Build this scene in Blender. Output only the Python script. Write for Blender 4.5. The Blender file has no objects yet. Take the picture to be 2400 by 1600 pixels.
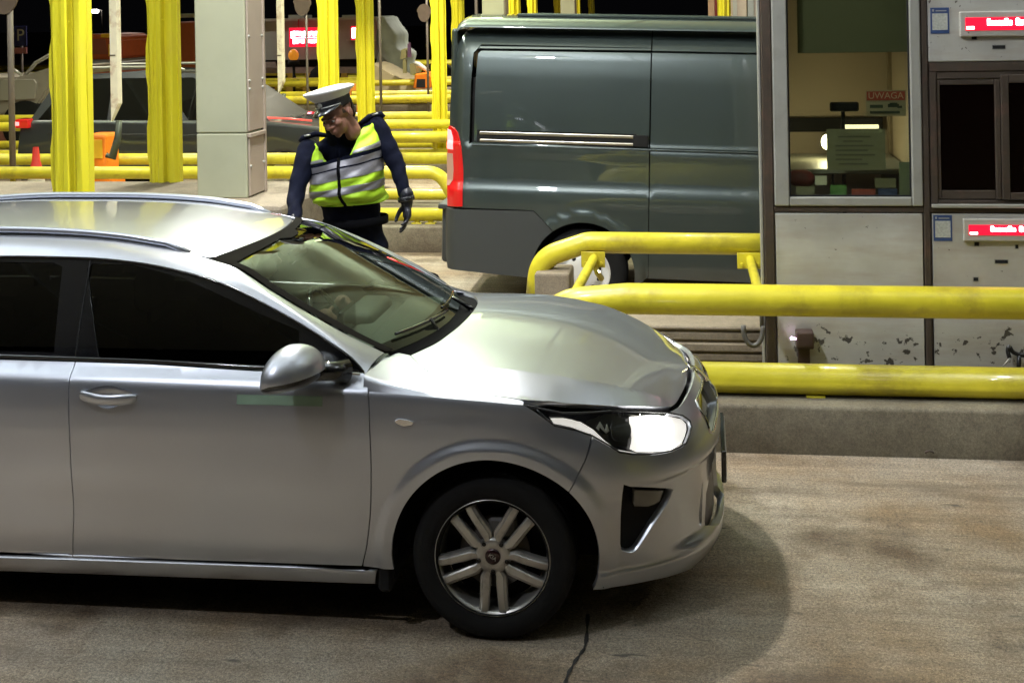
import bpy, bmesh, math, random
import numpy as np
from math import sin, cos, pi, radians, sqrt, atan2
from mathutils import Vector, Matrix
from mathutils.geometry import delaunay_2d_cdt
random.seed(5)
sc = bpy.context.scene
COL = sc.collection
# ------------------------------------------------------------ camera
FPX, YAW, ROLL, HOR, HC = 3100., radians(8), .018, 30., 2.37
DIR = np.array([-sin(YAW), cos(YAW), 0]); RT = np.array([cos(YAW), sin(YAW), 0])
CAM = np.array([.805, -4.896, HC])
def at(px, py, Y=None, Z=None, X=None):
    """point of the place seen at a spot of the 2400x1600 photograph, at a known distance Y (or height Z)"""
    u = px-1200; v = py-HOR; c, s = cos(ROLL), sin(ROLL)
    a = u*c-v*s; b = u*s+v*c
    r = DIR+RT*(a/FPX)+np.array([0, 0, -1.])*(b/FPX)
    t = (Y-CAM[1])/r[1] if Y is not None else ((Z-CAM[2])/r[2] if Z is not None else (X-CAM[0])/r[0])
    return CAM+r*t
cd = bpy.data.cameras.new('camera'); cam = bpy.data.objects.new('camera', cd); COL.objects.link(cam)
cd.sensor_width = 36; cd.lens = FPX/2400*36; cd.clip_end = 400; cd.clip_start = .1
_down = np.array([0, 0, -1.]); _c, _s = cos(ROLL), sin(ROLL)
_xr = RT*_c+_down*_s          # image right
_yd = -RT*_s+_down*_c         # image down
m = Matrix.Identity(4)
for i in range(3):
    m[i][0] = _xr[i]; m[i][1] = -_yd[i]; m[i][2] = -DIR[i]; m[i][3] = CAM[i]
cam.matrix_world = m
cd.shift_y = -(800-HOR)/2400.
sc.camera = cam
# ------------------------------------------------------------ world, exposure
w = bpy.data.worlds.new('World'); sc.world = w; w.use_nodes = True
w.node_tree.nodes['Background'].inputs[0].default_value = (.0012, .0012, .0015, 1)
w.node_tree.nodes['Background'].inputs[1].default_value = 1.
sc.view_settings.view_transform = 'Standard'; sc.view_settings.look = 'None'
sc.view_settings.exposure = 0.18; sc.view_settings.gamma = 1
sc.render.engine = 'CYCLES'
sc.cycles.use_denoising = True
sc.cycles.max_bounces = 8; sc.cycles.transparent_max_bounces = 16
sc.cycles.sample_clamp_indirect = 4; sc.cycles.caustics_reflective = False
# ------------------------------------------------------------ canopy lamps (a night scene; added fill lights follow further down)
def lamp(x, y, z, P, size, col, aim=None, name='canopy_lamp', spread=180):
    l = bpy.data.lights.new(name, 'AREA'); l.shape = 'RECTANGLE'; l.size = size; l.size_y = size*.6
    l.energy = P; l.color = col; l.spread = radians(spread)
    o = bpy.data.objects.new(name, l); COL.objects.link(o); o.location = (x, y, z)
    if aim is not None:
        d = Vector(aim)-Vector((x, y, z)); o.rotation_euler = d.to_track_quat('-Z', 'Y').to_euler()
    return o
COOL = (.89, .92, 1.0); NEUT = (1.0, .97, .88); WARM = (1.0, .93, .76)
CEIL = 5.9
LAMPS = [(-1.05, -.35, 220, COOL), (-1.15, 2.4, 240, NEUT), (-2.9, -3.3, 95, COOL), (-8.0, .4, 40, COOL), (8.5, 1.6, 30, WARM),
         (-2.6, 6.4, 210, NEUT), (3.6, 6.2, 130, NEUT), (-8.6, 6.6, 110, NEUT),
         (-3.4, 12.0, 300, WARM), (-9.5, 12.2, 100, WARM), (3.2, 12.0, 200, NEUT),
         (-4.2, 17.9, 300, WARM), (3.0, 17.8, 220, WARM), (-11., 18, 90, WARM), (-4.2, 23.6, 300, WARM), (2.6, 23.6, 220, WARM), (-5, 35, 350, NEUT), (-14, 30, 200, NEUT)]
for (x, y, P, c) in LAMPS:
    lamp(x, y, CEIL-.34, P, .22, c, spread=180 if y < 4 else 135)
# ------------------------------------------------------------ materials
MATS = {}
def nt(name):
    m = bpy.data.materials.new(name); m.use_nodes = True; MATS[name] = m
    return m, m.node_tree, m.node_tree.nodes['Principled BSDF']
def mat(name, col, rough=.5, metal=0., coat=0., spec=.5, emit=None, es=0., bump=0., bscale=60., var=0., vscale=8., dirt=None, dscale=3., damt=.5, streak=None):
    m, t, b = nt(name); N = t.nodes.new; L = t.links.new
    b.inputs['Roughness'].default_value = rough; b.inputs['Metallic'].default_value = metal
    b.inputs['Coat Weight'].default_value = coat; b.inputs['Coat Roughness'].default_value = .04
    b.inputs['Specular IOR Level'].default_value = spec
    if emit: b.inputs['Emission Color'].default_value = (*emit, 1); b.inputs['Emission Strength'].default_value = es
    c4 = (*col, 1); b.inputs['Base Color'].default_value = c4
    tc = N('ShaderNodeTexCoord'); src = tc.outputs['Object']
    if streak:
        mp = N('ShaderNodeMapping'); mp.inputs['Scale'].default_value = streak; L(src, mp.inputs[0]); s2 = mp.outputs[0]
    else: s2 = src
    cur = None
    if var:
        n = N('ShaderNodeTexNoise'); n.inputs['Scale'].default_value = vscale; n.inputs['Detail'].default_value = 6; L(s2, n.inputs['Vector'])
        r = N('ShaderNodeMapRange'); r.inputs[3].default_value = 1-var; r.inputs[4].default_value = 1+var; L(n.outputs[0], r.inputs[0]); r.inputs[1].default_value = .25; r.inputs[2].default_value = .75
        mx = N('ShaderNodeMix'); mx.data_type = 'RGBA'; mx.blend_type = 'MULTIPLY'; mx.inputs[0].default_value = 1; mx.inputs[6].default_value = c4
        L(r.outputs[0], mx.inputs[7]); cur = mx.outputs[2]
    if dirt:
        n = N('ShaderNodeTexNoise'); n.inputs['Scale'].default_value = dscale; n.inputs['Detail'].default_value = 9; n.inputs['Roughness'].default_value = .65; L(src, n.inputs['Vector'])
        r = N('ShaderNodeMapRange'); r.inputs[1].default_value = .52; r.inputs[2].default_value = .72; r.inputs[4].default_value = damt; L(n.outputs[0], r.inputs[0])
        mx = N('ShaderNodeMix'); mx.data_type = 'RGBA'; L(r.outputs[0], mx.inputs[0])
        if cur: L(cur, mx.inputs[6])
        else: mx.inputs[6].default_value = c4
        mx.inputs[7].default_value = (*dirt, 1); cur = mx.outputs[2]
    if cur: L(cur, b.inputs['Base Color'])
    if bump:
        n = N('ShaderNodeTexNoise'); n.inputs['Scale'].default_value = bscale; n.inputs['Detail'].default_value = 5; L(s2, n.inputs['Vector'])
        bp = N('ShaderNodeBump'); bp.inputs['Strength'].default_value = bump; bp.inputs['Distance'].default_value = .01; L(n.outputs[0], bp.inputs['Height']); L(bp.outputs[0], b.inputs['Normal'])
    return m
def glassmat(name, tint, refl=1.0, ior=1.5, extra=0.0):
    m, t, b = nt(name); N = t.nodes.new; L = t.links.new
    t.nodes.remove(b); out = t.nodes['Material Output']
    tr = N('ShaderNodeBsdfTransparent'); tr.inputs[0].default_value = (*tint, 1)
    gl = N('ShaderNodeBsdfGlossy'); gl.inputs['Roughness'].default_value = .015; gl.inputs[0].default_value = (refl, refl, refl, 1)
    lw = N('ShaderNodeLayerWeight'); lw.inputs[0].default_value = .5      # same from both sides of the sheet
    pw = N('ShaderNodeMath'); pw.operation = 'POWER'; pw.inputs[1].default_value = 4.5; L(lw.outputs['Facing'], pw.inputs[0])
    ad = N('ShaderNodeMath'); ad.operation = 'MULTIPLY_ADD'; ad.inputs[1].default_value = .93; ad.inputs[2].default_value = .055+extra; ad.use_clamp = True; L(pw.outputs[0], ad.inputs[0])
    mx = N('ShaderNodeMixShader'); L(ad.outputs[0], mx.inputs[0]); L(tr.outputs[0], mx.inputs[1]); L(gl.outputs[0], mx.inputs[2]); L(mx.outputs[0], out.inputs[0])
    return m
def carpaint(name, col, rough=.32, metal=.8, flake=.12):
    m, t, b = nt(name); N = t.nodes.new; L = t.links.new
    tc = N('ShaderNodeTexCoord')
    b.inputs['Metallic'].default_value = metal; b.inputs['Coat Weight'].default_value = 1; b.inputs['Coat Roughness'].default_value = .025
    n = N('ShaderNodeTexNoise'); n.inputs['Scale'].default_value = 900; L(tc.outputs['Object'], n.inputs['Vector'])
    r = N('ShaderNodeMapRange'); r.inputs[3].default_value = 1-flake; r.inputs[4].default_value = 1+flake; L(n.outputs[0], r.inputs[0])
    # thin road film: duller and warmer where the noise is high and low on the car
    n2 = N('ShaderNodeTexNoise'); n2.inputs['Scale'].default_value = 2.6; n2.inputs['Detail'].default_value = 8; L(tc.outputs['Object'], n2.inputs['Vector'])
    sx = N('ShaderNodeSeparateXYZ'); L(tc.outputs['Object'], sx.inputs[0])
    h = N('ShaderNodeMapRange'); h.inputs[1].default_value = .55; h.inputs[2].default_value = .15; h.inputs[3].default_value = 0; h.inputs[4].default_value = .55; L(sx.outputs[2], h.inputs[0])
    md = N('ShaderNodeMath'); md.operation = 'MULTIPLY'; L(n2.outputs[0], md.inputs[0]); L(h.outputs[0], md.inputs[1])
    mx = N('ShaderNodeMix'); mx.data_type = 'RGBA'; mx.blend_type = 'MULTIPLY'; mx.inputs[0].default_value = 1; mx.inputs[6].default_value = (*col, 1); L(r.outputs[0], mx.inputs[7])
    m2 = N('ShaderNodeMix'); m2.data_type = 'RGBA'; L(md.outputs[0], m2.inputs[0]); L(mx.outputs[2], m2.inputs[6]); m2.inputs[7].default_value = (.21, .19, .16, 1)
    L(m2.outputs[2], b.inputs['Base Color'])
    ra = N('ShaderNodeMapRange'); ra.inputs[3].default_value = rough-.03; ra.inputs[4].default_value = rough+.08; L(n2.outputs[0], ra.inputs[0]); L(ra.outputs[0], b.inputs['Roughness'])
    return m
silver = carpaint('silver_paint', (.54, .565, .63), .315, .84)
vanpaint = carpaint('green_grey_paint', (.050, .068, .066), .38, .45, .1)
darkpaint = carpaint('dark_grey_paint', (.05, .053, .058), .33, .4)
blk = mat('black_plastic', (.012, .012, .013), .42, bump=.05, bscale=200)
glossblk = mat('gloss_black', (.008, .008, .009), .12, coat=.6)
inner = mat('inner_dark', (.006, .006, .006), .9)
rubber = mat('tyre_rubber', (.009, .009, .009), .85, spec=.25, var=.2, vscale=20, bump=.1, bscale=90)
alloy = mat('alloy', (.50, .49, .46), .34, metal=.75, coat=.3, dirt=(.10, .085, .06), dscale=14, damt=.5)
chrome = mat('chrome', (.8, .8, .8), .12, metal=1)
steel = mat('brushed_steel', (.42, .41, .38), .34, metal=.9, var=.12, vscale=4, dirt=(.16, .12, .08), dscale=5, damt=.35)
darkglass = mat('dark_glass', (.004, .004, .004), .03, spec=.6)
winglass = glassmat('windscreen_glass', (.52, .60, .53), 1., 1.5, .0)
tint = glassmat('tinted_glass', (.035, .035, .035), 1., 1.45)
clear = glassmat('clear_glass', (.93, .95, .93), 1., 1.45)
boothglass = glassmat('booth_glass', (.82, .85, .76), 1., 1.5)
yellow = mat('yellow_paint', (.64, .555, .03), .38, coat=.25, var=.14, vscale=7, dirt=(.30, .22, .03), dscale=3.2, damt=.8, bump=.2, bscale=25)
yellow2 = mat('yellow_paint_post', (.76, .68, .03), .36, coat=.3, var=.10, vscale=6, dirt=(.72, .58, .05), dscale=4, damt=.6, bump=.12, bscale=14, streak=(1, 1, .25))
amber = mat('amber_paint', (.85, .50, .03), .4, var=.1)
greymetal = mat('grey_green_cladding', (.40, .41, .29), .55, var=.06, vscale=5, dirt=(.2, .18, .13), dscale=2.5, damt=.3, bump=.05, bscale=8)
greyside = mat('grey_cladding_side', (.40, .33, .27), .5, var=.06, vscale=5, dirt=(.25, .15, .11), dscale=2.5, damt=.4)
white = mat('white_paint', (.72, .72, .68), .45, var=.06, dirt=(.4, .3, .2), dscale=6, damt=.5)
cream = mat('cream_board', (.74, .70, .56), .5, var=.08, dirt=(.32, .14, .07), dscale=5, damt=.85)
orange = mat('orange_plastic', (.85, .22, .01), .5, var=.12)
orangered = mat('orange_red_paint', (.50, .10, .03), .5, var=.1)
redp = mat('red_paint', (.6, .04, .03), .5)
brownal = mat('bronze_aluminium', (.066, .050, .038), .45, metal=.3, var=.2, vscale=5, streak=(1, 1, .3), dirt=(.2, .1, .07), dscale=6, damt=.4)
alu = mat('pale_aluminium', (.42, .42, .38), .4, metal=.45, var=.07, vscale=6, dirt=(.2, .18, .14), dscale=5, damt=.35)
navy = mat('navy_cloth', (.0042, .0055, .014), .95, spec=.12, bump=.5, bscale=26, var=.25, vscale=18)
blackcloth = mat('black_cloth', (.004, .004, .005), .95, spec=.1, bump=.4, bscale=24)
hivis = mat('hivis_cloth', (.50, .80, .03), .6, bump=.7, bscale=16, var=.16, vscale=10, emit=None)
reflective = mat('reflective_tape', (.30, .29, .31), .45, metal=.3, bump=.35, bscale=22, var=.15, vscale=14)
skin = mat('skin', (.27, .125, .08), .6, var=.12, vscale=25)
skin2 = mat('skin_pale', (.16, .085, .055), .7)
glove = mat('glove_leather', (.010, .010, .016), .4, bump=.4, bscale=60)
capwhite = mat('cap_white', (.90, .89, .87), .5)
fabricgrey = mat('seat_fabric', (.03, .03, .032), .9)
trim = mat('interior_trim', (.075, .08, .062), .7)
beige = mat('headliner', (.16, .15, .125), .9)
paper = mat('paper', (.19, .185, .12), .8)
paperw = mat('paper_white', (.6, .58, .5), .8)
green = mat('green_print', (.10, .26, .07), .6)
decalg = mat('green_decal', (.25, .37, .28), .45, coat=.5)
bluep = mat('blue_print', (.03, .06, .16), .5)
redprint = mat('red_print', (.28, .04, .025), .6)
lampw = mat('headlamp_led', (1, 1, 1), .3, emit=(1, .985, .95), es=9)
glowbowl = mat('headlamp_bowl', (1, 1, 1), .3, emit=(1, .93, .88), es=.8)
drl = mat('drl_strip', (1, 1, 1), .3, emit=(1, .93, .86), es=.55)
canolamp = mat('lamp_lens', (1, 1, 1), .3, emit=(1, .97, .85), es=25)
redled = mat('led_red_field', (.35, .0, .02), .4, emit=(1, .01, .04), es=1.0)
redled2 = mat('led_letters', (1, .8, .8), .4, emit=(1, .42, .42), es=14)
redtail = mat('tail_lens_red', (.55, .012, .012), .15, coat=1, emit=(1, .02, .02), es=.18)
redhot = mat('tail_lamp_lit', (1, .2, .2), .3, emit=(1, .10, .10), es=5)
orglens = mat('tail_lens_clear', (.62, .36, .28), .2, coat=1)
whitelamp = mat('white_lamp', (1, 1, 1), .3, emit=(1, .97, .9), es=12)
warmlamp = mat('warm_strip', (1, 1, 1), .3, emit=(1, .86, .55), es=1.6)
violet = mat('violet_led', (1, 1, 1), .3, emit=(.9, .6, 1), es=6)
signblue = mat('sign_blue', (.02, .04, .14), .5)
tarp = mat('grey_tarpaulin', (.42, .46, .40), .6, var=.2, vscale=4, bump=.6, bscale=4)
truckgrey = mat('truck_grey', (.30, .32, .30), .5, var=.08, vscale=3)
# concrete, ground
def concrete(name, base, warm, scale=(1, 1, 1), grain=.16, bump=.35, streaks=False, stain=(.10, .075, .05)):
    m, t, b = nt(name); N = t.nodes.new; L = t.links.new
    tc = N('ShaderNodeTexCoord'); mp = N('ShaderNodeMapping'); mp.inputs['Scale'].default_value = scale; L(tc.outputs['Object'], mp.inputs[0])
    def noise(sca, det=6, rg=.6, vec=mp.outputs[0]):
        n = N('ShaderNodeTexNoise'); n.inputs['Scale'].default_value = sca; n.inputs['Detail'].default_value = det; n.inputs['Roughness'].default_value = rg; L(vec, n.inputs['Vector']); return n.outputs[0]
    def rng(x, a, bb, c, d):
        r = N('ShaderNodeMapRange'); r.inputs[1].default_value = a; r.inputs[2].default_value = bb; r.inputs[3].default_value = c; r.inputs[4].default_value = d; L(x, r.inputs[0]); return r.outputs[0]
    def mix(f, a, bb, mode='MIX'):
        x = N('ShaderNodeMix'); x.data_type = 'RGBA'; x.blend_type = mode
        if isinstance(f, float): x.inputs[0].default_value = f
        else: L(f, x.inputs[0])
        for i, v in ((6, a), (7, bb)):
            if isinstance(v, tuple): x.inputs[i].default_value = (*v, 1)
            else: L(v, x.inputs[i])
        return x.outputs[2]
    c = mix(rng(noise(1.1, 7, .62), .35, .65, 0, 1), base, warm)
    c = mix(rng(noise(.7, 9, .7), .50, .62, 0, .85), c, stain)
    fine = noise(70, 3, .7)
    c = mix(1., c, rng(fine, .25, .75, 1-grain, 1+grain), 'MULTIPLY')
    c = mix(1., c, rng(noise(190, 2, .7), .3, .7, 1-grain*.9, 1+grain*.9), 'MULTIPLY')
    mid = noise(14, 6, .7)
    c = mix(1., c, rng(mid, .3, .7, .86, 1.13), 'MULTIPLY')
    if streaks:
        ms = N('ShaderNodeMapping'); ms.inputs['Scale'].default_value = (.35, 5.5, 1); L(tc.outputs['Object'], ms.inputs[0])
        c = mix(1., c, rng(noise(1.6, 8, .7, ms.outputs[0]), .3, .7, .72, 1.25), 'MULTIPLY')
        ms2 = N('ShaderNodeMapping'); ms2.inputs['Scale'].default_value = (2.2, 9, 1); L(tc.outputs['Object'], ms2.inputs[0])
        ms3 = N('ShaderNodeMapping'); ms3.inputs['Scale'].default_value = (.55, 1.9, 1); ms3.inputs['Location'].default_value = (3.1, 1.7, 0); L(tc.outputs['Object'], ms3.inputs[0])
        c = mix(rng(noise(1.1, 9, .72, ms3.outputs[0]), .54, .66, 0, .6), c, (.10, .075, .05))
        spots = rng(noise(1.3, 3, .5, ms2.outputs[0]), .67, .72, 0, .8)
        c = mix(spots, c, (.045, .038, .03))
    L(c, b.inputs['Base Color']); b.inputs['Roughness'].default_value = .82
    bp = N('ShaderNodeBump'); bp.inputs['Strength'].default_value = bump; bp.inputs['Distance'].default_value = .006
    ad = N('ShaderNodeMath'); ad.operation = 'ADD'; L(fine, ad.inputs[0]); L(mid, ad.inputs[1]); L(ad.outputs[0], bp.inputs['Height']); L(bp.outputs[0], b.inputs['Normal'])
    return m
lane = concrete('lane_concrete', (.335, .290, .225), (.20, .138, .078), streaks=True, grain=.62, bump=1.0, stain=(.085, .053, .028))
kerbmat = concrete('kerb_concrete', (.20, .178, .125), (.125, .104, .068), grain=.3)
blockmat = concrete('block_concrete', (.27, .225, .165), (.20, .16, .11), grain=.2)
canopymat = mat('canopy_sheet', (.62, .66, .56), .6)

# ------------------------------------------------------------ object helpers
def tag(o, label=None, cat=None, group=None, kind=None):
    if label: o['label'] = label
    if cat: o['category'] = cat
    if group: o['group'] = group
    if kind: o['kind'] = kind
    return o
def empty(name, loc=(0, 0, 0), label=None, cat=None, group=None, kind=None, rot=(0, 0, 0)):
    o = bpy.data.objects.new(name, None); COL.objects.link(o); o.location = loc; o.rotation_euler = rot; o.empty_display_size = .1
    o.matrix_world = Matrix.LocRotScale(Vector(loc), bpy.data.objects[o.name].rotation_euler, None)
    return tag(o, label, cat, group, kind)
def link(name, bm_or_me, material, parent=None, smooth=False, world=True, autosmooth=None):
    """one mesh object; coordinates are world ones unless world=False (then local to the parent)"""
    if isinstance(bm_or_me, bmesh.types.BMesh):
        me = bpy.data.meshes.new(name); bm_or_me.to_mesh(me); bm_or_me.free()
    else: me = bm_or_me
    ms = material if isinstance(material, (list, tuple)) else [material]
    for q in ms: me.materials.append(q)
    if smooth:
        for p in me.polygons: p.use_smooth = True
        if autosmooth: me.set_sharp_from_angle(angle=radians(autosmooth))
    o = bpy.data.objects.new(name, me); COL.objects.link(o)
    if parent is not None:
        o.parent = parent
        if world: o.matrix_parent_inverse = parent.matrix_world.inverted()
    return o
def bx(bm, x0, x1, y0, y1, z0, z1, bev=0., mi=0, rot=None, seg=1):
    r = bmesh.ops.create_cube(bm, size=1); vs = r['verts']
    bmesh.ops.scale(bm, vec=(x1-x0, y1-y0, z1-z0), verts=vs)
    fs = set(f for v in vs for f in v.link_faces)
    for f in fs: f.material_index = mi
    if bev:
        es = list(set(e for v in vs for e in v.link_edges))
        rr = bmesh.ops.bevel(bm, geom=es, offset=bev, segments=seg, affect='EDGES', profile=.5)
        vs = list(set(v for f in rr['faces'] for v in f.verts) | set(v for v in vs if v.is_valid))
        for f in set(f for v in vs for f in v.link_faces): f.material_index = mi
    if rot is not None: bmesh.ops.rotate(bm, cent=(0, 0, 0), matrix=rot, verts=vs)
    bmesh.ops.translate(bm, vec=((x0+x1)/2, (y0+y1)/2, (z0+z1)/2), verts=vs)
    return vs
def box(name, x0, x1, y0, y1, z0, z1, m, parent=None, bev=.004, **k):
    bm = bmesh.new(); bx(bm, x0, x1, y0, y1, z0, z1, bev); return link(name, bm, m, parent, **k)
def tube(bm, pts, r, n=16, caps=True, mi=0):
    """swept tube through pts (numpy list); r is a number or list"""
    P = [np.array(p, float) for p in pts]; k = len(P); R = [r]*k if not hasattr(r, '__len__') else r
    T = []
    for i in range(k):
        a = P[max(i-1, 0)]; b = P[min(i+1, k-1)]; d = b-a; T.append(d/np.linalg.norm(d))
    up = np.array([0, 0, 1.]) if abs(T[0][2]) < .9 else np.array([1., 0, 0])
    nrm = np.cross(T[0], up); nrm /= np.linalg.norm(nrm); rings = []
    for i in range(k):
        nrm = nrm-T[i]*np.dot(nrm, T[i]); nrm /= np.linalg.norm(nrm); bn = np.cross(T[i], nrm)
        rings.append([bm.verts.new(P[i]+R[i]*(cos(2*pi*j/n)*nrm+sin(2*pi*j/n)*bn)) for j in range(n)])
    for i in range(k-1):
        for j in range(n):
            f = bm.faces.new((rings[i][j], rings[i][(j+1) % n], rings[i+1][(j+1) % n], rings[i+1][j])); f.material_index = mi; f.smooth = True
    if caps:
        for rg in (rings[0], rings[-1][::-1]):
            try: f = bm.faces.new(rg[::-1]); f.material_index = mi
            except ValueError: pass
    return rings
def arc_path(pts, rad, seg=8):
    """polyline with rounded corners"""
    P = [np.array(p, float) for p in pts]; out = [P[0]]
    for i in range(1, len(P)-1):
        a = P[i-1]-P[i]; b = P[i+1]-P[i]; la = np.linalg.norm(a); lb = np.linalg.norm(b); a /= la; b /= lb
        ang = math.acos(max(-1, min(1, float(np.dot(a, b))))); d = min(rad/math.tan(ang/2), la*.49, lb*.49)
        p0 = P[i]+a*d; p1 = P[i]+b*d
        for s in range(seg+1):
            t = s/seg; out.append((1-t)**2*p0+2*t*(1-t)*P[i]+t*t*p1)
    out.append(P[-1]); return out
def lathe(bm, prof, axis='Y', c=(0, 0, 0), n=48, mi=0, close=False):
    """prof: list of (radius, along). axis direction of rotation axis"""
    rings = []
    for (r, h) in prof:
        ring = []
        for j in range(n):
            a = 2*pi*j/n
            if axis == 'Y': p = (r*cos(a), h, r*sin(a))
            elif axis == 'Z': p = (r*cos(a), r*sin(a), h)
            else: p = (h, r*cos(a), r*sin(a))
            ring.append(bm.verts.new((p[0]+c[0], p[1]+c[1], p[2]+c[2])))
        rings.append(ring)
    k = len(rings)
    for i in range(k if close else k-1):
        A = rings[i]; B = rings[(i+1) % k]
        for j in range(n):
            f = bm.faces.new((A[j], A[(j+1) % n], B[(j+1) % n], B[j])); f.smooth = True; f.material_index = mi
    return rings
def fixn(bm): bmesh.ops.recalc_face_normals(bm, faces=bm.faces)
def prism(bm, poly, y0, y1, mi=0):
    """poly in (x,z) extruded in y"""
    a = [bm.verts.new((p[0], y0, p[1])) for p in poly]; b = [bm.verts.new((p[0], y1, p[1])) for p in poly]; n = len(poly)
    f = bm.faces.new(a); f.material_index = mi; f = bm.faces.new(b[::-1]); f.material_index = mi
    for i in range(n):
        f = bm.faces.new((a[i], b[i], b[(i+1) % n], a[(i+1) % n])); f.material_index = mi
def text_mesh(s, size, loc, rot, m, name, parent, ext=.001, align='CENTER'):
    cu = bpy.data.curves.new(name, 'FONT'); cu.body = s; cu.size = size; cu.extrude = ext; cu.align_x = align; cu.align_y = 'CENTER'
    o = bpy.data.objects.new(name+'_tmp', cu); COL.objects.link(o)
    dg = bpy.context.evaluated_depsgraph_get(); me = bpy.data.meshes.new_from_object(o.evaluated_get(dg)); bpy.data.objects.remove(o)
    me.transform(Matrix.LocRotScale(Vector(loc), Matrix(rot).to_quaternion() if not hasattr(rot, 'to_quaternion') else rot.to_quaternion(), None))
    return link(name, me, m, parent)
FRONT = Matrix(((1, 0, 0), (0, 0, -1), (0, 1, 0)))   # text plane facing -Y
def pch(xs, ys):
    """monotone cubic through points -> vector function"""
    xs = np.array(xs, float); ys = np.array(ys, float); h = np.diff(xs); d = np.diff(ys)/h
    mm = np.zeros(len(xs)); mm[0] = d[0]; mm[-1] = d[-1]
    for i in range(1, len(xs)-1):
        if d[i-1]*d[i] > 0:
            w1 = 2*h[i]+h[i-1]; w2 = h[i]+2*h[i-1]; mm[i] = (w1+w2)/(w1/d[i-1]+w2/d[i])
    def f(x):
        x = np.clip(np.asarray(x, float), xs[0], xs[-1]); i = np.clip(np.searchsorted(xs, x)-1, 0, len(h)-1)
        t = (x-xs[i])/h[i]
        return (1+2*t)*(1-t)**2*ys[i]+t*(1-t)**2*h[i]*mm[i]+t*t*(3-2*t)*ys[i+1]+t*t*(t-1)*h[i]*mm[i+1]
    return f
def spl(pts, n=10, closed=False):
    """Catmull-Rom resample of a 2-D/3-D polyline"""
    P = [np.array(p, float) for p in pts]; k = len(P); out = []
    for i in range(k if closed else k-1):
        p1 = P[i]; p2 = P[(i+1) % k]; p0 = P[(i-1) % k] if (closed or i > 0) else 2*p1-p2; p3 = P[(i+2) % k] if (closed or i+2 < k) else 2*p2-p1
        for s in range(n):
            t = s/n; out.append(.5*((2*p1)+(-p0+p2)*t+(2*p0-5*p1+4*p2-p3)*t*t+(-p0+3*p1-3*p2+p3)*t**3))
    if not closed: out.append(P[-1])
    return out
def inside(poly, pts):
    x = pts[:, 0]; y = pts[:, 1]; c = np.zeros(len(pts), bool); n = len(poly); P = np.array(poly)
    j = n-1
    for i in range(n):
        xi, yi = P[i]; xj, yj = P[j]
        cond = ((yi > y) != (yj > y)) & (x < (xj-xi)*(y-yi)/((yj-yi) if yj != yi else 1e-12)+xi); c ^= cond; j = i
    return c
def densify(poly, h):
    out = []; n = len(poly)
    for i in range(n):
        a = np.array(poly[i], float); b = np.array(poly[(i+1) % n], float); k = max(1, int(np.linalg.norm(b-a)/h))
        for s in range(k): out.append(a+(b-a)*s/k)
    return out
def area(p):
    return sum(p[i][0]*p[(i+1) % len(p)][1]-p[(i+1) % len(p)][0]*p[i][1] for i in range(len(p)))/2
def shrink(poly, d):
    P = [np.array(p, float) for p in poly]; Q = [P[0]]
    for p in P[1:]:
        if np.linalg.norm(p-Q[-1]) > 1e-5: Q.append(p)
    if np.linalg.norm(Q[0]-Q[-1]) < 1e-5: Q.pop()
    if area(Q) < 0: Q = Q[::-1]
    if d == 0: return Q
    n = len(Q); out = []
    for i in range(n):
        a = Q[i]-Q[i-1]; b = Q[(i+1) % n]-Q[i]; a /= np.linalg.norm(a); b /= np.linalg.norm(b)
        na = np.array([-a[1], a[0]]); nb = np.array([-b[1], b[0]]); mth = na+nb; l = np.dot(mth, mth)
        mth = mth*2/l if l > .6 else na
        out.append(Q[i]+mth*d)
    return out
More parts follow.
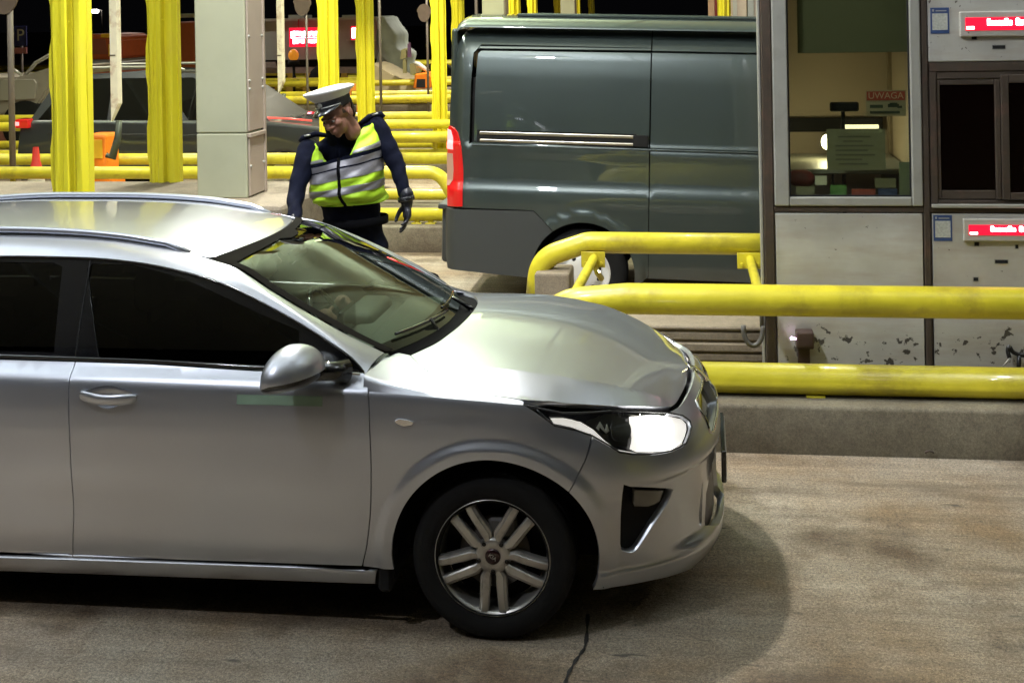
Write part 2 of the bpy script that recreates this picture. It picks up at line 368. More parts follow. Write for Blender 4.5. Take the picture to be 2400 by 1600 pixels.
def panel(name, F, poly, m, parent, h=.02, gap=.0022, holes=(), flange=.02, off=0., world=True, holeflange=.02, flip=False, mirror=None, thick=None):
    """sheet-metal panel: outline poly in the surface's own (u,v), mapped by F(u,v)->Nx3, with analytic normals and turned-in edges"""
    out = densify(shrink(poly, gap), h*.7)
    hs = [densify(shrink(q, -gap*0), h*.7) for q in holes]
    P = np.array(out); lo = P.min(0); hi = P.max(0)
    gx = np.arange(lo[0]+h*.5, hi[0], h); gy = np.arange(lo[1]+h*.5, hi[1], h*.8); G = np.array(np.meshgrid(gx, gy)).reshape(2, -1).T
    rings = [P]+[np.array(q) for q in hs]
    keep = inside(rings[0], G)
    for q in rings[1:]: keep &= ~inside(q, G)
    allb = np.vstack(rings)
    G = G[keep]
    if len(G):
        dm = np.min(np.hypot(G[:, None, 0]-allb[None, :, 0], G[:, None, 1]-allb[None, :, 1]), axis=1); G = G[dm > h*.35]
    V = [Vector(p) for p in allb]+[Vector(p) for p in G]; E = []; o0 = 0
    for q in rings:
        k = len(q); E += [(o0+i, o0+(i+1) % k) for i in range(k)]; o0 += k
    r = delaunay_2d_cdt(V, E, [], 0, 1e-6); V2 = np.array([tuple(v) for v in r[0]]); Fc = [f for f in r[2] if len(f) == 3]
    C = np.array([V2[list(f)].mean(0) for f in Fc]); kk = inside(rings[0], C)
    for q in rings[1:]: kk &= ~inside(q, C)
    Fc = [f for f, k in zip(Fc, kk) if k]
    def ev(uv):
        e = 2e-3; u = uv[:, 0]; v = uv[:, 1]; X = F(u, v)
        a = F(u+e, v)-F(u-e, v); b = F(u, v+e)-F(u, v-e); n = np.cross(a, b); n /= (np.linalg.norm(n, axis=1)[:, None]+1e-12)
        return X, n
    sgn = -1. if flip else 1.
    X, Nn = ev(V2); Nn = Nn*sgn; X = X+Nn*off
    verts = [tuple(p) for p in X]; norms = [tuple(p) for p in Nn]; faces = [tuple(f) for f in Fc]
    for ri, q in enumerate(rings):
        fl = flange if ri == 0 else holeflange
        if not fl: continue
        Xq, Nq = ev(q); Nq = Nq*sgn; Xq = Xq+Nq*off; k = len(q); b0 = len(verts)
        T = np.roll(Xq, -1, 0)-np.roll(Xq, 1, 0); T /= (np.linalg.norm(T, axis=1)[:, None]+1e-12); S = np.cross(T, Nq)*(1 if ri == 0 else -1)
        for i in range(k): verts.append(tuple(Xq[i])); norms.append(tuple((S[i]+Nq[i]*.6)/np.linalg.norm(S[i]+Nq[i]*.6)))
        for i in range(k): verts.append(tuple(Xq[i]-Nq[i]*fl)); norms.append(tuple(S[i]))
        for i in range(k): j = (i+1) % k; faces.append((b0+i, b0+j, b0+k+j, b0+k+i))
    if mirror is not None:
        verts = [(a, 2*mirror-b, c) for a, b, c in verts]; norms = [(a, -b, c) for a, b, c in norms]; faces = [f[::-1] for f in faces]
    me = bpy.data.meshes.new(name); me.from_pydata(verts, [], faces)
    # make the winding agree with the normals
    bm = bmesh.new(); bm.from_mesh(me); bm.verts.ensure_lookup_table()
    NV = [Vector(n) for n in norms]
    fl = [f for f in bm.faces if f.normal.dot(NV[f.verts[0].index]+NV[f.verts[1].index]+NV[f.verts[2].index]) < 0]
    bmesh.ops.reverse_faces(bm, faces=fl); bm.to_mesh(me); bm.free()
    for p in me.polygons: p.use_smooth = True
    me.normals_split_custom_set_from_vertices(norms)
    return link(name, me, m, parent, world=world)
def blob(prims, voxel, smooth=4, name='b'):
    """tapered capsules / ellipsoids fused into ONE continuous surface. prims: ('c',p0,p1,r0,r1) or ('e',c,(rx,ry,rz),rotmatrix)"""
    bm = bmesh.new()
    for q in prims:
        if q[0] == 'c':
            p0, p1, r0, r1 = np.array(q[1], float), np.array(q[2], float), q[3], q[4]; d = p1-p0; l = np.linalg.norm(d); d = d/l
            pts = []; rs = []
            for k in range(5): a = pi/2*(1-k/4); pts.append(p0-d*r0*sin(a)); rs.append(max(r0*cos(a), 1e-4))
            for k in range(1, 4): pts.append(p0+d*l*k/4); rs.append(r0+(r1-r0)*k/4)
            for k in range(5): a = pi/2*k/4; pts.append(p1+d*r1*sin(a)); rs.append(max(r1*cos(a), 1e-4))
            tube(bm, pts, rs, 14)
        else:
            r = bmesh.ops.create_uvsphere(bm, u_segments=20, v_segments=14, radius=1); vs = r['verts']
            bmesh.ops.scale(bm, vec=q[2], verts=vs)
            if len(q) > 3 and q[3] is not None: bmesh.ops.rotate(bm, cent=(0, 0, 0), matrix=q[3], verts=vs)
            bmesh.ops.translate(bm, vec=tuple(q[1]), verts=vs)
    me = bpy.data.meshes.new(name); bm.to_mesh(me); bm.free()
    o = bpy.data.objects.new(name+'_tmp', me); COL.objects.link(o)
    md = o.modifiers.new('r', 'REMESH'); md.mode = 'VOXEL'; md.voxel_size = voxel; md.use_smooth_shade = True
    if smooth:
        ms = o.modifiers.new('s', 'SMOOTH'); ms.factor = .5; ms.iterations = smooth
    dg = bpy.context.evaluated_depsgraph_get(); me2 = bpy.data.meshes.new_from_object(o.evaluated_get(dg)); bpy.data.objects.remove(o)
    me2.materials.clear()
    for p in me2.polygons: p.use_smooth = True
    return me2
def copy_tree(o, parent=None):
    c = o.copy(); COL.objects.link(c)
    if parent is not None: c.parent = parent; c.matrix_parent_inverse = o.matrix_parent_inverse.copy()
    for ch in o.children: copy_tree(ch, c)
    return c

# =====================================================================================================
#                                             GROUND, KERBS, CANOPY
# =====================================================================================================
bm = bmesh.new(); s = 150
vs = [bm.verts.new(p) for p in ((-s, -20, 0), (s, -20, 0), (s, 260, 0), (-s, 260, 0))]; bm.faces.new(vs)
link('lane_surface', bm, lane)['kind'] = 'structure'
# tar joint across the near lane
bm = bmesh.new(); jp = [at(1378, 1440, Z=0), at(1372, 1512, Z=0), at(1350, 1548, Z=0), at(1328, 1590, Z=0), at(1322, 1640, Z=0)]
pts = spl([p[:2] for p in jp], 6); L_ = []; R_ = []
for i, p in enumerate(pts):
    wv = .006+.003*sin(i*1.7); L_.append(bm.verts.new((p[0]-wv, p[1], .004))); R_.append(bm.verts.new((p[0]+wv, p[1]+.001, .004)))
for i in range(len(pts)-1): bm.faces.new((L_[i], R_[i], R_[i+1], L_[i+1]))
fixn(bm)
link('expansion_joint', bm, mat('tar', (.02, .018, .015), .7))['kind'] = 'structure'
PITCH, KY, KW, KH = 5.745, 2.262, 1.95, .26
NI = 8
for n in range(NI):
    y0 = KY+PITCH*n
    bm = bmesh.new(); bx(bm, -40, 40, y0, y0+KW, -.05, KH, .025, seg=3)
    link('island_kerb', bm, kerbmat, smooth=True, autosmooth=40)['kind'] = 'structure'
# small iron eye on the kerb foot
e = at(2178, 1062, Y=2.25)
hk = empty('lashing_eye', e, 'small rusty iron eye at the foot of the near kerb', 'eye bolt')
bm = bmesh.new(); tube(bm, [(e[0]+.02*cos(a), e[1]-.01, e[2]+.012*sin(a)+.004) for a in np.linspace(0, pi, 9)], .006, 8); link('ring', bm, brownal, hk)
# canopy with its lamp housings
bm = bmesh.new(); bx(bm, -26, 20, -10, 50, CEIL, CEIL+.25, .01)
for i in range(23):
    x = -26+2*i; bx(bm, x, x+.06, -10, 50, CEIL-.045, CEIL+.004)
cnp = link('toll_canopy', bm, canopymat); tag(cnp, 'flat ribbed steel canopy roof over all the toll lanes', 'canopy')
for k, (x, y, P, c) in enumerate(LAMPS):
    e = empty('canopy_lamp_housing', (x, y, CEIL-.3), None, None, 'lamp housings under the canopy')
    tag(e, 'square lamp housing hanging under the toll canopy', 'lamp')
    bm = bmesh.new()
    for (a, b, c2, d) in ((-.3, -.26, -.2, .2), (.26, .3, -.2, .2), (-.26, .26, -.2, -.17), (-.26, .26, .17, .2)): bx(bm, x+a, x+b, y+c2, y+d, CEIL-.36, CEIL-.24)
    bx(bm, x-.3, x+.3, y-.2, y+.2, CEIL-.24, CEIL-.21); link('housing', bm, greymetal, e)
    bm = bmesh.new(); tube(bm, [(x, y, CEIL-.21), (x, y, CEIL)], .02, 8); link('rod', bm, greymetal, e)
# added unseen uplights that brighten the canopy sheet for reflections and fill
GRN = (.84, 1., .74); LAV = (.76, .80, 1.)
for (x, y, P, c) in ((-2.5, 7.5, 420, GRN), (-2.5, 14, 520, GRN), (-9, 9, 260, GRN), (6.5, 7.0, 380, GRN), (-.8, -.4, 330, LAV), (-5.5, -.2, 300, LAV), (4.5, .2, 150, LAV)):
    l = lamp(x, y, CEIL-1.05, P, .6, c, aim=(x, y, CEIL+5), name='fill_uplight')
    e = empty('fill_uplight_trough', (x, y, CEIL-1.2), 'added unseen trough light under the canopy, brightening its sheet from below', 'lamp', 'added fill uplights under the canopy')
    bm = bmesh.new(); bx(bm, x-.4, x+.4, y-.3, y+.3, CEIL-1.16, CEIL-1.1, .01)
    link('trough', bm, greymetal, e)
    bm = bmesh.new()
    for dx in (-.36, .36): tube(bm, [(x+dx, y, CEIL-1.1), (x+dx, y, CEIL)], .012, 8)
    link('rod', bm, greymetal, e)

# =====================================================================================================
#                                             THE SILVER CAR
# =====================================================================================================
MID = .9
yin_ = pch([.12, .16, .19, .235, .252, .258, .30, .40, .52, .64, .74, .82, .88, .925, .942, .955, 1.0, 1.04], [.10, .075, .05, .030, .026, .036, .026, .012, .004, .0, .001, .006, .013, .020, .027, .039, .083, .094])
zc_ = pch([-4, -2, -1, -.46, 0, .14, .5], [.985, .962, .950, .937, .912, .900, .86])
def YS(x, z):
    wv = np.clip((z-.6)/.25, 0, 1); zz = z-wv*(zc_(x)-.945)
    y = yin_(zz)
    # door hollow
    y = y+.010*np.exp(-((z-.46)/.10)**2)*np.clip((-x-.25)/.4, 0, 1)*np.clip((x+2.2)/.3, 0, 1)
    # arch flares
    for xw in (0., -2.65):
        r = np.hypot(x-xw, z-.316); t = np.clip((.460-r)/.045, 0, 1); y = y-.013*t*t*(3-2*t)*np.clip((.85-z)/.12, 0, 1)
    return y
xf_ = pch([.12, .15, .18, .22, .3, .42, .5, .56, .58, .65, .70, .74, .78, .81, .83], [.81, .825, .848, .863, .866, .862, .862, .866, .872, .862, .848, .828, .796, .768, .748])
nn_ = pch([.12, .6, .72, .82, .86], [2.5, 2.6, 2.45, 2.3, 2.3])
X0 = .03; K = 1.32; SE = X0+K
_T = np.linspace(0, pi/2, 260)
def FB(s, z):
    """whole lower body, from the side round the corner to the nose centre line (s = SE)"""
    s = np.asarray(s, float); z = np.asarray(z, float); ys = YS(np.minimum(s, X0+.25), z); ys = np.where(s > X0+.25, YS(np.full_like(z, X0+.25)+np.clip(s-X0-.25, 0, .2), z), ys)
    X = s.copy(); Y = YS(s, z); f = s > X0
    if f.any():
        idx = np.where(f)[0]; zf = z[idx]; L = xf_(zf)-X0; W = MID-ys[idx]; nv = nn_(zf)
        a = np.sin(_T)[None, :]**(2/nv[:, None])*L[:, None]; b = np.cos(_T)[None, :]**(2/nv[:, None])*W[:, None]
        ds = np.hypot(np.diff(a, axis=1), np.diff(b, axis=1)); S = np.concatenate([np.zeros((len(idx), 1)), np.cumsum(ds, 1)], 1)
        q = np.clip((s[idx]-X0)/K, 0, 1.02)*S[:, -1]
        for i, j in enumerate(idx):
            k = min(max(np.searchsorted(S[i], q[i])-1, 0), len(_T)-2); t = (q[i]-S[i, k])/(S[i, k+1]-S[i, k]+1e-9)
            X[j] = X0+a[i, k]+(a[i, k+1]-a[i, k])*t; Y[j] = MID-(b[i, k]+(b[i, k+1]-b[i, k])*t)
    # nose undercut line of the bumper crease
    return np.stack([X, Y, z], 1)
# table for turning photograph outlines into (s,z) on the body
_ss = np.linspace(-2.2, SE, 420)
def bodyhit(px, py):
    """(s,z) of the body point seen at a pixel"""
    lo, hi = -.3, 1.2; prev = None; best = None
    for Y in np.linspace(-.05, .92, 195):
        p = at(px, py, Y=Y); z = min(max(p[2], .12), .83)
        if p[0] < X0: inside_ = Y > YS(np.array([p[0]]), np.array([z]))[0]
        else:
            W = MID-YS(np.array([min(p[0], .3)]), np.array([z]))[0]; nv = nn_(z); L = xf_(z)-X0
            inside_ = abs((p[0]-X0)/L)**nv+abs((MID-Y)/W)**nv < 1
        if inside_: best = p; break
    if best is None: best = at(px, py, Y=.85); z = best[2]
    z = best[2]
    if best[0] < X0: return (best[0], z)
    zs = np.full_like(_ss, min(max(z, .12), .83)); P = FB(_ss, zs); i = int(np.argmin(np.hypot(P[:, 0]-best[0], P[:, 1]-best[1])))
    return (_ss[i], z)
def BH(l): return [bodyhit(*p) for p in l]
carE = empty('parked_car', (-1.3, .9, 0), 'silver estate car stopped in the near lane with its headlamp lit', 'car')
def FA(x, z): return FB(x, z)
doorF = [(-.456, .66), (-.462, .80), (-.468, .90), (-.472, .945), (-.49, .985)]
RL = lambda p: p
# -- doors (outlines in x,z)
front_x = spl([(-.506, .262), (-.48, .36), (-.462, .50), (-.455, .66), (-.460, .82), (-.466, .92), (-.484, .99)], 6)
mid_x = spl([(-1.681, .254), (-1.672, .33), (-1.664, .45), (-1.664, .62), (-1.668, .75), (-1.675, .90), (-1.678, 1.012)], 6)
hx0, hx1, hz0 = -1.628, -1.392, .898
cup = spl([(hx0, hz0), (hx0+.05, hz0+.026), ((hx0+hx1)/2, hz0+.038), (hx1-.05, hz0+.026), (hx1, hz0), (hx1-.05, hz0-.026), ((hx0+hx1)/2, hz0-.048), (hx0+.055, hz0-.028)], 4, True)
cupS = [(p[0], p[1]) for p in cup]
cup2 = [(p[0]-1.17, p[1]+.012) for p in cupS]
fdoor = front_x+[np.array((-.60, .995)), np.array((-.93, .992)), np.array((-1.38, 1.008))]+mid_x[::-1]
rdoor = mid_x+[np.array((-2.1, 1.016)), np.array((-2.62, 1.025)), np.array((-2.60, .9)), np.array((-2.42, .78)), np.array((-2.22, .62)), np.array((-2.18, .45)), np.array((-2.16, .26))]
for mir in (None, MID):
    sfx = ''
    d1 = panel('front_door', FA, fdoor, silver, carE, holes=[cupS], h=.03, flip=False, mirror=mir)
    d2 = panel('rear_door', FA, rdoor, silver, carE, holes=[cup2], h=.035, mirror=mir)
    for dd, cc, dx in ((d1, cup, 0.), (d2, cup2, -1.17)):
        cx = (hx0+hx1)/2+dx; cz = hz0+(0 if dx == 0 else .012); yb = float(YS(np.array([cx]), np.array([cz]))[0])
        def my(y): return y if mir is None else 2*MID-y
        bm = bmesh.new(); n = len(cc); R = []
        for k, (sc_, dp) in enumerate(((1.0, .001), (.93, .014), (.75, .024), (.4, .03), (.02, .031))):
            R.append([bm.verts.new((cx+(p[0]-cx)*sc_, my(yb+dp), cz+(p[1]-cz)*sc_)) for p in cc])
        for k in range(4):
            for j in range(n):
                f = bm.faces.new((R[k][j], R[k][(j+1) % n], R[k+1][(j+1) % n], R[k+1][j])); f.smooth = True
        bmesh.ops.recalc_face_normals(bm, faces=bm.faces); link('handle_cup', bm, silver, dd)
        bm = bmesh.new(); HP = [(-.117, .0, .004), (-.104, -.014, .005), (-.070, -.026, .002), (-.025, -.034, -.003), (.025, -.035, -.004), (.072, -.028, -.003), (.104, -.016, -.003), (.118, .0, -.003)]
        HP = [np.array((cx+a, my(yb+b), cz+c)) for a, b, c in spl(HP, 5)]
        nP = len(HP); rings = []
        for i, p in enumerate(HP):
            u = i/(nP-1); ww = .010+.014*(1-abs(2*u-1)**2.2)*(.55+.45*abs(2*u-1)); tt = .008
            rings.append([bm.verts.new((p[0], p[1]+tt*cos(a)*1.1, p[2]+ww*sin(a)*(1.0 if sin(a) > 0 else 1.25))) for a in np.linspace(0, 2*pi, 13)[:-1]])
        for i in range(nP-1):
            for j in range(12):
                f = bm.faces.new((rings[i][j], rings[i][(j+1) % 12], rings[i+1][(j+1) % 12], rings[i+1][j])); f.smooth = True
        bm.faces.new(rings[0]); bm.faces.new(rings[-1][::-1]); fixn(bm); link('door_handle', bm, silver, dd)
    # -- front fender side (below the crease), with round arch cut
    arch = [(.0+.381*cos(a), .316+.381*sin(a)) for a in np.linspace(radians(44), radians(188.5), 40)]
    fend = [np.array((.412, .800))]+[np.array((.36, .70))]+[np.array(p) for p in arch]+[np.array((-.445, .196)), np.array((-.475, .25))]+[p+np.array((.0, 0)) for p in front_x[1:-7]]
    top = [(-.461, .83), (-.463, .90), (-.466, .936), (-.35, .930), (-.2, .920), (0, .908), (.133, .898), (.165, .88), (.20, .855), (.245, .822), (.31, .802), (.385, .783)]
    fend = [np.array((.385, .783)), np.array((.345, .70))]+[np.array(p) for p in arch]+[np.array((-.45, .2575)), np.array((-.503, .2615))]+[p for p in front_x if .27 < p[1] < .92]+[np.array(p) for p in top[2:-1]]
    panel('front_fender', FB, fend, silver, carE, h=.013, mirror=mir)
    # -- sill
    panel('sill', FB, [(-2.28, .165), (-.458, .190), (-.448, .251), (-.50, .2545), (-1.68, .246), (-2.24, .238)], silver, carE, h=.03, mirror=mir)
    # -- rear quarter
    ra = [(-2.65+.381*cos(a), .316+.381*sin(a)) for a in np.linspace(radians(158), radians(-20), 30)]
    rq = [np.array((-3.72, .30)), np.array((-3.74, .6)), np.array((-3.72, .80)), np.array((-3.66, 1.02)), np.array((-2.62, 1.025)), np.array((-2.60, .9)), np.array((-2.42, .78)), np.array((-2.24, .66)), np.array((-2.19, .45)), np.array((-2.25, .24))]+[np.array(p) for p in ra[::-1] if p[1] > .22]+[np.array((-3.02, .24))]
    panel('rear_quarter', FA, rq, silver, carE, h=.04, mirror=mir)
# -- front bumper skin
head_px = [(1231, 943), (1317, 955), (1434, 962), (1516, 963), (1562, 964), (1598, 972), (1617, 984), (1621, 1000), (1617, 1016), (1607, 1040), (1574, 1057), (1527, 1064), (1481, 1064), (1453, 1059), (1424, 1043), (1387, 1022), (1340, 1005), (1301, 997), (1277, 980), (1254, 961)]
head = BH(head_px)
head = [(s_, min(z_, .898 if s_ < .2 else .865)) for s_, z_ in head]
headO = [np.array(p) for p in head]
fog = BH([(1462, 1149), (1478, 1142), (1577, 1147), (1581, 1157), (1569, 1184), (1535, 1233), (1501, 1283), (1485, 1297), (1466, 1295), (1459, 1276)])
fog = spl(fog, 2, True)
side = BH([(1640, 1262), (1650, 1235), (1662, 1165), (1657, 1230), (1650, 1262)])
print('HEAD', [tuple(round(float(c), 3) for c in p) for p in head]); print('FOG', [tuple(round(float(c), 3) for c in p) for p in fog[::2]])
hb = [p for p in headO if p[1] < .80]
low = [headO[i] for i in range(7, 16)]        # lower edge of the lamp, nose side to tail side
low = [np.array(p) for p in low][::-1]        # tail -> nose
arch2 = [(.0+.381*cos(a), .316+.381*sin(a)) for a in np.linspace(radians(-19), radians(44), 22)]
nose_top = [headO[6], headO[5], np.array((headO[4][0], .790)), np.array((.86, .790)), np.array((1.0, .804)), np.array((1.15, .813)), np.array((SE, .817))]
bump = [np.array((.42, .185)), np.array((.6, .178)), np.array((.8, .160)), np.array((1.0, .17)), np.array((1.2, .19)), np.array((SE, .2))]+[np.array((SE, .5))]+nose_top[::-1]+low[::-1]+[np.array((.345, .70))]+[np.array(p) for p in arch2[::-1]]
grille = [(.985, .655), (.995, .70), (.985, .745), (1.01, .775), (1.12, .782), (SE+.01, .785), (SE+.01, .67), (1.12, .66), (1.03, .642)]
intake = [(.93, .30), (.96, .42), (1.05, .50), (SE+.01, .51), (SE+.01, .27), (1.05, .26)]
slot = [(.885, .31), (.875, .36), (.91, .47), (.925, .48), (.915, .40), (.90, .32)]
def FN(s_, z_):
    """bumper skin: crease under the lamp, lower lip"""
    P = FB(np.minimum(s_, SE), z_); f = np.clip((s_-.36)/.42, 0, 1)
    # ledge: the surface above z=.585 stands out a little, below it turns in
    t = np.clip((.592-z_)/.026, 0, 1); t = t*t*(3-2*t); ins = f*t*.014
    # lower lip flares out again
    u = np.clip((.31-z_)/.05, 0, 1); u = u*u*(3-2*u); ins = ins-f*u*.030*np.clip((s_-.52)/.30, 0, 1)
    d = np.stack([P[:, 0]-0.2, (P[:, 1]-MID), 0*P[:, 2]], 1); d /= (np.linalg.norm(d, axis=1)[:, None]+1e-9)
    P = P-d*ins[:, None]; P[:, 1] = np.minimum(P[:, 1], MID); return P
for mir in (None, MID):
    panel('bumper_skin', FN, bump, silver, carE, h=.02, holes=[fog, slot]+[[(min(a, SE-.004), b) for a, b in q] for q in (grille, intake)], mirror=mir, holeflange=.035)
    panel('bumper_grille', lambda a, b: FB(np.minimum(a, SE), b), [(min(a, SE), b) for a, b in shrink(grille, -.006)], glossblk, carE, gap=0, off=-.03, mirror=mir)
    panel('lower_intake', lambda a, b: FB(np.minimum(a, SE), b), [(min(a, SE), b) for a, b in shrink(intake, -.006)], blk, carE, gap=0, off=-.03, mirror=mir)
    panel('air_slot', FB, shrink(slot, -.006), inner, carE, gap=0, off=-.03, mirror=mir)
    fogp = panel('fog_recess', FB, shrink(fog, -.006), inner, carE, gap=0, off=-.045, mirror=mir)
    # chrome rim of the grille
    gr = densify(shrink([(min(a, SE), b) for a, b in grille], .004), .02); G3 = FB(np.array([p[0] for p in gr]), np.array([p[1] for p in gr]))
    if mir: G3[:, 1] = 2*MID-G3[:, 1]
    bm = bmesh.new(); G3 = [g for g, q in zip(G3, gr) if q[0] < SE-.012]
    G3 = G3 if np.linalg.norm(G3[0]-G3[-1]) > .15 else G3
    # split where the centre line cuts the loop
    k = max(range(len(G3)), key=lambda i: np.linalg.norm(G3[i]-G3[i-1])); G3 = G3[k:]+G3[:k]
    tube(bm, G3, .006, 8); link('grille_rim', bm, chrome, carE)
    # fog lamp: lens in a pod
    fc = np.mean([np.array(p) for p in BH([(1500, 1150), (1566, 1153), (1552, 1182), (1497, 1180)])], 0)
    pod = BH([(1492, 1153), (1562, 1153), (1552, 1178), (1528, 1190), (1492, 1190)])
    po = panel('fog_lamp', FB, pod, mat('fog_lens'+str(mir), (.09, .085, .07), .12, coat=1), carE, gap=0, off=-.012, mirror=mir, flange=.02)
    # headlamp: housing, strip, lit lens, clear cover
    hl = empty('headlight', (.6, .2 if mir is None else 1.6, .8)); hl.parent = carE; hl.matrix_parent_inverse = carE.matrix_world.inverted()
    hl.matrix_world = Matrix.Translation((.6, .2 if mir is None else 1.6, .8))
    bpy.context.view_layer.update()
    panel('lamp_housing', FB, headO, glossblk, hl, gap=.001, off=-.038, mirror=mir, flange=0)
    panel('lamp_cover', FB, headO, clear, hl, gap=.004, off=-.001, mirror=mir, flange=.006)
    rim = densify(shrink(headO, .002), .015); R3 = FB(np.array([p[0] for p in rim]), np.array([p[1] for p in rim])); 
    if mir: R3[:, 1] = 2*MID-R3[:, 1]
    bm = bmesh.new(); tube(bm, list(R3)+[R3[0]], .0035, 6); link('lamp_seal', bm, blk, hl)
    led = BH([(1510, 974), (1540, 969), (1566, 972), (1578, 982), (1580, 1004), (1576, 1030), (1562, 1046), (1530, 1050), (1512, 1044), (1506, 1020), (1504, 995)])
    panel('lit_lens', FB, led, lampw, hl, gap=0, off=-.012, mirror=mir, flange=.01, h=.015)
    bowl = BH([(1484, 972), (1530, 966), (1572, 968), (1604, 976), (1617, 988), (1617, 1004), (1613, 1022), (1602, 1042), (1571, 1054), (1500, 1058), (1484, 1050), (1490, 1020), (1482, 1000)])
    panel('reflector_bowl', FB, bowl, glowbowl, hl, gap=0, off=-.020, mirror=mir, flange=.01, h=.015)
    for q in ([(1446, 984), (1462, 983), (1470, 1004), (1462, 1006)], [(1448, 1012), (1474, 1010), (1476, 1015), (1450, 1017)], [(1405, 1000), (1412, 985), (1424, 1004), (1430, 990), (1433, 1006), (1424, 1012), (1413, 997), (1408, 1006)]):
        panel('lens_rib', FB, BH(q), alloy, hl, gap=0, off=-.024, mirror=mir, flange=.004, h=.01)
    strip = BH([(1286, 980), (1322, 980), (1362, 986), (1392, 1003), (1420, 1030), (1447, 1051), (1500, 1059), (1575, 1053), (1606, 1034), (1606, 1040), (1574, 1057), (1527, 1064), (1481, 1064), (1453, 1059), (1424, 1043), (1387, 1022), (1340, 1002), (1300, 994)])
    panel('daylight_strip', FB, shrink(strip, .003), drl, hl, gap=0, off=-.014, mirror=mir, flange=.008, h=.012)
    pr_ = BH([(1440, 985), (1478, 985), (1484, 1010), (1470, 1030), (1440, 1025)])
    panel('projector', FB, spl(pr_, 3, True), glossblk, hl, gap=0, off=-.018, mirror=mir, flange=.012, h=.012)
# light of the two headlamps, aimed down the lane
for y in (.28, 1.52):
    l = bpy.data.lights.new('headlamp_beam', 'SPOT'); l.energy = 16; l.spot_size = radians(62); l.spot_blend = .35; l.shadow_soft_size = .04; l.color = (1., .93, .84)
    o = bpy.data.objects.new('headlamp_beam', l); COL.objects.link(o); o.location = (.80, y, .72); o.rotation_euler = Vector((1, .16, -.04)).to_track_quat('-Z', 'Y').to_euler()
    o.parent = carE; o.matrix_parent_inverse = carE.matrix_world.inverted()
# -- fender top + bonnet surface T(x,y)
ys_ = pch([-.6, -.46, -.2, .133, .306, .42, .521, .61, .665, .70, .722, .742], [.035, .035, .034, .045, .105, .165, .235, .32, .395, .47, .58, .80])
zs_ = pch([-.6, -.46, -.2, 0, .133, .306, .521, .61, .70, .722, .742], [.940, .934, .918, .906, .897, .868, .824, .800, .774, .782, .800])
yb_ = pch([-.6, -.5, -.3, 0, .2, .8], [.060, .058, .062, .065, .08, .09])
zb_ = pch([-.6, -.5, -.4, -.3, -.2, 0, .133, .306, .521, .61, .70, .722, .742], [1.03, .992, .962, .944, .931, .918, .908, .874, .830, .805, .777, .784, .801])
y1_ = pch([-.6, -.3, 0, .29, .51, .62, .68, .745], [.26, .24, .22, .24, .33, .41, .47, .56])
z1_ = pch([-.6, -.47, -.36, -.3, -.15, 0, .29, .51, .62, .68, .745], [1.06, 1.014, .994, .988, .985, .981, .943, .880, .829, .795, .792])
z2_ = pch([-.6, -.3, -.15, 0, .2, .4, .5, .6, .68, .745], [1.10, 1.052, 1.044, 1.029, 1.000, .948, .914, .873, .840, .8155])
def FT(x, y):
    x = np.asarray(x, float); y = np.asarray(y, float); u = MID-np.abs(MID-y)      # mirrored about the middle
    a = [ys_(x), np.maximum(yb_(x), ys_(x)+.012), np.maximum(y1_(x), ys_(x)+.05), np.full_like(x, MID)]
    z = [zs_(x), zb_(x), z1_(x), z2_(x)]
    t0 = np.clip((u-a[0])/(a[1]-a[0]), -.6, 1); t1 = np.clip((u-a[1])/(a[2]-a[1]), 0, 1); t2 = np.clip((u-a[2])/(a[3]-a[2]), 0, 1)
    z0 = z[0]+(z[1]-z[0])*np.sin(np.clip(t0, -1, 1)*pi/2)
    k0 = 1.25                              # slope of the crown next to the crease
    zz1 = z[1]+(z[2]-z[1])*(t1*1.12-.12*t1*t1)
    zz2 = z[2]+(z[3]-z[2])*(1-(1-t2)**1.75)
    Z = np.where(u < a[1], z0, np.where(u < a[2], zz1, zz2))
    # soften the crease between zz1 and zz2
    return np.stack([x, y, Z], 1)
hood_half = [(-.364, .30), (-.30, .215), (-.262, .178), (-.183, .120), (-.063, .078), (.05, .062), (.133, .060), (.22, .085), (.306, .120), (.42, .180), (.521, .250), (.61, .335), (.665, .410), (.695, .480), (.718, .60), (.733, .74), (.738, .90)]
rear_half = [(-.364, .30), (-.325, .37), (-.284, .45), (-.255, .55), (-.232, .65), (-.215, .78), (-.21, .90)]
hh = [tuple(p) for p in spl(hood_half, 4)]; rh = [tuple(p) for p in spl(rear_half, 4)]
loop = hh+[(x, 2*MID-y) for x, y in hh[-2::-1]]+[(x, 2*MID-y) for x, y in rh[1:]]+[p for p in rh[-2:0:-1]]
panel('bonnet', FT, loop, silver, carE, h=.022, flip=False, flange=.025, gap=.0035)
# fender tops, between crease, bonnet gap and A-pillar seam
ft = [(x, float(ys_(x))-.008) for x in np.linspace(-.49, .128, 22)]+[(.128, .052)]
hs = [p for p in hh if p[0] < .12]
ftop = [np.array(p) for p in ft]+[np.array(p) for p in hs[::-1]]+[np.array(p) for p in ((-.41, .305), (-.45, .262), (-.468, .20), (-.480, .12), (-.49, .06))]
for mir in (None, MID):
    panel('fender_top', FT, ftop, silver, carE, h=.014, flange=.004, mirror=mir, gap=.0005)
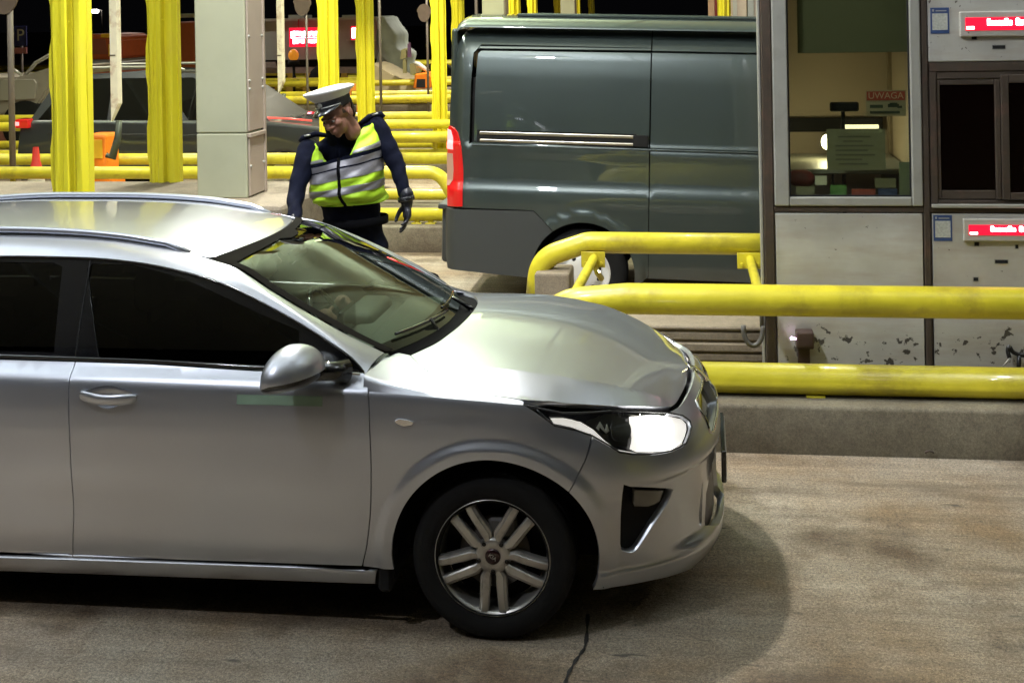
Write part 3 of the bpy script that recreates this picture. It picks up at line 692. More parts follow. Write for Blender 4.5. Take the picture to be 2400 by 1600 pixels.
# -- greenhouse: side glass plane, cant rail / A pillar, roof, windscreen
def yg(z): return .082+.160*np.clip((z-.995)/.395, 0, 1.4)**1.12
def FG(x, z): return np.stack([x, yg(z), z], 1)
A_ = [(-3.60, 1.10), (-3.45, 1.20), (-3.2, 1.305), (-2.8, 1.372), (-2.4, 1.394), (-2.08, 1.398), (-1.85, 1.397), (-1.635, 1.391), (-1.439, 1.373), (-1.27, 1.344), (-1.114, 1.306), (-.928, 1.235), (-.74, 1.149), (-.586, 1.066), (-.525, 1.022), (-.490, .985)]
B_ = [(-3.60, .34, 1.22), (-3.45, .34, 1.32), (-3.2, .34, 1.40), (-2.8, .345, 1.445), (-2.4, .345, 1.462), (-2.08, .345, 1.462), (-1.85, .345, 1.457), (-1.635, .345, 1.444), (-1.439, .348, 1.418), (-1.30, .345, 1.394), (-1.212, .336, 1.375), (-1.085, .300, 1.347), (-.925, .252, 1.268), (-.79, .232, 1.198), (-.605, .222, 1.103), (-.456, .245, 1.026)]
tA = np.linspace(0, 1, len(A_))
Ax = pch(tA, [p[0] for p in A_]); 
def c1(vals):  # smooth interpolation (Catmull-Rom) of tabulated values over tA
    v = np.array(vals, float); n_ = len(v)
    def f(t):
        t = np.clip(t, 0, 1)*(n_-1); i = np.clip(t.astype(int), 0, n_-2); r = t-i
        p1 = v[i]; p2 = v[i+1]; p0 = np.where(i > 0, v[np.maximum(i-1, 0)], 2*p1-p2); p3 = np.where(i+2 < n_, v[np.minimum(i+2, n_-1)], 2*p2-p1)
        return .5*((2*p1)+(-p0+p2)*r+(2*p0-5*p1+4*p2-p3)*r*r+(-p0+3*p1-3*p2+p3)*r**3)
    return f
fa = [c1([p[0] for p in A_]), c1([p[1] for p in A_])]; fb = [c1([p[k] for p in B_]) for k in range(3)]
def FP(t, v):
    """A pillar and cant rail, v=0 at the window edge, v=1 at roof / windscreen edge"""
    t = np.asarray(t, float); ax = fa[0](t); az = fa[1](t); ay = yg(az); q0 = np.stack([ax, ay, az], 1); q1 = np.stack([fb[0](t), fb[1](t), fb[2](t)], 1)
    P = q0+(q1-q0)*v[:, None]; b = np.sin(np.clip(v, -.1, 1.1)*pi)*.020*(.55+.45*np.clip((t-.5)*3, 0, 1)); P[:, 1] -= b*.6; P[:, 2] += b*.55
    return P
for mir in (None, MID):
    panel('pillar_and_rail_panel', FP, [(0, 0), (1, 0), (1, 1), (0, 1)], silver, carE, h=.022, gap=.0005, flange=.012, mirror=mir)
def roofedge(v): # windscreen header X at lateral v (0 near,1 far)
    return -1.212+.110*np.sin(pi*np.clip(v, 0, 1))**.75
rz = c1([p[2] for p in B_]); 
rx_ = [p[0] for p in B_]
rzf = pch(rx_, [p[2] for p in B_])
def FR(x, y):
    u = np.abs(MID-y)/.555; z = rzf(x)+.034*(1-u*u)*np.clip((x+3.9)/.5, 0, 1)+.006*(1-u**6); return np.stack([x, y, z], 1)
re = [(roofedge(v)-.004, .358+v*1.084) for v in np.linspace(0, 1, 31)]
rl = [(x, .349) for x in (-1.3, -1.5, -1.8, -2.2, -2.8, -3.4)]
roofp = re+[(x, 2*MID-y) for x, y in rl]+rl[::-1]
panel('roof', FR, roofp, silver, carE, h=.035, gap=.001, flange=.012)
# windscreen, ruled from header to cowl
WS = np.array([(-1.212, .338, 1.375), (-1.085, .302, 1.347), (-.925, .254, 1.268), (-.79, .234, 1.198), (-.605, .224, 1.103), (-.456, .247, 1.026)])
wsd = np.concatenate([[0], np.cumsum(np.linalg.norm(np.diff(WS, axis=0), axis=1))]); wsd /= wsd[-1]
wf = [c1i for c1i in (pch(wsd, WS[:, 0]), pch(wsd, WS[:, 1]), pch(wsd, WS[:, 2]))]
def FW(t, v):
    """t down the glass 0..1, v across 0..1"""
    t = np.asarray(t, float); v = np.asarray(v, float); e = np.stack([wf[0](t), wf[1](t), wf[2](t)], 1)
    b = np.sin(pi*np.clip(v, 0, 1))**.75*np.where((v > 0) & (v < 1), 1, 0)
    # centre line: header (-1.08,1.405) to cowl (-.30,.985)
    X = e[:, 0]+b*(.110+.055*t); Y = e[:, 1]+(2*MID-2*e[:, 1])*v; Z = e[:, 2]+b*(.020*(1-t)+.004*t)
    return np.stack([X, Y, Z], 1)
wo = [(0, v) for v in np.linspace(0.004, .996, 25)]; 
panel('windscreen', FW, [(0.012, .006), (1, .006), (1, .994), (.012, .994)], winglass, carE, h=.03, gap=0, flange=0, off=-.003)
frit = mat('frit_band', (.010, .009, .007), .9, spec=.04)
panel('header_band', FW, [(.003, .004), (.003, .996), (.045, .996), (.05, .62), (.095, .55), (.095, .45), (.06, .40), (.085, .15), (.12, .004)], frit, carE, h=.02, gap=0, flange=0, off=.002)
for mir in (None, MID):
    panel('windscreen_edge_trim', FW, [(.0, .004), (1, .004), (1, .030), (.0, .030)], frit, carE, h=.02, gap=0, flange=0, off=.003, mirror=mir)
panel('lower_frit', FW, [(.93, .004), (1., .004), (1., .996), (.93, .996), (.915, .8), (.905, .5), (.915, .2)], frit, carE, h=.02, gap=0, flange=0, off=-.008)
# cowl trough between glass foot and bonnet
def FC(t, v):
    """t 0 at glass foot, 1 at the bonnet's rear edge"""
    g = FW(np.full_like(v, .995), v); h_ = [np.interp(v, np.linspace(0, 1, 61), [q[k] for q in cowlH]) for k in range(3)]; h_ = np.stack(h_, 1)
    P = g+(h_-g)*t[:, None]; P[:, 2] -= np.sin(pi*np.clip(t, 0, 1))*.022+.008; return P
rr_ = [np.array((x, y)) for x, y in rh[::-1]][::-1]; full = rh+[(x, 2*MID-y) for x, y in rh[-2::-1]]
fy = np.array([p[1] for p in full]); fx_ = np.array([p[0] for p in full]); vy = np.linspace(.30, 1.50, 61)
hx = np.interp(vy, fy, fx_); cowlH = FT(hx+.012, vy)
panel('cowl_cover', FC, [(0, .01), (1, .01), (1, .99), (0, .99)], mat('cowl_black', (.006, .006, .006), .9, spec=.06), carE, h=.03, gap=0, flange=0, flip=False)
# wipers
def wip(v0, v1, t0, t1, piv):
    bm = bmesh.new(); A = FW(np.linspace(t0, t1, 12), np.linspace(v0, v1, 12)); A[:, 2] += .016; A[:, 0] += .004; tube(bm, list(A), .0065, 6)
    Pv = np.array(piv); mid_ = A[6]+np.array((.004, 0, .010)); tube(bm, [Pv, Pv*.6+mid_*.4+np.array((0, 0, .006)), mid_], [.013, .011, .006], 8); bx(bm, Pv[0]-.02, Pv[0]+.02, Pv[1]-.02, Pv[1]+.02, Pv[2]-.02, Pv[2]+.012, .006)
    link('wiper', bm, glossblk, carE)
wip(.10, .47, .93, .965, (-.31, .66, .985)); wip(.46, .74, .935, .955, (-.24, 1.10, 1.0))
# -- side window trim and glass
wtop = [(x, z-.004) for x, z in A_ if x > -3.5]
wpoly = [(-3.30, 1.028), (-2.6, 1.030), (-1.99, 1.018), (-1.38, 1.010), (-.93, .996), (-.62, .993), (-.500, .988)]+[p for p in wtop[::-1]]
fglass = [tuple(at(px, py, Y=yy)[[0, 2]]) for px, py, yy in ((228, 840, .08), (340, 848, .08), (595, 862, .075), (703, 866, .075), (700, 775, .13), (612, 738, .15), (510, 690, .18), (425, 652, .2), (306, 622, .22), (214, 618, .23), (204, 630, .225))]
rglass = [(-1.775, 1.043), (-1.80, 1.36), (-1.84, 1.374), (-2.1, 1.376), (-2.4, 1.37), (-2.55, 1.35), (-2.60, 1.06), (-2.55, 1.045)]
qglass = [(-2.66, 1.06), (-2.64, 1.34), (-2.9, 1.32), (-3.15, 1.26), (-3.3, 1.15), (-3.34, 1.06)]
for mir in (None, MID):
    wt = panel('window_trim', FG, wpoly, glossblk, carE, h=.035, gap=.001, holes=[fglass, rglass, qglass], flange=.02, holeflange=.012, mirror=mir)
    for nm, q in (('front_window', fglass), ('rear_window', rglass), ('quarter_window', qglass)):
        panel(nm, FG, shrink(q, -.004), tint, wt, h=.05, gap=0, off=-.007, flange=0, mirror=mir)
    # belt moulding and door seam over the B pillar
    def my(y): return y if mir is None else 2*MID-y
    bm = bmesh.new(); bl = [(-3.3, 1.030), (-2.6, 1.033), (-1.99, 1.022), (-1.38, 1.014), (-.93, 1.000), (-.60, .995)]; bl = spl(bl, 6)
    tube(bm, [(p[0], my(float(yg(np.array(p[1])))-.004), p[1]+.004) for p in bl], .0085, 8); link('belt_moulding', bm, glossblk, wt)
    bm = bmesh.new(); tube(bm, [(-1.682, my(float(yg(np.array(z)))-.0015), z) for z in np.linspace(1.02, 1.385, 8)], .003, 6); link('pillar_gap', bm, inner, wt)
    bm = bmesh.new(); tube(bm, [(p[0], my(p[1]-.003), p[2]) for p in FP(np.linspace(.12, .985, 50), np.full(50, -.01))], .0055, 6); link('upper_window_moulding', bm, glossblk, wt)
    bm = bmesh.new(); tube(bm, [(-.60, my(.062), .9965), (-.505, my(.055), .992)], .006, 8); link('window_tip_trim', bm, chrome, wt)
    # roof rail: bar with feet
    bm = bmesh.new(); xs = np.linspace(-3.25, -1.31, 40); rp = [(x, my(.372), float(rzf(x))+.019+.007*sin(pi*(x+3.25)/1.94)) for x in xs]
    rp[0] = (rp[0][0], rp[0][1], rp[0][2]-.022); rp[-1] = (rp[-1][0], rp[-1][1], rp[-1][2]-.024); rp[-2] = (rp[-2][0], rp[-2][1], rp[-2][2]-.010)
    rg = tube(bm, rp, .015, 12)
    rr = link('roof_rail', bm, silver, carE)
    bm = bmesh.new(); tube(bm, [(x, my(.372), float(rzf(x))+.002) for x in xs], .009, 8); link('rail_foot', bm, blk, rr)
    # mirror
    ms = 1 if mir is None else -1
    me_ = empty('wing_mirror', (-.62, my(-.06), 1.07)); me_.parent = carE; me_.matrix_parent_inverse = carE.matrix_world.inverted(); bpy.context.view_layer.update()
    bm = bmesh.new(); C0 = np.array((-.738, -.085, 1.022) if mir is None else (-.86, .045, 1.0)); 
    bmL = bmesh.new()
    def sup(bmX, z0, z1, n1=14, n2=28):
        R = []
        for i in range(n1+1):
            ph = z0+(z1-z0)*i/n1; ring = []
            for j in range(n2):
                th = 2*pi*j/n2; cx_, sx_ = cos(th), sin(th); cp, sp = cos(ph), sin(ph)
                f = lambda c_, e: (abs(c_)**e)*(1 if c_ >= 0 else -1)
                lx = f(cp, .92)*f(cx_, .95); ly = f(cp, .85)*f(sx_, .9); lz = f(sp, .85)
                X = lx*(.108 if lx > 0 else .080); Yy = ly*(.135 if mir is None else .05); Z = lz*(.112 if lz > 0 else .052)*(1-.30*abs(ly)**2*(1 if ly < 0 else .4)); Z += .018*(-lx)*0-.020*(-lx if lx < 0 else 0)
                Z += -.02*ly*0+.10*X*0
                # lean back top, sweep the outer end rearwards
                X += Yy*.30-.12*Z; Z += .13*X; 
                ring.append(bmX.verts.new((C0[0]+X, my(C0[1]+Yy), C0[2]+Z)))
            R.append(ring)
        for i in range(n1):
            for j in range(n2):
                f_ = bmX.faces.new((R[i][j], R[i][(j+1) % n2], R[i+1][(j+1) % n2], R[i+1][j])); f_.smooth = True
        fixn(bmX)
    sup(bm, -.06, pi/2-.01); link('mirror_shell', bm, silver, me_)
    sup(bmL, -pi/2+.01, -.065, 8); link('mirror_underside', bmL, glossblk, me_)
    bm = bmesh.new(); tube(bm, [(-.665, my(-.01), 1.02), (-.61, my(.015), 1.012), (-.565, my(.065), 1.002)], [.040, .036, .048], 14); link('mirror_arm', bm, glossblk, me_)
    bm = bmesh.new(); mg = [(C0[0]-.05+y_*.30*.9-.12*z_, my(C0[1]+y_*(.6 if mir is None else .3)), C0[2]+z_) for y_, z_ in ((-.07, -.02), (.07, -.02), (.07, .04), (-.04, .04))]; bm.faces.new([bm.verts.new(p) for p in mg]); link('mirror_glass', bm, chrome, me_)
    # wing shaped badge on the fender
    bm = bmesh.new(); bc = bodyhit(948, 989); bp = [(-.036, .006), (-.02, .013), (.015, .010), (.036, .003), (.03, -.007), (.0, -.013), (-.018, -.008), (-.03, -.002)]
    yy = float(YS(np.array([bc[0]]), np.array([bc[1]]))[0]); a = [bm.verts.new((bc[0]+x, my(yy-.007), bc[1]+z)) for x, z in bp]; b = [bm.verts.new((bc[0]+x*1.1, my(yy+.002), bc[1]+z*1.15)) for x, z in bp]
    bm.faces.new(a); [bm.faces.new((a[i], a[(i+1) % 8], b[(i+1) % 8], b[i])) for i in range(8)]; fixn(bm); link('side_badge', bm, chrome, carE)
# green lettering strip on the near front door (blurred in the photograph)
def onside(x, z, off=.0022): return (x, float(YS(np.array([x]), np.array([z]))[0])-off, z)
bm = bmesh.new(); n_ = 14; xs = np.linspace(-.985, -.645, n_+1)
for z0, z1 in ((.878, .915),):
    for i in range(n_): bm.faces.new([bm.verts.new(onside(x, z)) for x, z in ((xs[i], z0), (xs[i+1], z0), (xs[i+1], z1), (xs[i], z1))])
bmesh.ops.remove_doubles(bm, verts=bm.verts, dist=1e-5); fixn(bm)
o = link('door_decal', bm, decalg, carE); o['label'] = 'faded green strip stuck on the near front door'
# licence plate, nose badge
box('licence_plate', .8885, .8895, .645, 1.155, .425, .535, white, carE, 0)
box('plate_holder', .868, .888, .635, 1.165, .412, .545, glossblk, carE, .004)
bm = bmesh.new(); lathe(bm, [(.0005, .012), (.045, .010), (.062, .004), (.064, 0)], 'X', (0, 0, 0), 32); bmesh.ops.rotate(bm, cent=(0, 0, 0), matrix=Matrix.Rotation(radians(-38), 3, 'Y'), verts=bm.verts); bmesh.ops.scale(bm, vec=(1, 1, .6), verts=bm.verts); bmesh.ops.translate(bm, vec=(.782, .9, .792), verts=bm.verts); fixn(bm)
bd = link('nose_badge', bm, chrome, carE)
# rear end closed off
bm = bmesh.new(); prof = [(-3.66, 1.02), (-3.76, .8), (-3.78, .5), (-3.74, .28)]
for i in range(3):
    for j in range(8):
        y0 = .02+j*1.76/8; y1 = y0+1.76/8; q = [(prof[i][0]+.10*((y-.9)/.88)**4, y, prof[i][1]) for y in (y0, y1)]+[(prof[i+1][0]+.10*((y-.9)/.88)**4, y, prof[i+1][1]) for y in (y1, y0)]
        f = bm.faces.new([bm.verts.new(p) for p in q]); f.smooth = True
bmesh.ops.remove_doubles(bm, verts=bm.verts, dist=1e-4); fixn(bm); link('tailgate', bm, silver, carE)
bm = bmesh.new(); q = [(-3.66, .07, 1.02), (-3.66, 1.73, 1.02), (-3.42, 1.44, 1.36), (-3.42, .36, 1.36)]; bm.faces.new([bm.verts.new(p) for p in q]); link('rear_screen', bm, darkglass, carE)
# -- dark inner shell that shows in the gaps, floor, wheel housings
bm = bmesh.new()
bx(bm, -3.70, -2.98, .09, 1.71, .22, .96); bx(bm, -2.30, -.42, .10, 1.70, .17, .90); bx(bm, -3.0, -2.25, .32, 1.48, .2, .96); bx(bm, -.42, .42, .33, 1.47, .22, .86); bx(bm, .40, .60, .30, 1.5, .22, .74); bx(bm, .6, .72, .42, 1.38, .22, .70)
for yy in (.0, 1.8):
    for xw in (0, -2.65):
        y0, y1 = (.085, .34) if yy == 0 else (1.46, 1.715)
        rg0 = []; 
        for a in np.linspace(radians(-16), radians(196), 30):
            rg0.append([bm.verts.new((xw+.40*cos(a), y, .316+.40*sin(a))) for y in (y0, y1)])
        for i in range(29): bm.faces.new((rg0[i][0], rg0[i+1][0], rg0[i+1][1], rg0[i][1]))
        # back wall lip, fills between housing and skin
        for i in range(29):
            a0 = radians(-16)+(radians(212))*i/29; a1 = radians(-16)+(radians(212))*(i+1)/29; yw = y0 if yy == 0 else y1
            q = [(xw+.40*cos(a0), yw, .316+.40*sin(a0)), (xw+.40*cos(a1), yw, .316+.40*sin(a1)), (xw+.432*cos(a1), yw, .316+.432*sin(a1)), (xw+.432*cos(a0), yw, .316+.432*sin(a0))]; bm.faces.new([bm.verts.new(p) for p in q])
link('inner_structure', bm, inner, carE)
bm = bmesh.new()
bx(bm, -.447, -.392, .035, .16, .165, .33, .012); link('mud_flap', bm, inner, carE)
bm = bmesh.new(); bx(bm, -.447, -.392, 1.64, 1.765, .165, .33, .012); link('mud_flap', bm, blk, carE)
# -- wheels
def make_wheel(parent, x, ysign, y, name='wheel', R=.316, spin=0.):
    we = empty(name, (x, y, R)); we.parent = parent; we.matrix_parent_inverse = parent.matrix_world.inverted()
    M = Matrix.Rotation(0 if ysign < 0 else pi, 4, 'Z')
    # local frame: outer face looks to -Y, centre at origin
    def fin(bm, nm, m_, par, sm=True):
        fixn(bm); bmesh.ops.rotate(bm, cent=(0, 0, 0), matrix=M.to_3x3(), verts=bm.verts)
        o = link(nm, bm, m_, par, world=False); 
        return o
    bm = bmesh.new()
    rings = lathe(bm, [(.205, .02), (.212, -.002), (.222, -.010), (.245, -.016), (.272, -.017), (.292, -.010), (.304, .004), (.311, .018), (.313, .05), (.307, .052), (.307, .060), (.3145, .062), (.3145, .092), (.307, .094), (.307, .102), (.3145, .104), (.313, .14), (.310, .176), (.300, .196), (.27, .205), (.205, .19)], 'Y', n=80)
    for v in bm.verts:                        # flattened where it stands
        if v.co.z < -.300: v.co.z = -.300-(abs(v.co.z)-.300)*.4
    for v in bm.verts: v.co.z -= .006 if v.co.z > -.2 else .006*1
    ty = fin(bm, 'tyre', rubber, we)
    for f in ty.data.polygons: f.use_smooth = True
    bm = bmesh.new(); lathe(bm, [(.218, -.012), (.222, -.010), (.224, -.003), (.219, .0), (.211, .004), (.206, .02), (.200, .05), (.196, .15), (.2, .18)], 'Y', n=72)
    rim = fin(bm, 'rim', alloy, we)
    bm = bmesh.new()
    for k in range(5):
        base = -pi/2+2*pi*k/5+spin
        def tr(u, v_, d):  # u along spoke, v across, d depth
            return (u*cos(base)-v_*sin(base), d, u*sin(base)+v_*cos(base))
        for sgn in (-1, 1):
            rr = [.052, .075, .10, .14, .18, .208, .217]; inn = [.000, .010, .0105, .014, .017, .020, .0205]; outw = [.034, .050, .052, .053, .0555, .060, .0620]; dep = [.004, .002, .0, -.003, -.003, .001, .004]
            rings = []
            for r_, i_, o_, d_ in zip(rr, inn, outw, dep):
                a = sgn*i_; b = sgn*o_; mm = (a+b)/2; lst = [(a, d_+.030), (a, d_+.006), (a+(mm-a)*.25, d_+.001), (a+(mm-a)*.6, d_), (mm+(b-mm)*.35, d_-.0005), (mm+(b-mm)*.52, d_+.004), (mm+(b-mm)*.9, d_+.007), (b, d_+.013), (b, d_+.034)]
                rings.append([bm.verts.new(tr(r_, v_, dd)) for v_, dd in lst])
            for i in range(len(rings)-1):
                for j in range(len(rings[0])-1): bm.faces.new((rings[i][j], rings[i][j+1], rings[i+1][j+1], rings[i+1][j]))
    sp = fin(bm, 'spokes', alloy, rim); sp.data.set_sharp_from_angle(angle=radians(25))
    bm = bmesh.new(); lathe(bm, [(.001, .0045), (.030, .0045), (.034, .003), (.060, .003), (.067, .008), (.070, .03)], 'Y', n=60); fin(bm, 'hub', alloy, rim)
    bm = bmesh.new()
    for k in range(5):
        base = -pi/2+2*pi*k/5+spin; c = (.0555*cos(base), 0, .0555*sin(base))
        lathe(bm, [(.0125, .0015), (.0118, .010), (.0085, .010), (.0082, .002), (.006, .0005), (.0005, .0005)], 'Y', c, 14)
    fin(bm, 'lug_nuts', mat('lug_dark', (.03, .028, .025), .4, metal=.6) if 'lug_dark' not in MATS else MATS['lug_dark'], rim)
    bm = bmesh.new(); lathe(bm, [(.0005, -.004), (.024, -.003), (.029, 0), (.030, .006)], 'Y', n=40); fin(bm, 'hub_cap', MATS.get('cap_dark') or mat('cap_dark', (.035, .012, .014), .25, metal=.4, coat=.7), rim)
    if ysign < 0:
        # maker's mark on the cap
        cu = bpy.data.curves.new('mark', 'FONT'); cu.body = 'KIA'; cu.size = .022; cu.extrude = .0006; cu.align_x = 'CENTER'; cu.align_y = 'CENTER'
        ot = bpy.data.objects.new('mark_tmp', cu); COL.objects.link(ot); dg = bpy.context.evaluated_depsgraph_get(); me = bpy.data.meshes.new_from_object(ot.evaluated_get(dg)); bpy.data.objects.remove(ot)
        me.transform(Matrix.Translation((0, -.0048, 0)) @ Matrix.Rotation(radians(34), 4, 'Y') @ FRONT.to_4x4()); link('hub_cap_lettering', me, alu, rim, world=False)
    bm = bmesh.new(); lathe(bm, [(.001, .10), (.197, .10)], 'Y', n=48); lathe(bm, [(.001, .055), (.135, .055), (.135, .065)], 'Y', n=48, mi=1); bx(bm, -.02, .09, .03, .075, .06, .135, .01, 2)
    fixn(bm); bmesh.ops.rotate(bm, cent=(0, 0, 0), matrix=M.to_3x3(), verts=bm.verts)
    link('brake_disc', bm, [inner, MATS.get('disc') or mat('disc', (.16, .14, .12), .4, metal=.8), MATS.get('caliper') or mat('caliper', (.10, .095, .09), .5)], we, world=False)
    return we
bpy.context.view_layer.update()
W1 = make_wheel(carE, 0, -1, .040)
make_wheel(carE, -2.65, -1, .040); make_wheel(carE, 0, 1, 1.76); make_wheel(carE, -2.65, 1, 1.76)
# -- interior
I = lambda *a, **k: link(*a, **k)
bm = bmesh.new()
bx(bm, -.80, -.46, .16, 1.64, .60, .955, .05, seg=3); bx(bm, -.64, -.42, .30, 1.50, .90, .985, .03, seg=3); bx(bm, -.86, -.70, 1.02, 1.46, .88, 1.0, .04, seg=3); bx(bm, -.90, -.80, .80, 1.0, .55, .86, .02)
link('dashboard', bm, trim, carE, smooth=True, autosmooth=35)
box('centre_screen', -.80, -.775, .80, 1.02, .93, 1.06, glossblk, carE, .008)
bm = bmesh.new(); c0 = np.array((-.97, 1.24, .90)); nv = Vector((-.9, 0, .42)).normalized(); tt = Matrix.Rotation(radians(-25), 3, 'Y')
lathe(bm, [(.18+.014*cos(a), .014*sin(a)) for a in np.linspace(0, 2*pi, 11)[:-1]], 'X', (0, 0, 0), 36, close=True); bx(bm, -.012, .012, -.17, .17, -.02, .02, .005); bx(bm, -.012, .012, -.02, .02, -.17, 0, .005); bx(bm, -.02, .02, -.055, .055, -.05, .05, .012)
bmesh.ops.rotate(bm, cent=(0, 0, 0), matrix=tt, verts=bm.verts); bmesh.ops.translate(bm, vec=c0, verts=bm.verts); tube(bm, [c0, c0+np.array((.25, 0, -.1))], .03, 10)
link('steering_wheel', bm, glossblk, carE, smooth=True, autosmooth=40)
def seat(y, x=-1.45):
    bm = bmesh.new(); bx(bm, x-.10, x+.42, y-.25, y+.25, .38, .52, .06, seg=3); bx(bm, x-.12, x+.02, y-.25, y+.25, .50, 1.08, .06, seg=3, rot=None); bx(bm, x-.13, x-.03, y-.13, y+.13, 1.13, 1.30, .04, seg=3); bx(bm, x-.09, x-.07, y-.06, y+.06, 1.05, 1.15)
    link('seat', bm, fabricgrey, carE, smooth=True, autosmooth=40)
seat(.52); seat(1.28); seat(.55, -2.35); seat(1.25, -2.35)
panel('headliner', lambda x, y: FR(x, y)-np.array((0, 0, .035)), [(-1.22, .4), (-1.10, .9), (-1.22, 1.4), (-3.3, 1.4), (-3.3, .4)], beige, carE, h=.1, gap=0, flange=0, flip=True)
for y in (.62, 1.18):
    bm = bmesh.new(); bx(bm, -.09, .09, -.19, .19, -.012, .012, .01, rot=Matrix.Rotation(radians(12), 3, 'Y')); bmesh.ops.translate(bm, vec=(-1.235, y, 1.375), verts=bm.verts); link('sun_visor', bm, beige, carE)
bm = bmesh.new(); bx(bm, -1.03, -.995, .79, 1.01, 1.265, 1.325, .015); tube(bm, [(-1.0, .9, 1.32), (-.99, .9, 1.37)], .01, 8); link('inner_mirror', bm, glossblk, carE)

# =====================================================================================================
#                                    ISLAND FURNITURE: posts, rails, columns
# =====================================================================================================
def rail(name, paths, r, label, group=None, brackets=(), material=None, n=20):
    p0 = paths[0][0]; e = empty(name, (p0[0], p0[1], 0), label, 'guard rail', group)
    for p in paths:
        bm = bmesh.new(); tube(bm, p, r, n); link('rail_tube', bm, material or yellow, e)
    for p in paths:
        L0 = np.array(p[-2]); L1 = np.array(p[-1]); ln = np.linalg.norm(L1-L0)
        if ln > 3 and n > 12:                       # welded sleeve joints along the straight run
            bm = bmesh.new(); d = (L1-L0)/ln
            for k in range(1, int(ln/2.3)): c = L0+d*(2.3*k+.35); tube(bm, [c, c+d*.012, c+d*.018], [r+.0012, r+.003, r+.0012], n)
            link('weld_seam', bm, yellow, e)
    for q in brackets:
        bm = bmesh.new(); q(bm); fixn(bm); link('bracket', bm, yellow, e, smooth=True, autosmooth=40)
    return e
def spreader(x, y0, y1, z, lean=0.):
    def f(bm):
        bx(bm, x-.085, x+.075, y1-.075, y1-.063, z-.15, z-.045, .003)
        for dx in (-.055, .05): 
            tube(bm, [(x+dx, y1-.10, z-.12), (x+dx, y1-.055, z-.12)], .011, 8)
        tube(bm, [(x, y1-.09, z-.11), (x+.03, y1-.16, z-.17), (x+.05, y1-.09, z-.22)], .020, 8)
        tube(bm, [(x, y1-.03, z-.09), (x+lean, y0+.02, z-.03)], .030, 12)
    return f
def foot(x, y, z):
    def f(bm):
        bx(bm, x-.05, x+.05, y-.05, y+.05, KH, KH+.012, .002); tube(bm, [(x, y, KH), (x, y, z)], .028, 10)
    return f
ZU, ZL = .775, .350; G_ = 'guard rails on the islands'
# island 1: upper near rail (rounded end), upper far rail (bent down into a block), lower near rail
yn, yf = 2.45, 4.02
endx = at(1262, 690, Y=yn)[0]
rail('guard_rail', [arc_path([(endx+.02, yn+.05, .32), (endx+.05, yn, ZU-.04), (endx+.5, yn, ZU), (9, yn, ZU)], .30, 12)], .085,
     'thick yellow near guard rail running past the booth, just above the car bonnet', 'guard rails on the islands', [foot(2.9, yn, ZU-.05)])
pL = at(1276, 640, Y=yf)
bend = arc_path([(pL[0]-.06, yf, .42), (pL[0]-.03, yf, .70), (pL[0]+.30, yf, ZU+.035), (1.24, yf, ZU+.03)], .22, 12)
rail('guard_rail', [bend], .072, 'yellow tube rail bent down at its end in front of the van wheel', 'guard rails on the islands',
     [spreader(at(1392, 600, Y=yf-.06)[0], yn, yf, ZU+.03), spreader(at(1758, 600, Y=yf-.06)[0], yn, yf, ZU+.03)])
rail('guard_rail', [[(-.1, yn, ZL), (9, yn, ZL)]], .082, 'lowest yellow guard rail just above the kerb right of the headlamp', 'guard rails on the islands', [foot(1.4, yn, ZL-.05), foot(3.6, yn, ZL)])
bm = bmesh.new(); bx(bm, 2.7, 40, KY-PITCH, KY-PITCH+KW, -.05, KH, .025, seg=3); link('island_kerb', bm, kerbmat, smooth=True, autosmooth=40)['kind'] = 'structure'
rail('guard_rail', [arc_path([(3.05, -1.75, .3), (3.05, -1.75, ZU), (9, -1.75, ZU)], .3)], .085, 'yellow rail on the island on the photographer\'s side, outside the picture', G_, [foot(4.5, -1.75, ZU)])
rail('guard_rail', [[(3.2, -1.75, ZL), (9, -1.75, ZL)]], .082, 'low yellow rail on the island on the photographer\'s side, outside the picture', G_, [foot(5.5, -1.75, ZL)])
# hanging shackle by the booth corner
sx = at(1765, 770, Y=2.75)
e = empty('tow_shackle', sx, 'dark steel loop hanging below the yellow rail at the booth corner', 'shackle')
bm = bmesh.new(); tube(bm, [(sx[0]+.055*cos(a), 2.75, .55+.10*sin(a)) for a in np.linspace(pi*.95, pi*2.05, 14)], .014, 8); tube(bm, [(sx[0]+.05, 2.75, .56), (sx[0]+.05, 2.75, .72)], .012, 8); link('loop', bm, MATS['caliper'], e)
# blocks of the island
e = empty('concrete_block', (at(1290, 660, Y=4.0)[0], 4.0, KH), 'rough concrete block under the bent end of the yellow rail', 'block')
a = at(1252, 640, Y=3.86); b = at(1335, 680, Y=3.86)
bm = bmesh.new(); bx(bm, a[0], b[0], 3.86, 4.19, KH, a[2], .018, seg=2); link('block_body', bm, blockmat, e)
gx1 = at(1797, 800, Y=3.0)[0]
e = empty('booth_plinth', (.7, 3.2, KH), 'low grooved concrete plinth left of the booth, between the yellow rails', 'plinth')
zt = at(1600, 762, Y=3.02)[2]; zz = [at(1600, y, Y=3.02)[2] for y in (776, 801, 826, 849)]
bm = bmesh.new(); prev = zt
lv = [zt]+zz+[KH]
for i in range(len(lv)-1): bx(bm, -.20, gx1-.01, 3.02+.012*(i % 2), 4.12, lv[i+1]+.006, lv[i]-.006, .008)
bx(bm, -.18, gx1-.02, 3.05, 4.1, KH, zt-.02); link('plinth_body', bm, blockmat, e)
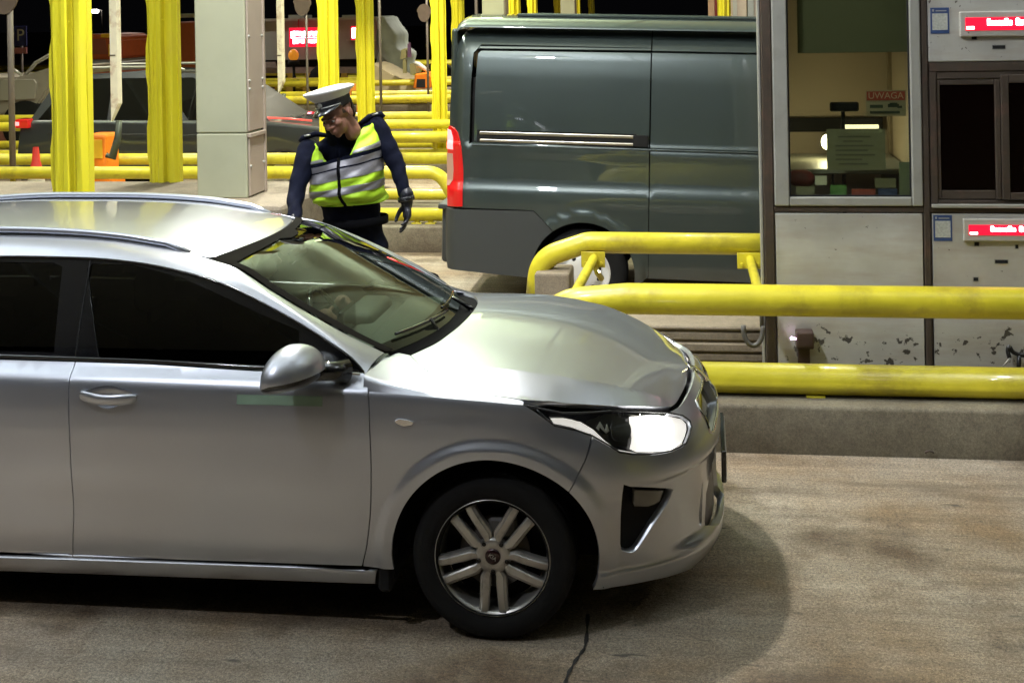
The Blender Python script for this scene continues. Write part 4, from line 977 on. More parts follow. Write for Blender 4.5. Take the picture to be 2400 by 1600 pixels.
# crash block with the canopy column
cbx = at(690, 470, Y=3.2)[0]; cz = 1.212
e = empty('crash_block', (-2.6, 3.3, KH), 'tall pinkish concrete crash block under the grey column, left of the officer', 'block')
bm = bmesh.new(); bx(bm, -4.5, cbx, 2.95, 4.12, KH, cz, .03, seg=2); link('block_body', bm, blockmat, e)
def column(n, label):
    y0 = 3.26+PITCH*n
    zb = cz if n == 0 else KH
    lx = at(460, 300, Y=3.26)[0]; rx = at(577, 300, Y=3.26)[0]
    e = empty('canopy_column', ((lx+rx)/2, y0+.17, zb), label, 'column', 'clad canopy columns')
    dz = at(500, 313, Y=3.26)[2]
    bm = bmesh.new(); bx(bm, lx, rx, y0, y0+.33, zb, dz-.003, .006); bx(bm, lx, rx, y0, y0+.33, dz+.003, CEIL, .006); bx(bm, lx+.01, rx-.01, y0+.01, y0+.32, zb, CEIL); link('cladding', bm, greymetal, e)
    bm = bmesh.new(); bx(bm, rx+.001, rx+.014, y0+.02, y0+.305, zb+.01, dz-.03, .004); bx(bm, rx+.001, rx+.014, y0+.02, y0+.305, dz+.01, CEIL, .004)
    bx(bm, rx+.001, rx+.03, y0+.01, y0+.31, dz-.03, dz-.004, .003); bx(bm, rx+.001, rx+.02, y0+.31, y0+.345, zb, CEIL, .004); link('side_channel', bm, greyside, e)
    bm = bmesh.new()
    for z in (zb+.2, zb+.75, dz+.28, dz+.62, dz+1.05, dz+1.6):
        for y in (y0+.035, y0+.29): lathe(bm, [(.0005, .024), (.009, .022), (.012, .014)], 'X', (rx, y, z), 10)
    link('rivets', bm, alu, e)
column(0, 'nearest pale grey canopy column, left of the officer'); column(2, 'far grey canopy column seen just above the van roof'); column(4, 'farthest grey canopy column, right of the one above the van')
# yellow corrugated posts (guard-rail section stood on end)
def make_post(material=yellow2):
    e = empty('yellow_post', (0, 0, KH), 'x', 'post', 'yellow corrugated posts on the islands')
    # section in (x,y), front faces -Y
    sec = [(-.155, .020), (-.132, .024), (-.126, -.018), (-.108, -.034), (-.085, -.036), (-.070, -.020), (-.048, -.020), (-.036, -.036), (-.004, -.040), (.006, -.030), (.016, .060), (.056, .062), (.064, -.022), (.068, -.034), (.095, -.036), (.112, -.030), (.128, .0), (.140, .022), (.152, .022)]
    bm = bmesh.new(); zs = np.linspace(KH, CEIL, 60); R = []
    for k, z in enumerate(zs):
        R.append([bm.verts.new((x-(.020 if (j == 0 and (k//3) % 2 == 0) else 0)+.002*sin(z*9+j), y+.004*sin(z*6.3+j*1.3), z)) for j, (x, y) in enumerate(sec)])
    for i in range(len(R)-1):
        for j in range(len(sec)-1): f = bm.faces.new((R[i][j], R[i][j+1], R[i+1][j+1], R[i+1][j]))
    link('corrugated_sheet', bm, material, e)
    bm = bmesh.new(); bx(bm, -.135, .125, .040, .17, KH, CEIL, .008); link('core', bm, material, e)
    bm = bmesh.new()
    for z in np.arange(.5, 5.6, .62): lathe(bm, [(.0005, -.012), (.011, -.010), (.014, .03)], 'Y', (0, .0, z), 8)
    link('bolts', bm, material, e)
    return e
PX = -3.0
def postx(px, Y): return at(px, 200, Y=Y)[0]
p0 = make_post(); first = True
names = ['near', 'second', 'third', 'fourth', 'fifth', 'sixth', 'seventh', 'eighth']
spots = [(161, 2.62, 'nearest yellow corrugated post, broadest one at the left', .76), (381, 4.05, 'yellow corrugated post directly left of the grey column', .74),
         (770, 2.62+PITCH, 'yellow corrugated post rising behind the officer\'s cap', .70), (857, 4.05+PITCH, 'yellow corrugated post just right of the officer\'s cap', .66),
         (1030, 2.62+2*PITCH, 'yellow corrugated post next to the rear top corner of the van', .72), (1076, 4.05+2*PITCH, 'yellow corrugated post half hidden by the van\'s rear roof corner', .66),
         (1208, 2.62+3*PITCH, 'yellow corrugated post right beside the far grey column above the van', .8)]
for n in (4, 5, 6, 7):
    spots.append((None, 2.62+PITCH*n, ['yellow post above the van, first right of the grey column', 'yellow post above the van, second right of the grey column', 'yellow post above the van, third right of the grey column', 'yellow post above the van, farthest right of that row'][n-4], .74))
for i, (px, Y, lab, wsc) in enumerate(spots):
    o = p0 if i == 0 else copy_tree(p0)
    x = postx(px, Y) if px else PX
    o.location = (x, Y, KH); o.scale = (wsc, wsc, 1); o['label'] = lab
bpy.context.view_layer.update()
for ch in p0.children: pass
# rails of the islands beyond
G = 'guard rails on the islands'
x2 = at(1042, 415, Y=yn+PITCH)[0]; Y2 = yn+PITCH
rail('guard_rail', [arc_path([(-18, Y2, ZU), (x2-.05, Y2, ZU), (x2+.12, Y2-.0, ZU-.30)], .22)], .066, 'upper yellow rail on the second island, bent down beside the van tail lamp', G, [foot(-3.2, Y2+.02, ZU), foot(-6.4, Y2+.02, ZU)])
rail('guard_rail', [arc_path([(-18, Y2+1.45, ZU-.02), (x2+.9, Y2+1.45, ZU-.02)], .2)], .066, 'back upper yellow rail of the second island, behind the orange box', G)
rail('guard_rail', [arc_path([(-18, Y2+1.45, ZL), (x2+.3, Y2+1.45, ZL), (x2+.5, Y2+1.3, ZL-.2)], .2)], .062, 'back lower yellow rail of the second island, behind the officer\'s elbow', G)
fx = at(1010, 527, Y=Y2)[0]
rail('guard_rail', [[(-18, Y2, ZL), (x2+.25, Y2, ZL)]], .066, 'low yellow rail on small feet between the officer\'s hand and the van', G, [foot(fx, Y2, ZL), foot(fx-.14, Y2, ZL), foot(-4.2, Y2, ZL)])
for n in range(2, 7):
    Yn = yn+PITCH*n; nm = ['', '', 'third', 'fourth', 'fifth', 'sixth', 'seventh'][n]
    for k, (dy, z) in enumerate(((0, ZU), (0, ZL), (1.45, ZU), (1.45, ZL))):
        rail('guard_rail', [[(-22-n, Yn+dy, z), (5, Yn+dy, z)]], .07, '%s yellow rail at the %s edge of the %s island' % ('upper' if z == ZU else 'lower', 'near' if dy == 0 else 'far', nm), G, n=12, brackets=[foot(-3+1.2*k, Yn+dy, z)] if dy == 0 else ())
    if n == 2:
        rail('guard_rail', [[(-4.6, Yn-.12, .60), (x2-.5, Yn-.12, .60)]], .085, 'bright yellow middle rail right of the officer\'s shoulder', G)

# =====================================================================================================
#                                             TOLL BOOTH
# =====================================================================================================
BY = 2.85
def bp(px, py, Y=BY): p = at(px, py, Y=Y); return p[0], p[2]
booth = empty('toll_booth', (2.6, 3.5, KH), 'metal toll booth with steel panels, a big window and red displays at the right', 'toll booth')
bxl = bp(1788, 400)[0]; bxw = bp(2170, 400)[0]; BX1 = 4.9; BY1 = 4.05; BZ1 = 3.3
wl, wr = bp(1814, 400)[0], bp(2161, 400)[0]; zb_f = bp(2000, 482)[1]; zlow = bp(2000, 499)[1]; zmid = bp(2000, 490)[1]
il, ir = bp(1847, 300)[0], bp(2134, 300)[0]; iz = bp(2000, 461)[1]
# dark aluminium skeleton
bm = bmesh.new()
bx(bm, bxl, wl-.003, BY-.012, BY+.06, KH, BZ1, .006); bx(bm, wr+.004, bp(2180, 400)[0]-.003, BY-.010, BY+.06, KH, BZ1, .006)
bx(bm, bxl+.01, BX1, BY-.006, BY+.05, zlow+.004, zb_f-.003, .004)
bx(bm, bxl+.02, BX1, BY+.012, BY+.05, KH, KH+.05, .004)
for x in (3.55, 4.85): bx(bm, x-.02, x+.03, BY-.010, BY+.06, KH, BZ1, .005)
bx(bm, bxl+.10, bxl+.14, BY1-.05, BY1-.041, KH, BZ1, .002)
link('frame', bm, brownal, booth)
bm = bmesh.new(); bx(bm, bxl-.018, bxl-.002, BY+.01, BY+.09, KH, BZ1, .004); bx(bm, bxl-.010, bxl-.002, BY+.092, BY+.30, KH, BZ1, .003); bx(bm, bxl+.10, bxl+.13, BY+.31, BY1-.06, KH, BZ1, .004); bx(bm, bxl, bxl+.10, BY+.29, BY+.31, KH, BZ1, .003); link('corner_panel', bm, alu, booth)
# big window frame
bm = bmesh.new(); zt_ = BZ1-.1; yf0 = BY-.022
bx(bm, wl, il, yf0, BY+.03, zb_f, zt_, .007, seg=2); bx(bm, ir, wr, yf0, BY+.03, zb_f, zt_, .007, seg=2); bx(bm, il+.001, ir-.001, yf0+.002, BY+.03, zb_f, iz, .007, seg=2); bx(bm, il+.001, ir-.001, yf0+.002, BY+.03, zt_-.08, zt_, .007)
wf_ = link('window_frame', bm, alu, booth)
bm = bmesh.new(); bx(bm, il+.001, ir-.001, BY+.004, BY+.009, iz+.001, zt_-.081); link('window_pane', bm, boothglass, wf_)
bm = bmesh.new(); q = .010; bx(bm, il+.001, il+q, BY-.006, BY+.003, iz+.001, zt_-.09); bx(bm, ir-q, ir-.001, BY-.006, BY+.003, iz+.001, zt_-.09); bx(bm, il+q, ir-q, BY-.006, BY+.003, iz+.001, iz+q); link('window_gasket', bm, inner, wf_)
# steel panels: lower left, lower right, upper right
def steelpanel(x0, x1, z0, z1, nm='steel_panel', m_=None):
    bm = bmesh.new(); bx(bm, x0+.003, x1-.003, BY-.004, BY+.02, z0+.003, z1-.003, .004, seg=2); return link(nm, bm, m_ or steelp, booth)
def boothsteel(name):
    m, t, b = nt(name); N = t.nodes.new; L = t.links.new
    tc = N('ShaderNodeTexCoord'); b.inputs['Metallic'].default_value = .35; b.inputs['Roughness'].default_value = .42
    def noise(s, d, vec, rg=.6):
        n = N('ShaderNodeTexNoise'); n.inputs['Scale'].default_value = s; n.inputs['Detail'].default_value = d; n.inputs['Roughness'].default_value = rg; L(vec, n.inputs['Vector']); return n.outputs[0]
    def rg(x, a, c, d, e):
        r = N('ShaderNodeMapRange'); r.inputs[1].default_value = a; r.inputs[2].default_value = c; r.inputs[3].default_value = d; r.inputs[4].default_value = e; L(x, r.inputs[0]); return r.outputs[0]
    def mix(f, a, c):
        x = N('ShaderNodeMix'); x.data_type = 'RGBA'; L(f, x.inputs[0])
        for i, v in ((6, a), (7, c)):
            if isinstance(v, tuple): x.inputs[i].default_value = (*v, 1)
            else: L(v, x.inputs[i])
        return x.outputs[2]
    o = tc.outputs['Object']
    mp = N('ShaderNodeMapping'); mp.inputs['Scale'].default_value = (1, 1, 6); L(o, mp.inputs[0])
    c = mix(rg(noise(2.2, 6, o), .3, .7, 0, 1), (.66, .66, .62), (.50, .49, .44))
    c = mix(rg(noise(3, 5, mp.outputs[0]), .45, .8, 0, .5), c, (.42, .33, .26))
    sx_ = N('ShaderNodeSeparateXYZ'); L(o, sx_.inputs[0])
    low = rg(sx_.outputs[2], .68, .42, 0, 1)
    # splashed grime: blots thicken towards the foot of the wall
    bl = noise(17, 5, o, .55); th = N('ShaderNodeMath'); th.operation = 'MULTIPLY_ADD'; L(low, th.inputs[0]); th.inputs[1].default_value = .135; L(bl, th.inputs[2])
    c = mix(rg(th.outputs[0], .725, .75, 0, .9), c, (.035, .028, .02))
    # rust freckles near the display
    bl2 = noise(34, 3, o); hi = rg(sx_.outputs[2], 2.0, 2.1, 0, 1); hi2 = rg(sx_.outputs[0], 2.42, 2.36, 0, 1); mm = N('ShaderNodeMath'); mm.operation = 'MULTIPLY'; L(hi, mm.inputs[0]); L(hi2, mm.inputs[1])
    t2 = N('ShaderNodeMath'); t2.operation = 'MULTIPLY_ADD'; L(mm.outputs[0], t2.inputs[0]); t2.inputs[1].default_value = .06; L(bl2, t2.inputs[2])
    c = mix(rg(t2.outputs[0], .70, .73, 0, .85), c, (.06, .04, .02))
    L(c, b.inputs['Base Color'])
    bp_ = N('ShaderNodeBump'); bp_.inputs['Strength'].default_value = .08; bp_.inputs['Distance'].default_value = .01; L(noise(5, 3, mp.outputs[0]), bp_.inputs['Height']); L(bp_.outputs[0], b.inputs['Normal'])
    return m
steelp = boothsteel('booth_sheet_metal')
rx0 = bp(2181, 400)[0]
steelpanel(wl, wr, KH+.05, zlow); steelpanel(rx0, 3.53, KH+.05, zlow); steelpanel(3.58, 4.83, KH+.05, BZ1-.05)
zu0 = bp(2300, 145)[1]; steelpanel(rx0-.004, 3.53, zu0, BZ1-.05)
bm = bmesh.new(); bx(bm, rx0, 3.53, BY-.002, BY+.04, bp(2300, 167)[1], zu0-.003, .003); link('transom', bm, brownal, booth)
# sliding window at the right
z1_s = bp(2300, 168)[1]; sw = empty('sliding_window', (rx0+.3, BY, zb_f)); sw.parent = booth; sw.matrix_parent_inverse = booth.matrix_world.inverted(); bpy.context.view_layer.update()
o0 = bp(2197, 300)[0]; o1 = bp(2345, 300)[0]; gz0 = bp(2300, 447)[1]; gz1 = bp(2300, 199)[1]; g0 = bp(2205, 300)[0]; g1 = bp(2333, 300)[0]
bm = bmesh.new(); bx(bm, rx0, o0-.002, BY-.004, BY+.05, zb_f, z1_s, .003); bx(bm, o0, 3.53, BY+.004, BY+.05, gz1+.035, z1_s, .003); bx(bm, o0, 3.53, BY+.006, BY+.05, zb_f, gz0-.055, .003); link('outer_frame', bm, brownal, sw)
bm = bmesh.new(); bx(bm, o0, g0, BY+.008, BY+.04, gz0-.05, gz1+.03, .003); bx(bm, g1, o1, BY-.002, BY+.04, gz0-.05, gz1+.03, .003); bx(bm, g0+.001, g1-.001, BY+.010, BY+.04, gz1, gz1+.03, .003); bx(bm, g0+.001, g1-.001, BY+.010, BY+.04, gz0-.05, gz0, .003)
bx(bm, o1+.003, o1+.045, BY-.012, BY+.02, gz0-.05, gz1+.055, .003); bx(bm, o1+.046, 3.2, BY-.012, BY+.02, gz1+.01, gz1+.055, .003); bx(bm, o1+.046, 3.2, BY-.012, BY+.02, gz0-.05, gz0-.01, .003); link('sash_frame', bm, brownal, sw)
bm = bmesh.new(); bx(bm, g0+.001, g1-.001, BY+.02, BY+.025, gz0, gz1); bx(bm, o1+.046, 3.2, BY+.0, BY+.005, gz0-.009, gz1+.009); link('sash_pane', bm, mat('window_dark_glass', (.0025, .0008, .0006), .25, spec=.08), sw)
bm = bmesh.new(); bx(bm, rx0, 3.53, BY-.03, BY+.003, bp(2300, 486)[1], bp(2300, 478)[1], .003); link('window_sill', bm, alu, sw)
# walls, roof, floor inside
bm = bmesh.new(); bx(bm, bxl+.10, BX1, BY1-.04, BY1, KH, BZ1); bx(bm, BX1-.04, BX1, BY+.07, BY1-.05, KH, BZ1); bx(bm, bxl+.0, BX1, BY-.1, BY1+.1, BZ1+.001, BZ1+.14, .01); bx(bm, bxl+.14, BX1-.05, BY+.07, BY1-.06, KH, KH+.03)
bx(bm, rx0-.06, rx0-.02, BY+.07, BY1-.05, KH+.04, BZ1-.01)
link('booth_walls', bm, mat('booth_inner_wall', (.34, .28, .20), .7, var=.06, vscale=2), booth)
# things on and in the booth
def thing(name, loc, label, cat, group=None): return empty(name, loc, label, cat, group)
yi = BY+.06
# upper blind seen through the pane
a = bp(1868, 19, BY+.12); b_ = bp(2131, 122, BY+.12)
t = thing('roller_blind', (a[0], BY+.12, b_[1]), 'olive roller blind lowered at the top inside the big booth window', 'blind')
bm = bmesh.new(); bx(bm, a[0], b_[0], BY+.12, BY+.13, b_[1], zt_-.1, .002); link('blind_cloth', bm, mat('blind', (.11, .11, .065), .8), t)
a = bp(1937, 303, BY+.05); b_ = bp(2076, 399, BY+.05)
t = thing('notice_sheet', (a[0], BY+.05, b_[1]), 'olive-grey printed notice sheet taped low inside the booth window', 'notice')
bm = bmesh.new(); bx(bm, a[0], b_[0], BY+.05, BY+.053, b_[1], a[1]); link('sheet', bm, paper, t)
bm = bmesh.new()
for k, (u0, u1) in enumerate(((.2, .75), (.28, .62), (.15, .8), (.15, .7), (.15, .82), (.15, .6), (.2, .7))):
    z = a[1]+(b_[1]-a[1])*(.18+.11*k); bx(bm, a[0]+(b_[0]-a[0])*u0, a[0]+(b_[0]-a[0])*u1, BY+.0485, BY+.0498, z-.006, z+.003)
link('print_lines', bm, mat('print_grey', (.10, .10, .07), .8), t)
a = bp(2031, 215, BY+.03); b_ = bp(2121, 235, BY+.03); c_ = bp(2126, 272, BY+.03)
t = thing('warning_sign', (a[0], BY+.03, c_[1]), 'notice headed UWAGA in red inside the booth window, top right', 'sign')
bm = bmesh.new(); bx(bm, a[0]-.004, b_[0]+.004, BY+.03, BY+.033, c_[1], a[1]+.006); link('sign_board', bm, mat('sign_cream', (.26, .22, .15), .6), t)
bm = bmesh.new(); bx(bm, a[0], b_[0], BY+.027, BY+.0295, b_[1], a[1]); link('sign_header', bm, redprint, t)
text_mesh('UWAGA', (a[1]-b_[1])*1.02, ((a[0]+b_[0])/2, BY+.0262, (a[1]+b_[1])/2), FRONT, mat('sign_letters', (.42, .30, .22), .6), 'sign_lettering', t, .0004)
bm = bmesh.new(); zz_ = lambda f: b_[1]+(c_[1]-b_[1])*f
xx_ = lambda f: a[0]+(b_[0]-a[0])*f
for (u0, u1, f0, f1) in ((.08, .42, .28, .48), (.08, .86, .68, .84), (.60, .80, .16, .30), (.55, .84, .24, .44), (.8, .92, .36, .5)): bx(bm, xx_(u0), xx_(u1), BY+.0275, BY+.0295, zz_(f1), zz_(f0))
link('sign_print', bm, mat('print_dark', (.03, .04, .025), .7), t)
# monitor, lamp strip, desk, cup
a = bp(1945, 240, 3.25); b_ = bp(2014, 262, 3.25)
t = thing('monitor', (a[0]+.08, 3.25, 1.2), 'black desk monitor on a thin stand inside the booth', 'monitor')
bm = bmesh.new(); bx(bm, a[0], b_[0], 3.25, 3.28, b_[1], a[1], .012, seg=2); link('screen', bm, inner, t)
c2 = bp(1978, 300, 3.25); bm = bmesh.new(); bx(bm, c2[0]-.011, c2[0]+.011, 3.285, 3.30, 1.1, (a[1]+b_[1])/2, .004); link('stand', bm, inner, t)
a = bp(1979, 293, 3.95); b_ = bp(2060, 302, 3.95)
t = thing('strip_lamp', (a[0], 3.95, b_[1]), 'small lit strip lamp on the back wall of the booth', 'lamp')
bm = bmesh.new(); bx(bm, a[0], b_[0], 3.95, 3.97, b_[1], a[1], .003); link('lit_tube', bm, warmlamp, t)
bm = bmesh.new(); bx(bm, a[0]-.4, b_[0]+.03, 3.975, 3.995, b_[1]-.02, a[1]+.045, .003); link('lamp_tray', bm, inner, t)
a = bp(1926, 316, 3.6)
t = thing('desk_lamp', (a[0], 3.6, 1.2), 'small glaring desk lamp half hidden behind the notice sheet', 'lamp')
bm = bmesh.new(); r = bmesh.ops.create_uvsphere(bm, u_segments=14, v_segments=8, radius=.032); bmesh.ops.scale(bm, vec=(1.1, .5, 1.5), verts=bm.verts); bmesh.ops.translate(bm, vec=(a[0]+.03, 3.6, bp(1930, 333, 3.6)[1]), verts=bm.verts); link('bulb', bm, mat('bulb_lit', (1, 1, 1), .3, emit=(1, .93, .72), es=9), t)
bm = bmesh.new(); zz0 = bp(1930, 333, 3.6)[1]; tube(bm, [(a[0]+.06, 3.63, zz0), (a[0]+.07, 3.66, zz0-.2), (a[0]+.07, 3.66, 1.12)], .008, 8); link('lamp_stem', bm, inner, t)
l = bpy.data.lights.new('booth_lamp', 'POINT'); l.energy = 5.; l.color = (1, .85, .55); l.shadow_soft_size = .05; lo = bpy.data.objects.new('booth_lamp', l); COL.objects.link(lo); lo.location = (a[0]+.02, 3.52, zz0)
l = bpy.data.lights.new('booth_fill_light', 'POINT'); l.energy = 4.5; l.color = (1, .86, .6); l.shadow_soft_size = .08; lo = bpy.data.objects.new('booth_fill_light', l); COL.objects.link(lo); lo.location = (1.75, 2.99, 2.95)  # added fill near the window, brightens the blind and papers
zd = bp(1900, 385, 3.3)[1]
t = thing('booth_desk', (1.6, 3.4, .9), 'grey desk top inside the booth behind the window', 'desk')
bm = bmesh.new(); bx(bm, bxl+.14, rx0-.08, 3.05, 3.9, zd-.03, zd, .005); bx(bm, bxl+.16, bxl+.20, 3.1, 3.85, KH+.03, zd-.031); bx(bm, rx0-.14, rx0-.1, 3.1, 3.85, KH+.03, zd-.031); link('desk_top', bm, mat('desk_grey', (.20, .20, .16), .5), t)
a = bp(1882, 420, 3.0)
t = thing('red_cushion', (a[0], 3.0, a[1]-.05), 'dark red rounded bag lying at the left inside the booth window', 'bag')
me = blob([('e', (a[0], 3.02, a[1]), (.075, .04, .055)), ('e', (a[0]-.04, 3.02, a[1]+.005), (.05, .04, .05))], .012, 2); link('bag_body', me, mat('dark_red', (.16, .015, .015), .5), t)
# small cabinet on the back wall at right
a = bp(2085, 285, 3.85); b_ = bp(2115, 372, 3.85)
t = thing('wall_duct', (a[0], 3.9, b_[1]), 'tall brownish cable duct on the back wall under the UWAGA notice', 'duct')
bm = bmesh.new(); bx(bm, a[0], b_[0], 3.88, 3.95, b_[1], a[1]+.9, .004); bx(bm, a[0]+.02, b_[0]-.02, 3.865, 3.879, b_[1]+.02, a[1]+.9, .004); link('duct_body', bm, mat('duct', (.20, .16, .10), .6), t)
# stickers along the pane's foot
for (x0, x1, y0, y1, m_, lab) in ((1946, 1984, 434, 458, green, 'green sticker at the foot of the booth window'), (1996, 2052, 443, 458, redprint, 'red sticker at the foot of the booth window'), (2058, 2103, 442, 458, bluep, 'dark blue sticker right of the red one on the booth window'),
                                 (2050, 2100, 418, 440, paper, 'small beige slip above the dark blue sticker on the booth window'), (1865, 1910, 437, 460, paper, 'beige card at the bottom left corner of the booth window'), (1910, 1938, 412, 434, paperw, 'small pale card beside the red bag in the booth window'), (2107, 2134, 380, 459, mat('pale_green_print', (.16, .19, .13), .6), 'pale green strip down the right foot of the booth window')):
    a = bp(x0, y0, BY+.02); b_ = bp(x1, y1, BY+.02); t = thing('sticker', (a[0], BY+.02, b_[1]), lab, 'sticker')
    bm = bmesh.new(); bx(bm, a[0], b_[0], BY+.018, BY+.020, max(b_[1], iz+.004), a[1]); link('sticker_print', bm, m_, t)
# QR stickers: blue bordered, code left blank
for (x0, y0, x1, y1, lab) in ((2180, 19, 2225, 79, 'blue bordered sticker on the upper panel of the booth'), (2187, 504, 2232, 565, 'blue bordered sticker on the lower panel of the booth')):
    a = bp(x0, y0, BY-.004); b_ = bp(x1, y1, BY-.004); t = thing('sticker', (a[0], BY, b_[1]), lab, 'sticker')
    bm = bmesh.new(); bx(bm, a[0], b_[0], BY-.0065, BY-.0045, b_[1], a[1], .0004); link('sticker_border', bm, bluep, t)
    W = b_[0]-a[0]; Hh = a[1]-b_[1]
    bm = bmesh.new(); bx(bm, a[0]+W*.09, b_[0]-W*.09, BY-.0082, BY-.007, b_[1]+Hh*.14, a[1]-Hh*.22); link('sticker_field', bm, mat('sticker_grey'+str(y0), (.42, .43, .38), .5, var=.25, vscale=90), t)
    bm = bmesh.new(); bx(bm, a[0]+W*.10, a[0]+W*.20, BY-.0082, BY-.007, a[1]-Hh*.15, a[1]-Hh*.06); bx(bm, a[0]+W*.28, a[0]+W*.86, BY-.0082, BY-.007, a[1]-Hh*.14, a[1]-Hh*.10); link('sticker_header', bm, alu, t)
# LED displays
for (x0, y0, x1, y1, lab, rot) in ((2262, 42, 2420, 70, 'red lit LED display on the upper panel of the booth', .018), (2270, 527, 2428, 552, 'red lit LED display on the lower panel of the booth', .01)):
    a = bp(x0, y0, BY-.03); b_ = bp(x1, y1, BY-.03); t = thing('led_display', (a[0], BY-.03, b_[1]), lab, 'display')
    bm = bmesh.new(); bx(bm, a[0]-.028, b_[0]+.06, BY-.03, BY-.004, b_[1]-.034, a[1]+.034, .006, seg=2); link('display_case', bm, steelp, t)
    bm = bmesh.new(); bx(bm, a[0], b_[0], BY-.034, BY-.031, b_[1], a[1], .001); link('display_field', bm, redled, t)
    Hh = a[1]-b_[1]
    bm = bmesh.new(); bx(bm, a[0]+.006, a[0]+.048, BY-.037, BY-.035, b_[1]+Hh*.10, b_[1]+Hh*.32, .001)
    link('display_dash', bm, redled2, t)
    bm = bmesh.new(); xx = a[0]+.118; rnd = random.Random(3)
    for i in range(7):
        wv = .016+.004*rnd.random(); bx(bm, xx, xx+wv, BY-.037, BY-.035, b_[1]+Hh*(.36+.03*rnd.random()), b_[1]+Hh*(.74+.16*(i in (0, 5))), .004, seg=2); xx += wv+.0015
    xx += .018
    for i in range(5):
        wv = .017+.004*rnd.random(); bx(bm, xx, xx+wv, BY-.037, BY-.035, b_[1]+Hh*.36, b_[1]+Hh*(.76+.14*(i == 0)), .004, seg=2); xx += wv+.0015
    link('display_letters', bm, redled2, t)
# slots in the panels
for (x, y, w_, h_, lab) in ((2341, 111, 30, 8, 'black slot in the upper steel panel'), (2347, 613, 30, 8, 'black slot in the lower steel panel'), (2289, 572, 11, 9, 'small square hole under the lower display, left'), (2383, 578, 7, 9, 'small square hole under the lower display, right'), (2287, 654, 11, 8, 'small square hole low on the steel panel'), (2283, 89, 12, 8, 'dark square hole under the upper display')):
    a = bp(x-w_/2, y-h_/2, BY-.004); b_ = bp(x+w_/2, y+h_/2, BY-.004); t = thing('coin_slot', (a[0], BY, b_[1]), lab, 'slot')
    bm = bmesh.new(); bx(bm, a[0], b_[0], BY-.0075, BY-.0045, b_[1], a[1], .001); link('slot_mouth', bm, inner, t)
    bm = bmesh.new(); bx(bm, a[0]-.004, b_[0]+.004, BY-.0060, BY-.0046, a[1]+.0005, a[1]+.004); bx(bm, a[0]-.004, b_[0]+.004, BY-.0060, BY-.0046, b_[1]-.004, b_[1]-.0005); bx(bm, a[0]-.004, a[0]-.0005, BY-.0060, BY-.0046, b_[1]-.0005, a[1]+.0005); bx(bm, b_[0]+.0005, b_[0]+.004, BY-.0060, BY-.0046, b_[1]-.0005, a[1]+.0005); bmesh.ops.remove_doubles(bm, verts=bm.verts, dist=.0012); link('slot_lip', bm, alu, t)
# camera box with violet light, black hose bracket
a = bp(1866, 778, 2.75); b_ = bp(1908, 818, 2.75)
t = thing('sensor_box', (a[0], 2.75, b_[1]), 'dark sensor box with a tiny violet light under the yellow rail', 'sensor')
bm = bmesh.new(); bx(bm, a[0], b_[0], 2.74, 2.84, b_[1], a[1], .008, seg=2); bx(bm, a[0]+.01, b_[0]-.02, 2.78, 2.82, KH, b_[1]-.001, .004); link('sensor_case', bm, mat('sensor_brown', (.05, .028, .022), .5), t)
lv_ = bp(1856, 793, 2.73); bm = bmesh.new(); r = bmesh.ops.create_uvsphere(bm, u_segments=10, v_segments=6, radius=.010); bmesh.ops.translate(bm, vec=(lv_[0], 2.735, lv_[1]), verts=bm.verts); tube(bm, [(lv_[0], 2.74, lv_[1]), (a[0]+.01, 2.76, lv_[1]-.01)], .006, 6); link('violet_light', bm, violet, t)
hp = [bp(x, y, 2.80) for x, y in ((2352, 868), (2366, 838), (2362, 822), (2366, 812), (2376, 826), (2402, 833), (2440, 832))]
t = thing('hose_bracket', (hp[0][0], 2.8, hp[0][1]), 'black bent hose bracket on the booth foot at the right edge', 'bracket')
bm = bmesh.new(); tube(bm, spl([(p[0], 2.80, p[1]) for p in hp[1:]], 4), .012, 8); tube(bm, [(hp[5][0]-.03, 2.8, hp[5][1]), (hp[5][0]-.035, 2.8, hp[0][1])], .012, 8); link('hose', bm, blk, t)
bm = bmesh.new(); tube(bm, [(hp[0][0]-.02, 2.8, hp[0][1]), (hp[1][0], 2.79, hp[1][1])], .005, 6); link('thin_wire', bm, alu, t)
# booths of the lanes beyond (plain: their edges show left of the near booth)
def farbooth(n):
    y0 = BY+PITCH*n; e = empty('toll_booth', (2.6, y0+.6, KH), ['', 'dim striped edge of the toll booth on the second island, behind the van', 'dim edge of the toll booth on the third island', 'distant toll booth edge on the fourth island'][n], 'toll booth', 'booths of the lanes beyond')
    bm = bmesh.new(); bx(bm, 1.35, 5, y0, y0+1.2, KH, 3.3, .01); link('booth_walls', bm, greyside, e)
    bm = bmesh.new()
    for k in range(7): bx(bm, 1.30+.22*k, 1.36+.22*k, y0-.03, y0-.003, KH, 3.3, .004)
    link('ribs', bm, alu, e)
    bm = bmesh.new(); bx(bm, 1.5, 2.6, y0-.012, y0-.002, 1.3, 2.6); link('window', bm, darkglass, e)
for n in (1, 2, 3): farbooth(n)
